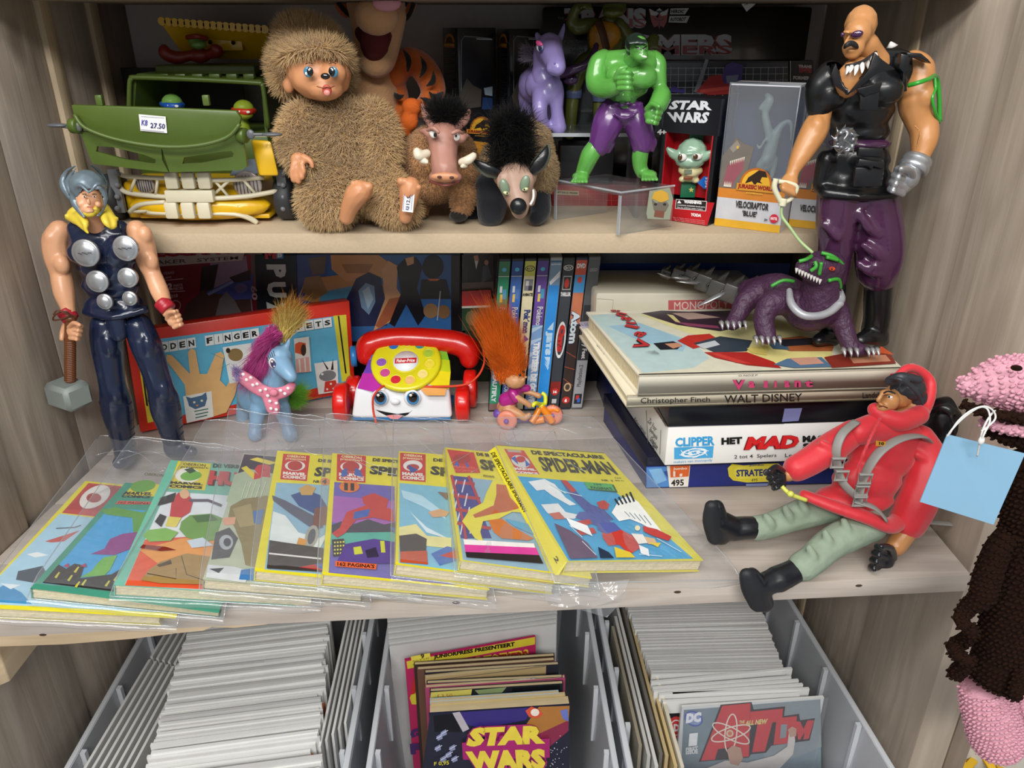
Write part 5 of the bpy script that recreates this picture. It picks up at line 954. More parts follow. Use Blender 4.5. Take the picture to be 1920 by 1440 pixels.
B=Blob();k.e(B,165,350,-.5,33,32,34);k.e(B,165,362,.6,32,40,28);k.c(B,[(140,355,-1.2,8),(139,378,-1.4,8),(152,398,-2.0,6),(158,407,-2.4,3)],.8);k.c(B,[(192,350,-1.2,7),(195,376,-1.4,7),(187,398,-2.0,6),(182,405,-2.4,3)],.8);k.c(B,[(138,352,-1.6,5),(152,348,-2.4,4.5),(167,360,-2.75,3.6),(182,346,-2.4,4.5),(194,348,-1.6,5)],.8)
hm=B.mesh(.14,3)
HELM=mat('grey_helmet','#6f7e88',0.3,metal=.25,vary=.1)
bm=bmesh.new();bm.from_mesh(hm);cc=k.P(167,381,-2.2);rr=k.R(1,167,381)
dl=[v for v in bm.verts if((v.co.x-cc[0])/(20*rr))**2+((v.co.z-cc[2])/(24*rr))**2<1 and v.co.y<cc[1]+2.0 and v.co.z<k.P(167,357,-2)[2]+abs(v.co.x-cc[0])*.3]
bmesh.ops.delete(bm,geom=dl,context='VERTS');bm.to_mesh(hm);bm.free()
link('helmet',hm,HELM,th,smooth=True)
for nm,pts,m in(('wing',[(130,372,.2,4),(119,352,.4,7),(118,335,.8,6),(127,320,.8,4),(142,311,.2,2.2)],HELM),('wing',[(130,362,.2,4),(126,344,.4,6),(134,327,.4,4),(142,316,.2,2)],HELM),('wing',[(198,366,.4,6),(199,346,.8,5.5),(190,326,.8,4),(177,314,.4,3),(167,308,0,1.6)],mat('dark_helmet','#3c4a4c',.3))):
    B=Blob();k.c(B,pts,.5);B.put(nm,m,th,vox=.1,smooth=2)
B=Blob();k.e(B,186,452,.3,60,34,32);k.e(B,205,476,0,57,32,34);k.e(B,155,474,-.6,30,25,24);k.e(B,228,466,-.6,30,24,24);k.e(B,198,500,.2,55,36,32);k.e(B,207,535,.3,56,30,31);k.e(B,213,568,.5,57,22,32);k.c(B,[(142,430,.2,17),(180,434,0,14),(225,428,.2,17)],.9);k.c(B,[(162,584,-.2,9),(210,594,-1.2,8),(270,580,-.2,9)],1.2);k.c(B,[(196,450,-2.0,3),(205,590,-1.9,3)],.6)
B.put('vest',NAVY,th,vox=.2,smooth=4)
for x,y,a,b in((159,475,26,22),(234,466,24,21),(181,528,21,18),(238,521,19,17),(195,566,15,13),(242,560,14,13)):
    g=G();p=k.P(x,y,-2.55 if y<500 else-2.15);q=cm(1,p);g.lathe([(a*q,.35),(a*q,.1),(a*q*.93,0),(a*q*.85,.06),(a*q*.8,-.02),(a*q*.55,-.14),(a*q*.25,-.2),(0.0,-.21)],p,ax=(.0,1,-.12),n=32);g.put('disc',SIL,th,smooth=True)
for x,y in((159,475),(234,466)):
    g=G();
    for i in range(7):k.ball(g,x-11+i*3.6,y+math.sin(i*2)*1.4,-3.0,2.4,1.0,1,n=8,m=5)
    g.put('scuff_mark',mat('scuff','#33343a',.6),th)
B=Blob();k.c(B,[(112,432,.6,20),(104,452,.4,24),(107,482,.2,24),(114,512,0,20),(117,530,-.4,20),(121,552,-.8,19),(127,575,-1.2,14),(131,596,-1.6,12)]);k.e(B,98,448,0,14,20,16);k.e(B,116,496,-.6,15,20,14);fist(th,k,139,622,-2.0,19,ang=10,dirx=1,m=SKIN);k.c(B,[(126,606,-1.6,8),(118,622,-1.8,6),(116,636,-2.2,5)])
B.put('arm',SKIN,th,vox=.15,smooth=3)
B=Blob();k.c(B,[(256,432,.6,20),(266,450,.4,22),(274,482,.2,21),(283,508,0,17),(291,526,-.4,17),(300,548,-.8,17),(309,570,-1.2,13),(314,586,-1.5,11)]);k.e(B,272,440,0,14,18,15);k.e(B,284,490,-.4,13,18,13);fist(th,k,326,600,-1.8,19,ang=-24,dirx=1,m=SKIN);B.put('arm',SKIN,th,vox=.15,smooth=3)
REDB=mat('red_cuff','#a51f2e',.35)
for(a,b)in(((122,583,-1.4),(133,598,-1.6)),((303,566,-1.2),(316,580,-1.5))):
    g=G();A_,B_=k.P(*a),k.P(*b);k1=cm(15.5,A_);c1=(A_+B_)/2;axx=nrm(B_-A_);g.lathe([(k1*.9,-.55),(k1,-.5),(k1,-.1),(k1*.92,0),(k1,.1),(k1*.96,.5),(k1*.86,.55)],c1,ax=axx,n=24);g.put('wrist_cuff',REDB,th,smooth=True)
B=Blob();k.e(B,225,612,.6,50,20,28);k.c(B,[(216,598,-.6,20),(222,626,-.9,17)],.8);B.put('hip',NAVY,th,vox=.2,smooth=3)
for pts,ft in(([(196,610,.4,27),(199,640,.2,30),(203,672,0,28),(208,705,-.2,25),(212,728,-.2,25),(217,750,.2,29),(221,775,.6,29),(226,803,1.1,24),(232,830,1.6,21),(236,850,1.8,21)],[(240,851,2.0,17),(232,862,.6,17),(224,868,-.8,13)]),([(260,612,.4,26),(273,645,.2,29),(284,675,0,27),(294,705,0,25),(301,728,0,25),(307,748,.3,28),(312,772,.8,28),(319,800,1.4,23),(325,824,2.0,20),(327,840,2.2,20)],[(326,843,2.2,18),(343,846,1.6,15),(360,847,1.0,11)])):
    B=Blob();k.c(B,pts);k.c(B,ft);x,y,d,r=pts[5];k.e(B,x,y-14,d-.9,r*.55,26,r*.55)
    x,y,d,r=pts[1];k.e(B,x-6,y+10,d-.6,r*.6,36,r*.7);k.e(B,x+9,y+4,d-.6,r*.5,30,r*.7)
    B.put('leg',NAVY,th,vox=.18,smooth=3)
    g=G()
    for j in(5.1,5.7,6.3,6.9,7.4,8.1):
        i=int(j);f=j-i;a,b=pts[i],pts[min(i+1,len(pts)-1)];x,y,d,r=[a[q]*(1-f)+b[q]*f for q in range(4)];c1=k.P(x,y,d);k1=cm(r*.96,c1)
        g.lathe([(k1,-.12),(k1+.06,0),(k1,.12)],c1,ax=(.15,.1,1),n=24)
    g.put('boot_strap',NAVY,th,smooth=True,kind='stuff')
kk=K(67.4);th=Thing('toy_hammer','grey block-headed toy hammer with brown ribbed handle, held by the helmeted figure','toy hammer',kk.P(130,770),None)
g=G();kk.tube(g,[(132,590,0),(131,650,0),(132,714,0)],9.5,sides=16)
for i in range(22):p=kk.P(131.5,640+i*3.4,0);g.lathe([(cm(9.5,p),-.07),(cm(10.6,p),0),(cm(9.5,p),.07)],p,ax=(0,0,1),n=16)
kk.ball(g,132,596,0,12,9);g.put('handle',mat('brown_handle','#6e3f22',.4,bump=.3),th,bevel=0)
g=G();p=kk.P(129,738);g.box(p,(3.5,2.8,2.5),rz=math.radians(-28));g.put('hammer_head',mat('grey_plastic','#848c88',.45),th,bevel=.38,seg=1)
g=G();kk.tube(g,[(134,592,-.6),(122,584,-1.0),(104,590,-.8),(100,600,-.4),(116,598,-.6),(132,592,-.6)],1.6,sides=8);kk.tube(g,[(138,594,-.8),(124,588,-1.4),(108,582,-1.6),(100,590,-1.6)],1.6,sides=8);g.put('wrist_loop',mat('brown_thread','#5a3520',.7),th)
# ---------------------------------------------------------------- bald giant, right
k=K(68.6);th=Thing('action_figure','huge bald toy man with black moustache, torn black vest and purple trousers','toy figure',PZ(1640,650,114.45),'plastic action figures')
B=Blob();k.e(B,1614,46,-.6,30,35,30);k.e(B,1608,62,-1.4,26,28,26);k.e(B,1600,90,-1.9,21,19,20);k.e(B,1597,103,-2.2,14,9,13);k.c(B,[(1625,85,-.4,23),(1632,104,.1,26),(1640,122,.4,30)]);k.c(B,[(1592,68,-2.7,3.4),(1588,76,-3.0,4),(1586,82,-3.1,5)]);k.e(B,1594,60,-2.2,16,4,8);k.e(B,1596,95,-2.6,10,3,8);k.e(B,1612,84,-2.0,9,8,9);k.e(B,1636,55,.2,5.5,9,5)
B.put('head',SKIN_T,th,vox=.14,smooth=3)
g=G();k.ball(g,1607,64,-2.55,11,6.5,4,R=rotm(0,-14,-22),n=16,m=10);k.ball(g,1580,65,-2.3,4.5,4,4,R=rotm(0,20,20),n=14,m=8);g.put('sunglasses',mat('purple_lens','#3a1440',.12,coat=.8),th,smooth=True)
B=Blob();k.c(B,[(1583,90,-3.0,2.8),(1588,84,-3.3,5),(1596,81,-3.2,5.5),(1604,85,-3.0,5),(1608,90,-2.7,2.6)]);B.put('moustache',mat('black_hair','#1b1b1e',.55,bump=.8,nscale=300),th,vox=.09,smooth=1)
B=Blob();k.e(B,1592,150,-2.6,26,34,20);k.e(B,1610,125,-1.4,30,18,20);B.put('chest',SKIN_T,th,vox=.2,smooth=3)
B=Blob();k.e(B,1620,160,.2,80,46,46);k.e(B,1612,205,.2,66,48,44);k.e(B,1612,246,.4,58,28,40);k.c(B,[(1555,142,-.2,28),(1540,165,-.4,31),(1537,190,-.8,27),(1535,205,-1.0,22)]);k.c(B,[(1652,120,.6,28),(1690,118,.8,24),(1705,145,.6,18)]);k.c(B,[(1640,108,-.6,11),(1625,135,-2.6,8),(1604,160,-3.6,6),(1590,176,-3.7,5)]);k.c(B,[(1568,122,-1.6,10),(1572,145,-3.2,6),(1588,176,-3.7,5)]);k.e(B,1660,170,-1.4,36,30,26);k.e(B,1560,178,-1.6,30,28,24)
vm=B.mesh(.22,4);bm=bmesh.new();bm.from_mesh(vm)
A1,A2,A3=k.P(1573,120,-3),k.P(1645,108,-3),k.P(1589,172,-3)
def inside(p):
    y=(p.z-A3[2])/(A1[2]-A3[2]);
    if y<0 or p.y>k.Y-.6:return False
    xl=A3[0]+(A1[0]-A3[0])*y;xr=A3[0]+(A2[0]-A3[0])*y*(0.62 if y<.8 else.75);return xl<p.x<xr
bmesh.ops.delete(bm,geom=[v for v in bm.verts if inside(v.co)],context='VERTS');bm.to_mesh(vm);bm.free()
link('vest',vm,BLACKV,th,smooth=True)
g=G()
def pl_(pts,d,m_=.0):return[k.P(x,y,d)for x,y in pts]
g.prism(pl_([(1640,98),(1655,112),(1680,130),(1648,136),(1600,172),(1592,176),(1630,130)],-3.9)[::-1],(0,.35,0));g.put('lapel',BLACKV,th,bevel=.08)
g=G();g.prism(pl_([(1568,118),(1558,140),(1566,160),(1588,176),(1576,150)],-3.9)[::-1],(0,.35,0));g.put('lapel',BLACKV,th,bevel=.08)
for flap,pocket in(([(1606,166),(1656,154),(1650,172),(1630,178),(1622,182),(1612,174)],[(1612,174),(1650,172),(1646,208),(1614,207)]),):
    g=G();g.prism(pl_(pocket,-3.75)[::-1],(0,.4,0));g.put('pocket',BLACKV,th,bevel=.1);g=G();g.prism(pl_(flap,-4.0)[::-1],(0,.4,0));g.put('pocket_flap',BLACKV,th,bevel=.1)
B=Blob();k.e(B,1608,300,.4,62,40,40);k.e(B,1606,335,.4,68,34,40);k.c(B,[(1545,360,-.4,13),(1605,366,-1.4,11),(1672,362,-.6,13)],1.6);k.c(B,[(1535,350,.4,12),(1550,300,0,20)]);B.put('jacket_skirt',BLACKV,th,vox=.22,smooth=4)
for q in([(1610,276),(1658,278),(1656,296),(1610,294)],[(1604,314),(1660,312),(1655,350),(1602,351)]):
    g=G();g.prism(pl_(q,-3.35)[::-1],(0,.6,0));g.put('pocket',BLACKV,th,bevel=.14)
g=G();g.prism(pl_([(1612,298),(1660,304),(1658,318),(1638,312),(1636,320),(1626,312),(1606,312)],-3.75)[::-1],(0,.5,0));g.put('pocket_flap',BLACKV,th,bevel=.1)
B=Blob();k.e(B,1612,268,.2,60,14,42);B.put('belt',mat('purple_belt','#40213f',.25,coat=.3),th,vox=.2,smooth=2)
B=Blob()
k.e(B,1585,264,-3.1,24,26,7)
for i in range(10):
    a=i*36;k.c(B,[(1585+16*math.cos(math.radians(a)),264+20*math.sin(math.radians(a)),-3.5,4.2),(1585+28*math.cos(math.radians(a+18)),264+31*math.sin(math.radians(a+18)),-3.4,2.2)],.6)
k.c(B,[(1576,246,-3.8,2.6),(1592,250,-3.9,2.8),(1582,262,-4.0,2.8),(1594,272,-3.9,2.8),(1578,284,-3.8,2.6)],.8);k.c(B,[(1572,252,-3.8,2),(1582,242,-3.8,2.2),(1592,244,-3.8,2)],.8);k.e(B,1577,250,-3.9,5,4,3);k.e(B,1578,276,-3.9,5,4,3);k.e(B,1600,262,-3.8,5,6,3)
B.put('buckle',mat('pewter','#8d8f92',.3,metal=.8,vary=.2),th,vox=.11,smooth=1)
TOOTH=mat('ivory_tooth','#e6e3dc',.3,coat=.2)
for a,b,r in(((1590,126),(1586,140),4),((1597,122),(1593,137),4.5),((1606,122),(1602,142),5),((1616,120),(1616,138),5),((1625,114),(1629,132),5),((1634,107),(1637,122),5),((1641,101),(1644,112),4)):
    g=G();P0,P1=k.P(*a,-3.2 if a[0]<1625 else-2.3),k.P(*b,-4.0 if a[0]<1625 else-3.0);g.tube(spline([P0,(P0+P1)/2+V(0,-.1,0),P1],4),[cm(r*.9,P0)*q for q in(1,1.02,1,.95,.85,.7,.5,.28,.04)],sides=10);g.put('necklace_tooth',TOOTH,th,smooth=True)
g=G();k.tube(g,[(1586,124,-3.0),(1600,121,-3.4),(1620,114,-3.0),(1642,98,-1.8)],3.2,sides=8);g.put('necklace_cord',mat('dark_cord','#2a2a2e',.5,metal=.3),th)
B=Blob();k.c(B,[(1540,205,-.8,21),(1536,222,-1.0,21),(1527,245,-1.4,26),(1512,272,-1.8,23),(1498,298,-2.2,18),(1488,318,-2.5,13),(1484,330,-2.6,13)]);k.e(B,1530,240,-1.8,16,24,18)
k.e(B,1482,342,-2.9,15,15,13)
for i in range(4):k.c(B,[(1472+i*5.5,340+i*3,-3.3,4.4),(1468+i*7,354+i*3,-3.9,4.2),(1476+i*5.5,363+i*2,-3.4,3.8)])
k.c(B,[(1472,334,-2.8,6),(1464,346,-3.2,5),(1467,358,-3.6,4)]);B.put('arm',SKIN_T,th,vox=.15,smooth=3)
B=Blob();k.c(B,[(1712,118,.8,24),(1724,130,.6,27),(1722,160,.4,30),(1716,190,.2,32),(1722,220,0,27),(1732,240,-.2,27),(1733,262,-.6,25),(1728,285,-1.0,19),(1723,300,-1.2,17)]);k.e(B,1732,182,-.6,20,26,20);k.e(B,1738,252,-.6,18,24,16);k.c(B,[(1715,235,-1.8,3),(1725,250,-2.0,3),(1718,275,-2.0,3)]);B.put('arm',SKIN_T,th,vox=.17,smooth=3)
g=G();a_,b_=k.P(1722,296,-1.1),k.P(1709,322,-1.6);q=cm(1,a_);L_=np.linalg.norm(b_-a_);g.lathe([(22*q,0),(26*q,.05),(27*q,L_*.3),(26*q,L_*.5),(28*q,L_*.6),(27*q,L_),(22*q,L_*1.02)],a_,ax=b_-a_,n=28);g.put('metal_cuff',SIL,th,smooth=True)
B=Blob();k.c(B,[(1706,318,-1.6,22),(1698,332,-1.9,26)]);fist(th,k,1692,342,-2.1,30,ang=22,dirx=-1,m=SIL);B.put('glove',SIL,th,vox=.17,smooth=2)
GRN=mat('green_rubber','#2f9a2c',.25,coat=.4)
g=G();k.tube(g,[(1704,160,-2.0),(1722,155,-2.6),(1742,148,-2.0),(1752,142,-.6),(1758,150,.2),(1761,185,.2),(1762,228,0)],4.2,sides=10);k.tube(g,[(1752,143,-.6),(1754,165,-1.0),(1748,185,-1.4),(1754,212,-1.2),(1761,230,-.4)],3.2,sides=10);g.put('arm_hose',GRN,th,smooth=True)
for pts in(((1694,130),(1700,150),(1702,172),(1690,172)),((1700,98),(1728,100),(1742,112),(1748,120),(1720,108),(1702,110)),((1690,100),(1712,104),(1706,118),(1708,134),(1696,140),(1686,128))):
    g=G();g.prism([k.P(x,y,-1.6)for x,y in pts][::-1],(0,1.2,0));g.put('torn_sleeve',BLACKV,th,bevel=.12)
PURP=mat('purple_vinyl','#452341',.2,vary=.15,coat=.45)
B=Blob();k.c(B,[(1572,370,.4,40),(1568,420,.4,38),(1566,470,.5,32),(1564,520,.7,26)]);k.c(B,[(1640,370,.4,42),(1646,420,.4,46),(1650,460,.4,46),(1648,490,.5,44),(1646,510,.6,38),(1648,522,.7,30)]);k.e(B,1606,375,.6,60,22,40)
for a in([(1612,400,-1.2,8),(1630,430,-1.5,9),(1664,446,-1.2,8)],[(1620,460,-1.4,8),(1644,476,-1.6,10),(1668,496,-1.2,9),(1640,500,-1.5,9)],[(1612,495,-1.0,9),(1640,512,-1.3,10),(1680,508,-.8,9)],[(1546,420,-.9,8),(1570,446,-1.3,8)]):k.c(B,a,.8)
B.put('trousers',PURP,th,vox=.2,smooth=3)
B=Blob();k.c(B,[(1648,520,.7,27),(1646,560,.8,26),(1644,595,.9,25),(1640,618,1.0,25)]);k.c(B,[(1646,630,.9,20),(1628,634,0,18),(1612,638,-.6,13)],1.1);k.e(B,1653,636,1.3,13,14,18);B.put('boot',BLACKV,th,vox=.17,smooth=3)
B=Blob();k.c(B,[(1564,515,.7,24),(1562,560,.8,23),(1560,600,.9,22),(1558,620,1.0,22)]);k.c(B,[(1560,632,.9,18),(1546,634,.1,15),(1534,638,-.4,12)],1.1);B.put('boot',BLACKV,th,vox=.18,smooth=3)
g=G();g.tube([k.P(1672,88,2.4),k.P(1670,78,2.4)],[.5,.05],sides=10);g.put('spike',TOOTH,th,smooth=True)
kk=K(65.2);th=Thing('leash','cream triangular handle with pale green cord, held by the bald giant','leash',kk.P(1475,390),None);CRMP=mat('cream_plastic','#d8d3b4',.35)
g=G();kk.tube(g,[(1455,335,0),(1452,352,0),(1462,374,0),(1468,384,0)],5.2,sides=10);kk.tube(g,[(1468,380,0),(1484,372,0),(1494,352,0),(1482,344,0),(1460,340,0)],4.2,sides=10);kk.tube(g,[(1470,372,0),(1466,386,0)],7,sides=12);g.put('handle',CRMP,th,smooth=True)
g=G();g.tube(spline([kk.P(1466,386,0),kk.P(1466,405,0),kk.P(1480,425,-.4),kk.P(1500,452,-.8),kk.P(1524,474,-1.4)],6),.13,sides=8);g.put('cord',mat('pale_green_cord','#a4bd84',.45),th,smooth=True)
# ---------------------------------------------------------------- acrylic risers
ACR=clear_mat('acrylic',tint=(.93,.95,.96),gloss=.03,rough=.05,haze=.05,fres=1.5);ACE=clear_mat('acrylic_edge',tint=(.8,.85,.88),gloss=.1,rough=.1,haze=.35,fres=1.5)
fb=PZ(1160,441,124.52);f0=V(fb[0],fb[1],PY(1160,361,fb[1])[2]);TZ=f0[2]
c1,c2,c3=PZ(1265,348,TZ),PZ(1150,322,TZ),PZ(1040,337,TZ);c2=c1+c3-f0
th=Thing('display_riser','low clear acrylic riser under the muscular green figure','riser',(f0+c1+c2+c3)/4*V(1,1,0)+V(0,0,124.52),'clear acrylic risers')
g=G();g.hexa([f0-V(0,0,.3),c1-V(0,0,.3),c2-V(0,0,.3),c3-V(0,0,.3)],[f0,c1,c2,c3]);g.put('top_plate',ACR,th,bevel=.05)
for a,b in((f0,c1),(c3,c2)):
    g=G();o=nrm(c3-f0)*.3*(1 if a is f0 else-1);g.hexa([V(a[0],a[1],124.52),V(b[0],b[1],124.52),V(b[0],b[1],124.52)+o,V(a[0],a[1],124.52)+o],[a-V(0,0,.3),b-V(0,0,.3),b-V(0,0,.3)+o,a-V(0,0,.3)+o]);g.put('side_plate',ACR,th)
    g=G();g.hexa([V(a[0],a[1],124.52)+o*q for q in(0,1)]+[V(a[0],a[1],124.52)+o+V(.06,0,0),V(a[0],a[1],124.52)+V(.06,0,0)],[a+V(0,0,-.31)+o*q for q in(0,1)]+[a+V(.06,0,-.31)+o,a+V(.06,0,-.31)]);g.put('edge',ACE,th)
g=G();g.tube([c3,f0,c1],.1,sides=6);g.put('edge',ACE,th)
rz=PY(1040,250,79)[2];th2=Thing('display_riser','taller clear acrylic riser under the lilac horse','riser',(8,82,124.52),'clear acrylic risers')
x0,x1=PY(1022,252,79)[0],PY(1205,252,79)[0]
g=G();g.obox(V(x0,79,rz-.3),V(x1-x0,0,0),V(0,7.5,0),V(0,0,.3));g.put('top_plate',ACR,th2,bevel=.05)
for x in(x0,x1-.3):
    g=G();g.obox(V(x,79,124.52),V(.3,0,0),V(0,7.5,0),V(0,0,rz-.3-124.52));g.put('side_plate',ACR,th2)
g=G();g.obox(V(x0,78.95,rz-.32),V(x1-x0,0,0),V(0,.06,0),V(0,0,.34));g.put('edge',ACE,th2)
# ---------------------------------------------------------------- muscular green figure
HG=mat('bright_green_plastic','#5a9f45',.25,vary=.08,coat=.35);HP=mat('purple_trouser_plastic','#5d2f6e',.28,vary=.08,coat=.3)
k=K(75.0);th=Thing('action_figure','muscular bright green figure with ragged purple trousers, on the low clear riser','toy figure',((f0+c1+c2+c3)/4),'plastic action figures')
B=Blob();k.e(B,1198,91,-2.8,18,23,17);k.e(B,1202,105,-3.3,14,12,12);k.e(B,1206,96,-3.6,3.5,6,4);k.e(B,1200,86,-3.6,12,3.5,5);k.e(B,1207,108,-3.7,7,4,5);k.e(B,1182,100,-2.0,3.5,6,4);k.c(B,[(1192,105,-1.8,15),(1184,118,-.6,22)]);B.put('head',HG,th,vox=.11,smooth=2)
B=Blob();k.e(B,1192,81,-2.2,22,19,19);k.e(B,1182,92,-1.8,9,14,12)
for i in range(9):a=1176+i*4.2;k.c(B,[(a,70+abs(i-4)*1.6,-3.0,2.6),(a+3,76+abs(i-4)*.8,-3.8,2.2),(a+4,82+(i%2)*2,-4.0,1.3)])
B.put('hair',mat('dark_green_hair','#15261f',.3,coat=.4,bump=.4),th,vox=.1,smooth=1)
g=G();k.ball(g,1197,91,-4.0,2.6,1.5,1.4,n=8,m=6);k.ball(g,1208,91,-4.1,2.4,1.5,1.4,n=8,m=6);g.put('eye',EYEW,th)
g=G();k.tube(g,[(1191,88,-4.0),(1198,90,-4.3),(1203,92,-4.4)],1.2,sides=6);k.tube(g,[(1205,92,-4.4),(1209,89,-4.3),(1213,86,-4.0)],1.2,sides=6);g.put('eyebrow',EYEB,th)
g=G();k.ball(g,1208,106,-4.4,5.5,1.8,1.2,R=rotm(0,12,0),n=10,m=6);g.put('teeth',EYEW,th)
B=Blob();k.e(B,1160,122,-.2,34,22,26);k.e(B,1206,120,-.2,30,20,26);k.e(B,1164,142,-1.2,30,22,24);k.e(B,1204,144,-1.4,30,24,24);k.e(B,1180,164,0,38,22,24);k.c(B,[(1168,170,0,28),(1166,190,.2,27)]);
for y in(170,179,187):k.e(B,1160,y,-1.2,9,5,8);k.e(B,1176,y,-1.2,9,5,8)
k.c(B,[(1140,108,0,13),(1180,106,-.4,14),(1222,108,0,13)]);B.put('torso',HG,th,vox=.16,smooth=3)
B=Blob();k.c(B,[(1132,108,.2,16),(1124,118,0,20),(1119,140,-.3,22),(1120,158,-.8,21),(1134,166,-1.8,19),(1150,163,-2.8,17),(1160,158,-3.3,15)]);k.e(B,1113,134,-.4,12,18,14);k.e(B,1164,152,-3.2,12,15,9)
B.put('arm',HG,th,vox=.14,smooth=2);B=Blob();k.e(B,1164,152,-3.8,12,17,9)
for i in range(4):k.c(B,[(1160,137+i*9.6,-4.2,4.6),(1178,136+i*9.8,-4.9,4.6),(1185,140+i*9.2,-4.2,4.2)])
k.c(B,[(1154,146,-4.0,5.5),(1162,130,-4.5,4.8),(1174,126,-4.5,4.2)]);B.put('hand',HG,th,vox=.07,smooth=1)
B=Blob();k.c(B,[(1226,108,.2,14),(1232,120,0,18),(1233,138,-.2,17),(1234,152,-.4,17),(1240,166,-.6,11),(1240,178,-1.0,18),(1236,192,-1.6,19),(1228,204,-2.2,17)]);k.e(B,1226,148,-.6,14,16,14);k.e(B,1250,182,-1.0,9,16,12);fist(th,k,1223,214,-2.6,22,ang=12,dirx=1,m=HG);B.put('arm',HG,th,vox=.14,smooth=2)
B=Blob();k.e(B,1168,204,.2,38,18,24);k.e(B,1174,218,-.4,28,16,20);k.c(B,[(1148,210,0,27),(1139,232,-.2,30),(1130,255,-.3,25),(1124,272,-.3,21)]);k.c(B,[(1186,212,0,24),(1196,234,-.2,26),(1204,256,-.2,24),(1206,270,-.2,20)])
for x,y in((1108,284),(1118,288),(1130,290),(1142,286)):k.c(B,[(x+4,268,-.4,9),(x,y,-.5,3)])
for x,y in((1190,286),(1200,284),(1212,288),(1224,283)):k.c(B,[(x,266,-.3,9),(x,y,-.4,3)])
for i in range(7):k.e(B,1134+i*11,194+(i%2)*3,-1.6+abs(i-3)*.35,7,4,6)
k.c(B,[(1150,212,-1.8,3),(1172,222,-1.9,3.4),(1196,210,-1.6,3)]);B.put('trousers',HP,th,vox=.15,smooth=2)
for pts,ft in(([(1118,274,-.3,17),(1106,292,-.3,18),(1098,310,0,16),(1093,322,.2,14)],(1088,334,-1)),([(1204,274,-.2,15),(1200,292,0,16),(1200,310,.2,14),(1204,322,.3,13)],(1216,330,1))):
    B=Blob();k.c(B,pts);x,y,s_=ft;k.e(B,x+3*(-s_)*.2,y-3,-.4,17,9,20)
    for i in range(5):k.c(B,[(x-10+i*5.2,y,-1.0,4.2),(x-13+i*6.6+s_*2,y+7,-2.2+.1*i,3.4)])
    B.put('leg',HG,th,vox=.09,smooth=1)
# ---------------------------------------------------------------- lilac horse
LIL=mat('lilac_plastic','#8f83bb',.3,vary=.05,sss=.1,coat=.2)
k=K(80.5);hb=rz;th=Thing('toy_horse','lilac plastic toy horse with pink eyelid and no mane, standing on the taller clear riser','toy horse',V(8,81,rz))
B=Blob();k.e(B,1030,92,-.6,27,30,26);k.c(B,[(1032,96,-1.2,25),(1038,112,-3.0,22),(1044,124,-4.0,18),(1045,127,-4.3,16)]);k.e(B,1038,128,-4.2,15,12,12);k.c(B,[(1022,100,.6,24),(1022,130,1.0,25),(1022,150,.8,30)])
k.c(B,[(1013,76,0,8),(1008,68,.2,6),(1006,62,.3,3)]);k.c(B,[(1050,72,0,7),(1055,58,.2,5),(1058,45,.3,2.5)]);B.put('head',LIL,th,vox=.14,smooth=4)
B=Blob();k.e(B,1018,160,1.0,36,32,30);k.e(B,1000,160,4.0,30,34,34);k.e(B,1034,168,-.2,24,26,22);k.c(B,[(1014,175,-.2,18),(1012,205,-1.2,15),(1016,228,-.8,13),(1017,238,-.6,14)]);k.c(B,[(1044,175,-.2,15),(1044,205,-.4,13),(1047,230,-.4,14),(1048,239,-.4,15)]);k.c(B,[(986,178,4.5,16),(986,200,4.6,13),(990,226,4.4,12)]);k.c(B,[(1010,178,4.5,14),(1020,200,4.6,12),(1024,222,4.4,12)]);B.put('body',LIL,th,vox=.18,smooth=5)
g=G();k.ball(g,1012,88,-2.75,8,8,2.5,R=rotm(0,10,-40),n=14,m=8);g.put('eye',EYEW,th,smooth=True);g=G();k.ball(g,1013,90,-3.1,5,6,2,R=rotm(0,0,-40),n=12,m=8);g.put('iris',mat('blue_iris','#2b4fa0',.15,coat=.6),th,smooth=True);g=G();k.ball(g,1013,90,-3.3,2.6,4,1.4,n=10,m=6);g.put('pupil',EYEB,th)
g=G();k.ball(g,1011,82,-2.95,9,5,3,R=rotm(0,24,-40),n=12,m=8);g.put('eyelid',mat('pink_lid','#cf4f86',.3),th,smooth=True)
g=G();k.ball(g,1040,119,-5.5,2,2.6,1.2,n=8,m=6);g.put('nostril',mat('lilac_dark','#6c619a',.4),th)
pp,nn_=np.array([k.P(990+RNG.uniform(-6,12),92+RNG.uniform(-5,22),1.2)for _ in range(260)]),RNG.normal(0,.6,(260,3))+V(-1,0,.1)
link('mane_stub',strands(pp,nn_,.9,.025,seg=3,curl=.6),mat('grey_mane','#8f8494',.5),th,kind='stuff')
# ---------------------------------------------------------------- olive shell-chested figure in the shade behind
OLV=mat('olive_plastic','#59602a',.3,vary=.25,coat=.3,nscale=25);k=K(87.5)
th=Thing('action_figure','dark olive figure with yellow chest plate and brown strap, in the shade behind','toy figure',k.P(1095,262),'plastic action figures')
B=Blob();k.e(B,1152,14,-.6,24,19,20);k.e(B,1150,24,-1.6,22,9,14);k.c(B,[(1146,32,0,11),(1140,44,0,14)]);B.put('head',OLV,th,vox=.16,smooth=3,zmax=144.5)
B=Blob();k.e(B,1136,72,.8,38,40,26);k.c(B,[(1115,46,0,13),(1098,48,-.4,14),(1080,52,-.6,13),(1072,38,-.6,11),(1080,18,-.6,10),(1092,8,-.6,10)]);k.e(B,1096,9,-.8,13,9,9);
for i in range(3):k.c(B,[(1088+i*8,8,-1.2,4.5),(1090+i*10,15+i,-1.6,4)])
k.c(B,[(1160,46,0,13),(1176,64,-.2,12),(1190,78,-.6,11),(1208,84,-1,10),(1222,78,-1.4,9)]);k.e(B,1226,72,-1.4,12,10,8)
for i in range(3):k.c(B,[(1218+i*7,78,-1.8,4),(1218+i*8,92,-2,3.6)])
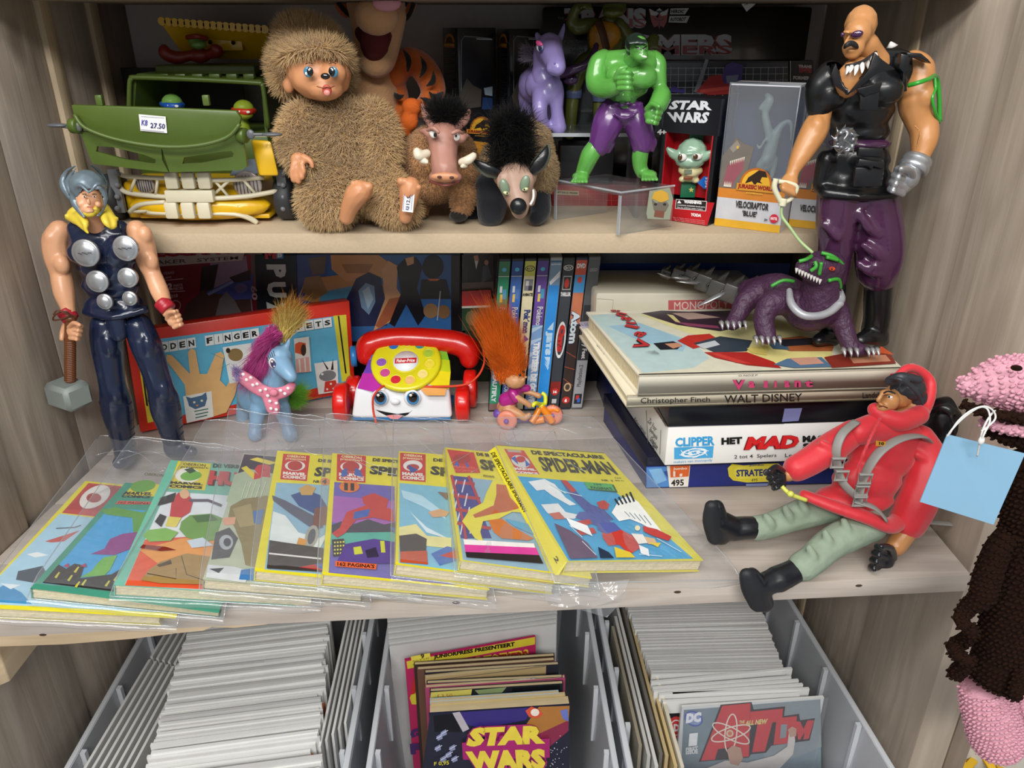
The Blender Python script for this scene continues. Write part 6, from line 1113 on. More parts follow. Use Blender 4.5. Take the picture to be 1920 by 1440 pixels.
k.e(B,1120,112,.6,36,20,22);k.c(B,[(1098,115,.4,17),(1082,140,-.2,18),(1076,168,0,14),(1072,200,.4,13),(1070,232,.6,12),(1068,252,.2,11)]);k.c(B,[(1136,118,.4,17),(1130,150,0,17),(1124,180,.2,13),(1122,205,.4,12),(1122,240,.6,11),(1120,254,.2,11)]);B.put('body',OLV,th,vox=.2,smooth=3,zmax=144.5)
B=Blob();k.e(B,1134,66,-1.2,32,26,16);k.e(B,1128,80,-1.2,26,18,14);B.put('chest_plate',mat('yellow_plate','#b07a18',.35,vary=.1),th,vox=.17,smooth=3)
g=G();a=[k.P(1122,40,-2.3),k.P(1130,62,-2.9),k.P(1138,94,-2.4)];g.tube(spline(a,5),.5,sides=8,flat=.3);g.put('strap',mat('brown_strap','#4a2c1c',.5),th,smooth=True)
B=Blob();k.c(B,[(1118,85,-1.8,6),(1112,105,-2.4,7),(1096,122,-2.8,8),(1076,130,-2.8,9),(1052,138,-2.4,10)]);k.e(B,1070,150,-1.6,16,10,8);B.put('tentacle',mat('purple_clear','#4f3560',.2,coat=.5),th,vox=.17,smooth=3)
g=G();
for x,y in((1076,174),(1124,180)):p=k.P(x,y,.1);g.lathe([(cm(14,p),-.5),(cm(15.5,p),0),(cm(14,p),.5)],p,n=20)
g.put('knee_band',mat('blue_grey_band','#4f5c80',.4),th)
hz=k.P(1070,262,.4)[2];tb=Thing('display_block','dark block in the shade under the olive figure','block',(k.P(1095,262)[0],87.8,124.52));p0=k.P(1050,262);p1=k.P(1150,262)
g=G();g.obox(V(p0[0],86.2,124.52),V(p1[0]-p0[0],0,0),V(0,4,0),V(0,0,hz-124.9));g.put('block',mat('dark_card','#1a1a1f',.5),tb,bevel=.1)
# ================================================================== upper shelf: plush animals, van, boxes
def fur(th,me,n,ln,wd,m,grav=.35,curl=.35,keep=None,bias=(0,0,0),name='fur'):
    p,nn=surf_samples(me,n)
    if keep is not None:q=np.array([keep(a)for a in p]);p,nn=p[q],nn[q]
    L_=ln*(.7+.6*RNG.random(len(p)));d=nn+RNG.normal(0,.32,p.shape)+np.array(bias)
    link(name,strands(p,d,L_,wd,seg=3,grav=grav,curl=curl),m,th,kind='stuff')
US=124.52
# ---------------------------------------------------------------- fur-suited doll
FUR=mat('tan_fur','#c9a774',.85,vary=.45,nscale=14,sheen=.3);FURB=mat('tan_backing','#9a7a4c',.9,vary=.3,nscale=20);VIN=mat('doll_vinyl','#c98c62',.42,vary=.05,sss=.08)
k=K(77.5);th=Thing('plush_doll','tan furry doll with vinyl face and blue eyes, sitting with bare feet forward','plush toy',k.P(640,418)*V(1,1,0)+V(0,0,US))
B=Blob();k.e(B,600,142,-1.3,60,46,50);k.e(B,592,120,0,62,50,56);k.e(B,610,165,-2.6,36,24,30);k.e(B,625,138,-3.0,26,22,22);k.e(B,572,150,-2.4,24,22,22);k.e(B,541,160,-.6,12,16,10)
B.put('face',VIN,th,vox=.18,smooth=5)
EB=mat('blue_eye','#3f7f9f',.15,coat=.8)
for x,d,a in((580,-4.35,-8),(624,-4.45,8)):
    g=G();k.ball(g,x-2 if x<600 else x+1,135,d,9,9.5,3,n=16,m=10);g.put('eye',EB,th,smooth=True);g=G();k.ball(g,x+1.5 if x<600 else x-2,134,d-.16,6.2,8,2.6,n=14,m=8);g.put('pupil',EYEB,th,smooth=True);g=G();k.ball(g,x-.5,131,d-.36,1.8,1.8,1,n=8,m=6);k.ball(g,x-6,138,d-.12,2.2,3,1.4,n=8,m=6);g.put('eye_glint',EYEW,th)
    g=G();k.tube(g,[(x-7,120,d+.6),(x,117.5,d+.5),(x+6,120,d+.6)],.9,sides=6);g.put('eyebrow',mat('brow_brown','#3a2216',.5),th)
g=G();k.ball(g,610,143,-5.1,9,5.8,5,n=16,m=10);g.put('nose',EYEB,th,smooth=True)
g=G();k.tube(g,[(594,162,-4.75),(606,165,-5.05),(612,163,-5.15),(620,164,-5.05),(627,161,-4.75)],1.1,sides=6);g.put('mouth',mat('lip_brown','#8a4a34',.4),th)
g=G();k.ball(g,613,169,-4.9,9,10,4,n=14,m=8);g.put('open_mouth',mat('mouth_red','#b5483a',.4),th,smooth=True);g=G();k.ball(g,613,174,-5.15,6.5,5.5,3,n=12,m=8);g.put('tongue',mat('tongue_pink','#d88a80',.35),th,smooth=True)
cap=Blob();k.e(cap,580,96,1.0,58,50,52);k.e(cap,562,66,.6,36,28,36);k.e(cap,534,130,1.6,18,44,36);k.e(cap,634,130,2.4,20,44,32);k.c(cap,[(526,112,.4,9),(548,98,-2.6,9),(590,88,-3.6,9),(628,92,-2.8,9),(646,116,-.6,9)])
cm_=cap.mesh(.28,4);fur(th,cm_,17000,1.1,.036,FUR,grav=.1,bias=(0,.25,.35),keep=lambda p:not(p[2]<k.P(0,108)[2]and p[1]<k.Y-.8 and abs(p[0]-k.P(600,140)[0])<k.R(52,600,140)));link('fur_cap',cm_,FURB,th,smooth=True)
bd=Blob();k.e(bd,645,290,.6,74,94,64);k.e(bd,640,235,.6,66,42,52);k.e(bd,660,360,.8,80,46,60)
k.c(bd,[(568,222,-.4,28),(555,258,-1.2,30),(566,292,-2.6,28),(578,310,-3.4,22)]);k.c(bd,[(698,218,0,26),(714,250,-.6,30),(718,282,-1.4,28),(716,304,-2.0,22)]);k.c(bd,[(640,340,-1.0,56),(610,368,-3.0,44),(604,386,-3.6,36),(632,394,-4.2,26)]);k.c(bd,[(690,340,-.8,50),(728,366,-3.0,38),(740,384,-3.6,33),(756,392,-3.8,26)])
bm_=bd.mesh(.32,5);
for v in bm_.vertices:v.co.z=max(v.co.z,US+.05)
fur(th,bm_,30000,.95,.038,FUR,grav=.6,keep=lambda p:p[1]<k.Y+4 and p[2]>US+.4 or RNG.random()<.3);link('fur_body',bm_,FURB,th,smooth=True)
B=Blob();k.e(B,560,300,-4.4,16,15,12);k.c(B,[(556,312,-4.6,9),(556,328,-4.9,7),(560,340,-5.0,6)]);k.c(B,[(563,316,-4.9,7),(566,332,-5.2,6)]);k.c(B,[(552,308,-4.8,7),(548,324,-5.0,6),(550,338,-5.0,5)]);k.c(B,[(570,296,-4.7,8),(582,302,-5.0,5.5),(586,312,-5.1,4.5)]);k.c(B,[(566,308,-5,6),(570,322,-5.2,5)]);B.put('hand',VIN,th,vox=.13,smooth=2)
for tx,dx in((0,0),(1,0)):
    B=Blob();X0=0 if not tx else 97;
    if not tx:k.c(B,[(650,408,-6.2,14),(656,388,-6.5,17),(668,366,-6.8,22),(676,358,-6.9,21)]);tp=[(692-i*7.5,350-2.4*i+(i>3)*3,8.6-i*.9)for i in range(5)]
    else:k.c(B,[(760,408,-5.8,12),(764,388,-6.0,15),(768,362,-6.2,20),(770,350,-6.2,19)]);tp=[(752+i*8.4,340+i*i*.7,8.4-i*.8)for i in range(5)]
    for x,y,r in tp:k.c(B,[(x,y+10,-6.6 if not tx else-6.1,r*.8),(x,y,-7.1 if not tx else-6.6,r)])
    B.put('foot',VIN,th,vox=.1,smooth=1)
g=G();c0=k.P(766,378,-7.15);R_=rotm(-14,4,0);g.box(c0,(cm(20,c0),.04,cm(38,c0)),rx=math.radians(-14),ry=math.radians(7));g.put('price_sticker',mat('white_label','#e8e8e6',.5),th)
n_=V(0,-1,.24);P=Print(pix_fn((c0+V(0,-.08,0),nrm(n_))),n_);P.line([(758,364),(756,394)],.8,'#50508a').line([(773,364),(771,394)],.8,'#50508a').text('12.50',[(761,383),(764,362),(771,363),(768,384)],'#2c2c50',.02);P.text('K8',[(760,393),(761,386),(768,387),(767,394)],'#3a3a70',.02);P.put('price_print',th)
# ---------------------------------------------------------------- striped plush behind
ORG=mat('orange_plush','#c9621e',.9,vary=.14,bump=.7,nscale=380,sheen=.4);PCH=mat('peach_plush','#c99a6e',.9,vary=.06,bump=.4,nscale=380,sheen=.3);BLP=mat('black_plush','#15120f',.95,bump=.4,nscale=300,sheen=.2)
k=K(87.5);th=Thing('plush_toy','tall orange plush with black stripes and open mouth, behind the furry doll','plush toy',(k.P(700,300)[0],87.5,US))
B=Blob();k.e(B,702,230,.4,62,120,50);k.c(B,[(700,130,0,46),(700,190,0,52)]);bz=B.mesh(.3,4)
for v in bz.vertices:v.co.z=max(v.co.z,US+.02)
link('belly',bz,PCH,th,smooth=True)
B=Blob();k.e(B,706,8,-2.0,58,60,56);k.c(B,[(676,30,-3.4,22),(688,100,-3.4,22),(704,122,-3.6,24),(722,108,-3.4,23),(740,30,-3.4,24)],1.0);k.e(B,704,110,-3.8,36,36,30);k.e(B,706,30,-6.2,44,36,32);B.put('muzzle',PCH,th,vox=.28,smooth=4,zmax=144.55)
B=Blob();k.c(B,[(678,62,-4.2,14),(700,78,-4.8,24),(702,92,-4.9,22),(724,66,-4.2,14)]);k.e(B,702,80,-5.3,29,32,15);B.put('mouth',mat('maroon_felt','#5b1d1c',.95,bump=.3,nscale=200),th,vox=.2,smooth=3)
B=Blob();k.e(B,725,6,-8.4,30,16,12);B.put('nose',mat('pink_plush','#c58b95',.85),th,vox=.2,smooth=3,zmax=144.57)
B=Blob();k.e(B,645,-8,0,22,40,24);B.put('cheek',ORG,th,vox=.24,smooth=3,zmax=144.5);B=Blob();k.e(B,762,-10,0,22,40,24);B.put('cheek',ORG,th,vox=.24,smooth=3,zmax=144.5)
for pts in([(634,5,-1.6),(648,22,-2.0),(660,30,-2)],[(645,-6,-2.0),(660,8,-2.2)],[(776,6,-1.6),(768,26,-1.8),(756,40,-1.6)],[(770,-6,-2),(758,10,-2.2)]):
    g=G();k.tube(g,pts,4.5,sides=8);g.put('stripe',BLP,th,smooth=True)
arm=[(735,140,0,30),(765,112,-.2,24),(795,130,-.4,26),(812,165,-.8,25),(806,190,-1.4,22),(790,205,-2.0,20)]
B=Blob();k.c(B,arm);k.c(B,[(745,170,.4,20),(748,215,0,26),(755,240,-.4,24)]);B.put('arm',ORG,th,vox=.26,smooth=3)
for a,b,c_ in(((754,90,-1.8),(766,112,-2.9),(764,138,-2.4)),((788,104,-2.0),(796,126,-3.1),(786,146,-2.6)),((812,132,-2.2),(812,152,-3.2),(798,162,-3.0)),((834,170,-1.8),(816,182,-3.2),(804,172,-3.2)),((786,182,-3.6),(804,190,-3.8),(822,196,-2.8)),((738,172,-1.4),(746,182,-2.4),(758,178,-2.2)),((742,228,-1.6),(752,236,-2.9),(764,230,-2.6))):
    B=Blob();k.c(B,[a+(1.5,),b+(6.5,),c_+(2,)],.5);B.put('stripe',BLP,th,vox=.14,smooth=2)
B=Blob();k.e(B,772,200,-3.4,20,17,14);k.e(B,768,226,-3.4,18,20,13);k.c(B,[(758,240,-3.2,12),(766,252,-3.2,6)]);B.put('paw',mat('bright_orange_felt','#e56a1e',.85,bump=.3,nscale=300),th,vox=.2,smooth=3)
# ---------------------------------------------------------------- warthog plush
TAN=mat('tan_plush','#ab7c4c',.92,vary=.2,bump=.7,nscale=260,sheen=.35);HOGV=mat('hog_vinyl','#a9796a',.42,vary=.06);IV=mat('tusk_ivory','#ddd2bb',.35)
k=K(78.0);th=Thing('plush_toy','tan plush warthog with pinkish vinyl face, white tusks and black mane','plush toy',(k.P(830,400)[0],78,US))
B=Blob();k.e(B,824,300,.6,74,66,60);k.e(B,812,345,-.2,46,36,40);k.e(B,862,320,0,38,46,40);k.c(B,[(872,360,-1.0,26),(866,385,-1.6,21)]);k.c(B,[(790,370,.6,20),(786,395,.6,16)]);hb_=B.mesh(.26,3)
fur(th,hb_,16000,.28,.03,TAN,grav=.2,curl=.4);link('body',hb_,TAN,th,smooth=True)
for x,y,d in((860,404,-1.8),(784,404,.8)):
    B=Blob();k.e(B,x,y,d,19,13,18);hm_=B.mesh(.2,2)
    for v in hm_.vertices:v.co.z=max(v.co.z,US+.02)
    link('hoof',hm_,BLP,th,smooth=True)
B=Blob();k.e(B,832,258,-4.2,34,30,26);k.c(B,[(832,262,-4.6,30),(832,292,-5.6,27),(834,318,-6.6,26)]);k.c(B,[(812,332,-6.6,9),(834,338,-7.6,11),(858,332,-6.8,9)]);k.e(B,806,250,-4.6,12,9,10);k.e(B,862,256,-4.4,14,9,10);k.c(B,[(798,246,-4.4,7),(790,246,-4,5)]);k.c(B,[(866,262,-4.6,8),(876,254,-4,5)]);B.put('head',HOGV,th,vox=.17,smooth=3)
B=Blob();k.e(B,834,331,-8.6,29,8.5,7);k.e(B,834,335,-8.3,20,8,8);B.put('snout',mat('snout_orange','#c78a62',.4),th,vox=.14,smooth=2)
g=G();k.ball(g,824,332,-9.1,4.5,2.8,2,n=10,m=6);k.ball(g,847,333,-9.1,4.5,2.8,2,n=10,m=6);g.put('nostril',mat('nostril_brown','#4a2418',.6),th)
g=G();k.tube(g,[(806,340,-7.0),(834,348,-8.4),(862,340,-7.2)],2.2,sides=8);g.put('lip',mat('lip_maroon','#7c4038',.5),th,smooth=True)
g=G();k.ball(g,812,250,-6.4,7,9,5,R=rotm(0,-20,0),n=14,m=8);k.ball(g,857,257,-6.3,6,7.5,5,R=rotm(0,24,0),n=14,m=8);g.put('eye',EYEW,th,smooth=True);g=G();k.ball(g,816,253,-7.0,3.2,4.5,2,n=10,m=6);k.ball(g,855,254,-6.9,2.4,3.4,2,n=10,m=6);g.put('pupil',EYEB,th)
B=Blob();k.c(B,[(802,244,-6.4,4),(812,240,-6.9,4.4),(822,248,-7.1,4)]);k.c(B,[(848,250,-7.0,4),(858,246,-6.8,4.4),(868,250,-6.2,3.4)]);B.put('brow_ridge',HOGV,th,vox=.12,smooth=2)
for pts in([(812,236,-4,10),(800,218,-3.4,9),(793,200,-3,5),(791,192,-2.9,2)],[(858,238,-4,9),(872,224,-3.4,9),(879,210,-3,5),(880,204,-3,2)]):
    B=Blob();k.c(B,pts,.6);B.put('ear',HOGV,th,vox=.14,smooth=2)
for pts in([(800,288,-6.2,9),(786,292,-6.8,10),(782,284,-6.8,8)],[(866,304,-6.6,8),(878,300,-7,9),(888,292,-6.8,7)],[(792,300,-6.6,8),(800,304,-7.0,5)],[(872,310,-6.8,6),(866,312,-7.2,4)]):
    B=Blob();k.c(B,pts);B.put('tusk',IV,th,vox=.13,smooth=2)
def mane(th,k,pts,n,ln,wd,m,spread=.6,up=(0,-.1,1),name='mane',grav=.2,curl=.5):
    R_=[];D_=[]
    for i in range(n):
        a=pts[RNG.integers(len(pts))];u=RNG.normal(0,.5,3);p=k.P(a[0]+u[0]*a[3],a[1]+u[1]*a[3]*.7,a[2]+u[2]*.3);R_.append(p);D_.append(np.array(up)+RNG.normal(0,spread,3))
    link(name,strands(R_,D_,ln*(.6+.8*RNG.random(n)),wd,seg=4,grav=grav,curl=curl),m,th,kind='stuff')
BLH=mat('black_fur','#100e0e',.6,vary=.3)
mane(th,k,[(815+i*6,214+abs(i-3)*2,-3.0,16)for i in range(8)]+[(826+i*6,226,-3.6,12)for i in range(4)],5200,1.5,.03,BLH,up=(.1,-.4,.7))
# ---------------------------------------------------------------- hyena plush
CRF=mat('cream_plush','#a88c62',.92,vary=.2,bump=.7,nscale=220,sheen=.35);HYV=mat('hyena_vinyl','#a98a78',.42)
k=K(77.0);th=Thing('plush_toy','cream plush hyena with dark ears, green eyelids and big black nose, head lowered','plush toy',(k.P(980,400)[0],77,US))
B=Blob();k.e(B,985,300,1.6,56,60,50);k.e(B,1018,322,.4,28,44,34);k.e(B,990,262,2,44,34,40);k.e(B,925,310,.8,26,40,30);yb=B.mesh(.26,3);fur(th,yb,12000,.35,.03,CRF,grav=.3,curl=.5);link('body',yb,CRF,th,smooth=True)
for pts in([(920,350,.2,32),(922,385,-.4,30),(920,402,-.8,26)],[(1012,370,0,22),(1014,396,-.8,20),(1006,408,-1.6,16)],[(880,392,2.4,16),(886,404,2.0,14)]):
    B=Blob();k.c(B,pts);lb_=B.mesh(.22,3)
    for v in lb_.vertices:v.co.z=max(v.co.z,US+.02)
    link('leg',lb_,mat('navy_black_plush','#12151c',.95,sheen=.3,bump=.5,nscale=200),th,smooth=True)
B=Blob();k.e(B,966,330,-4.0,44,28,30);k.c(B,[(966,336,-4.6,36),(970,362,-6.0,27),(974,384,-7.0,20),(974,395,-7.2,16)]);k.e(B,946,340,-5.6,16,20,12);k.e(B,988,340,-5.8,15,20,12);k.c(B,[(998,362,-5.4,10),(996,380,-6.0,8)]);B.put('head',HYV,th,vox=.17,smooth=4)
g=G();k.ball(g,972,387,-8.6,16,16,12,n=20,m=14);g.put('nose',BLACKV,th,smooth=True)
GL=mat('green_lid','#75866f',.35,coat=.3)
for x,y,a in((946,351,16),(984,344,-16)):
    g=G();k.ball(g,x,y,-7.0 if x<960 else-7.2,9,16,5,R=rotm(0,-a,0),n=16,m=10);g.put('eyelid',GL,th,smooth=True);g=G();k.ball(g,x+(3 if x<960 else 1),y+11,-7.5,6,3.2,3,R=rotm(0,a,0),n=10,m=6);g.put('eye',mat('pale_yellow_eye','#cdd09a',.3),th,smooth=True);g=G();k.ball(g,x+(5 if x<960 else-1),y+11,-7.8,1.6,1.8,1.5,n=8,m=6);g.put('pupil',EYEB,th)
g=G();k.tube(g,[(1000,356,-6.4),(1000,372,-7.0),(994,384,-7.2)],2.4,sides=8);g.put('teeth',EYEW,th,smooth=True)
for nm,pts in(('ear',[(934,326,-4.8,10),(915,320,-5.0,13),(898,310,-4.8,9),(884,300,-4.4,3)]),('ear',[(996,322,-4.6,9),(1010,308,-4.6,15),(1022,290,-4.4,12),(1028,272,-4.0,4)])):
    B=Blob();k.c(B,pts,.45);B.put(nm,mat('grey_ear','#5e6459',.35,coat=.2),th,vox=.13,smooth=2);B=Blob();k.c(B,[(x-(2 if x>960 else-1),y-(3 if x<960 else-1),d-.55,r*.78)for x,y,d,r in pts],.4);B.put('ear_lining',BLACKV,th,vox=.12,smooth=2)
mane(th,k,[(958+RNG.uniform(-22,26),232+RNG.uniform(-4,80),-2.0-RNG.uniform(0,2.6),12)for _ in range(60)],12000,1.9,.03,BLH,up=(0,-.7,.5),spread=.55)
# ---------------------------------------------------------------- battle van
VG=mat('army_green_plastic','#4c5f24',.35,vary=.08);VY=mat('yellow_plastic','#dcae12',.3,vary=.05,coat=.3);CRW=mat('cream_bumper','#cfc8ae',.4);DGR=mat('dark_tyre','#2c2e31',.55)
k=K(77.0);th=Thing('toy_van','green and yellow toy van with cream bull bar, hinged flap and yellow awning','toy vehicle',(k.P(380,400)[0],83,US))
def bar(g,pts,r,kk=k,**q):P_=[kk.P(*p)for p in pts];g.tube(spline(P_,4)if len(P_)>2 else P_,cm(r,P_[0]),sides=8,**q)
B=Blob();P0=k.P(376,372,2.6);B.box(P0+V(0,1.0,0),(k.R(262,376,372),6.0,4.2));k.e(B,376,385,.2,140,28,40);yv=B.mesh(.28,6)
for v in yv.vertices:v.co.z=max(v.co.z,US+.35)
link('front_body',yv,VY,th,smooth=True)
g=G();g.obox(k.P(262,408,.0)-V(0,0,.1),V(k.R(244,380,408),0,0),V(0,8,0),V(0,0,.45));g.put('chassis',VY,th,bevel=.15)
g=G();q0,q1=k.P(236,396,1.5)*V(1,1,0),k.P(508,396,1.5)*V(1,1,0);zt=k.P(380,250,6)[2];g.obox(V(q0[0]+.6,82,US+.8),V(q1[0]-q0[0]-1.0,0,0),V(0,12.8,0),V(0,0,zt-US-.8));g.put('body',VG,th,bevel=.3)
kw=K(82.5);fr=[(242,205,0),(243,160,0),(246,148,0),(258,145,0),(370,149,0),(478,155,0),(490,158,0),(494,168,0),(503,240,0)]
g=G();bar(g,fr,4.6,kw);bar(g,[(x,y,d+.8)for x,y,d in fr],4.0,kw);g.put('windscreen_frame',VG,th,smooth=True)
T0,T1,B0,B1=kw.P(246,146),kw.P(492,158),kw.P(240,250),kw.P(500,250)
g=G();g.hexa([T0+V(.2,.3,0),T1+V(0,.3,0),T1+V(-.5,12,0),T0+V(.7,12,0)],[T0+V(.4,.3,.4),T1+V(-.2,.3,.4),T1+V(-1,12,.5),T0+V(1.2,12,.5)]);g.put('roof',VG,th,bevel=.15)
for(a,b)in((T0,B0),(T1,B1)):
    s_=1 if a is T0 else-1;g=G();g.hexa([b+V(0,.5,0),b+V(s_*.3,.5,0),b+V(s_*1.0,12,0),b+V(s_*.7,12,0)],[a+V(0,.5,0),a+V(s_*.3,.5,0),a+V(s_*1.0,12,0),a+V(s_*.7,12,0)]);g.put('side_panel',VG,th)
g=G();g.obox(kw.P(250,250,10)-V(0,0,0),V(k.R(240,380,250)+1,0,0),V(0,.3,0),V(0,0,7));g.put('cab_back',mat('cab_black','#0e0f10',.6),th)
g=G();r0=kw.P(292,140,3);g.obox(r0,V(k.R(195,380,140)+.6,0,.0),V(0,5,0),V(0,0,.9));
g.put('roof_hatch',VG,th,bevel=.2)
for i in range(7):
    x=276+i*32;g=G();g.box(kw.P(x,143,.9),(1.1,.8,.5));g.put('roof_block',VG,th,bevel=.12)
FLP=[(133,197),(290,202),(443,208),(452,222),(448,238),(420,262),(360,275),(300,276),(220,262),(160,240),(140,222)]
kf=K(72.8)
P_=[kf.P(x,y,0)for x,y in FLP];g=G();g.prism(P_,(0,.45,.05));g.put('flap',VG,th,bevel=.1)
g=G();bar(g,[(140,215,-.3),(160,240,-.7),(220,262,-.9),(300,275,-.95),(370,273,-.9),(425,258,-.7),(450,232,-.4)],4.0,kf);g.put('flap_rim',VG,th,smooth=True)
def slotpanel(out,inn):
    g=G();n=len(out);a=[kf.P(x,y,.35)for x,y in out];b=[kf.P(x,y,.35)for x,y in inn];o=V(0,.35,0)
    vs=a+b+[p+o for p in a]+[p+o for p in b];fs=[]
    for i in range(n):
        j=(i+1)%n;fs+=[(i,j,n+j,n+i),(2*n+j,2*n+i,3*n+i,3*n+j),(i,2*n+i,2*n+j,j),(n+j,3*n+j,3*n+i,n+i)]
    g.add(vs,fs);g.put('lower_flap',VG,th)
slotpanel([(150,245),(232,262),(302,274),(304,300),(316,323),(240,315),(174,307),(166,290)],[(182,274),(212,276),(270,290),(292,299),(291,306),(286,306),(235,299),(180,284)])
slotpanel([(302,274),(380,268),(452,240),(460,290),(463,312),(455,319),(390,321),(318,323)],[(345,295),(372,291),(420,284),(434,283),(438,288),(436,294),(380,305),(342,307)])
for x in(187,387):g=G();g.box(kf.P(x,188,.3),(k.R(12,x,188),.5,k.R(18,x,188)),rz=0);g.put('hinge_lug',VG,th,bevel=.1)
for x,y in((141,236),(455,254)):g=G();k_=kf.P(x,y,.2);g.lathe([(cm(12,k_),-.4),(cm(14,k_),-.3),(cm(14,k_),.3),(cm(12,k_),.4)],k_,ax=(1,-.3,0),n=20);g.put('hinge_knob',VG,th,smooth=True)
for pts,fx in(([(140,238,0),(126,238,0),(112,236,0)],(107,235)),([(470,252,0),(488,252,0),(500,252,0)],(510,252))):
    g=G();bar(g,pts,3,kf);kf.ball(g,fx[0],fx[1],0,20,4,10,n=16,m=10);kf.ball(g,pts[0][0]+(6 if fx[0]<200 else 0),pts[0][1],0,8,9,4,n=14,m=8);g.put('wing_mirror',mat('grey_mirror','#5d6064',.35),th,smooth=True)
c0=kf.P(288,232,-1.0);g=G();g.box(kf.P(287,232,-.12),(cm(50,c0),.04,cm(30,c0)),ry=math.radians(5));g.put('price_sticker',mat('white_label','#e8e8e6',.5),th)
P=Print(pix_fn((kf.P(287,232,-.18),V(0,-1,0))),V(0,-1,0));P.text('K8',[(266,224),(277,225),(276,236),(265,235)],'#4a4a9a',.02).text('27.50',[(282,230),(310,232),(309,242),(282,240)],'#2e2e6a',.02).line([(264,243),(308,247)],.8,'#7a6a8a').line([(264,218),(308,221)],.8,'#9a9aae');P.put('price_print',th)
g=G();bar(g,[(224,326,.4),(240,331,-.6),(300,334,-1.4),(380,338,-1.6),(440,337,-1.4),(495,333,-.4)],4.2);bar(g,[(226,352,.4),(242,362,-.6),(310,369,-1.4),(400,372,-1.6),(470,367,-1.2),(520,358,-.2)],4.6);bar(g,[(243,398,-.6),(262,384,-1.0),(310,379,-1.4)],4.4);bar(g,[(247,396,-.6),(270,396,-1.0),(310,386,-1.4)],3.2);bar(g,[(277,399,-1.2),(330,401,-1.5),(440,402,-1.4),(482,419,-.6)],3.6);bar(g,[(400,387,-1.4),(448,388,-1.2)],4);bar(g,[(440,400,-1.2),(470,410,-.8),(482,418,-.6)],5)
for a,b in(((255,332,-.9),(245,358,-.9)),((296,334,-1.3),(292,366,-1.3)),((402,338,-1.5),(430,370,-1.4)),((430,338,-1.5),(400,366,-1.4)),((455,336,-1.2),(480,364,-1.0))):bar(g,[a,b],3)
g.put('bull_bar',CRW,th,smooth=True)
for x in(323,354,384):
    for y0,y1 in((324,352),(380,408)):g=G();g.box(k.P(x,(y0+y1)/2,-2.0),(k.R(24,x,y0),.8,k.R(y1-y0,x,y0)*1.08));g.put('grille_bar',CRW,th,bevel=.2)
g=G();g.box(k.P(357,367,-1.9),(k.R(88,357,367),.9,k.R(22,357,367)));g.put('grille_plate',CRW,th,bevel=.15)
HLM=mat('headlamp_grey','#b4aaa4',.3,metal=.3)
for x,y,r in((272,347,16),(464,347,24)):
    g=G();p=k.P(x,y,-.55);q=cm(r,p);g.lathe([(q*1.1,.4),(q*1.1,0),(q,-.05),(q*.6,-.16),(0,-.22)],p,ax=(0,1,.1),n=24);g.put('headlamp',HLM,th,smooth=True)
    g=G()
    for i in range(7):a=p+V((i-3)*q*.27,-.2,0);hh=q*math.sqrt(1-((i-3)*.27)**2)*.8;g.tube([a-V(0,0,hh),a+V(0,0,hh)],.04,sides=5)
    g.put('headlamp_rib',DGR,th,kind='stuff')
g=G();g.hexa([k.P(430,330,-.6),k.P(486,326,-.6),k.P(486,326,.6),k.P(430,330,.6)],[k.P(445,300,-.4),k.P(484,297,-.4),k.P(484,297,.6),k.P(445,300,.6)]);g.put('headlamp_hood',mat('steel_blue','#7c8894',.35),th,bevel=.15)
g=G();kb=K(74.5);g.hexa([kb.P(486,330,0),kb.P(524,330,.5),kb.P(524,330,2),kb.P(486,330,2)],[kb.P(470,262,1),kb.P(508,264,.5),kb.P(508,264,2),kb.P(470,262,2)]);g.put('wing',VY,th,bevel=.3)
for x,y in((214,356),(537,358)):
    g=G();p=k.P(x,y,1.6);q=cm(42,p);ax=(1,0,0);g.lathe([(q*.5,-.9),(q*.85,-.9),(q,-.6),(q,.6),(q*.85,.9),(q*.5,.9)],V(p[0],p[1],US+q),ax=ax,n=32);g.put('wheel',DGR,th,smooth=True)
    g=G()
    for i in range(4):g.ball(k.P(x+(6 if x<300 else-6),325+i*22,-.4),.28,10,6)
    g.box(k.P(x+(6 if x<300 else-6),358,.1),(.9,.5,4.2));g.put('bolt_strip',mat('grey_bolt','#6d7074',.4),th,kind='stuff')
ka=K(90);A0,A1,A2,A3=ka.P(299,40,-1.4),ka.P(503,56,-1.4),ka.P(500,112,2),ka.P(348,108,2)
g=G();g.hexa([A0,A1,A2,A3],[A0+V(0,0,.3),A1+V(0,0,.3),A2+V(0,.3,.2),A3+V(0,.3,.2)]);g.put('awning',VY,th)
g=G()
for i in range(17):p=A0+(A1-A0)*(i+.5)/17;g.lathe([(.42,-.14),(.42,.14)],p+V(0,-.1,.02),ax=(0,1,0),n=14)
g.put('scalloped_edge',VY,th,kind='stuff')
g=G();g.box(ka.P(410,78,.2),(ka.R(90,410,78),.5,ka.R(32,410,78)));g.put('awning_bracket',VY,th,bevel=.15)
g=G();ka.ball(g,394,79,-.4,4,4,3,n=10,m=6);ka.ball(g,437,80,-.4,4,4,3,n=10,m=6);g.put('bracket_hole',EYEB,th)
TG=mat('crew_green','#6d9a4a',.3,coat=.3)
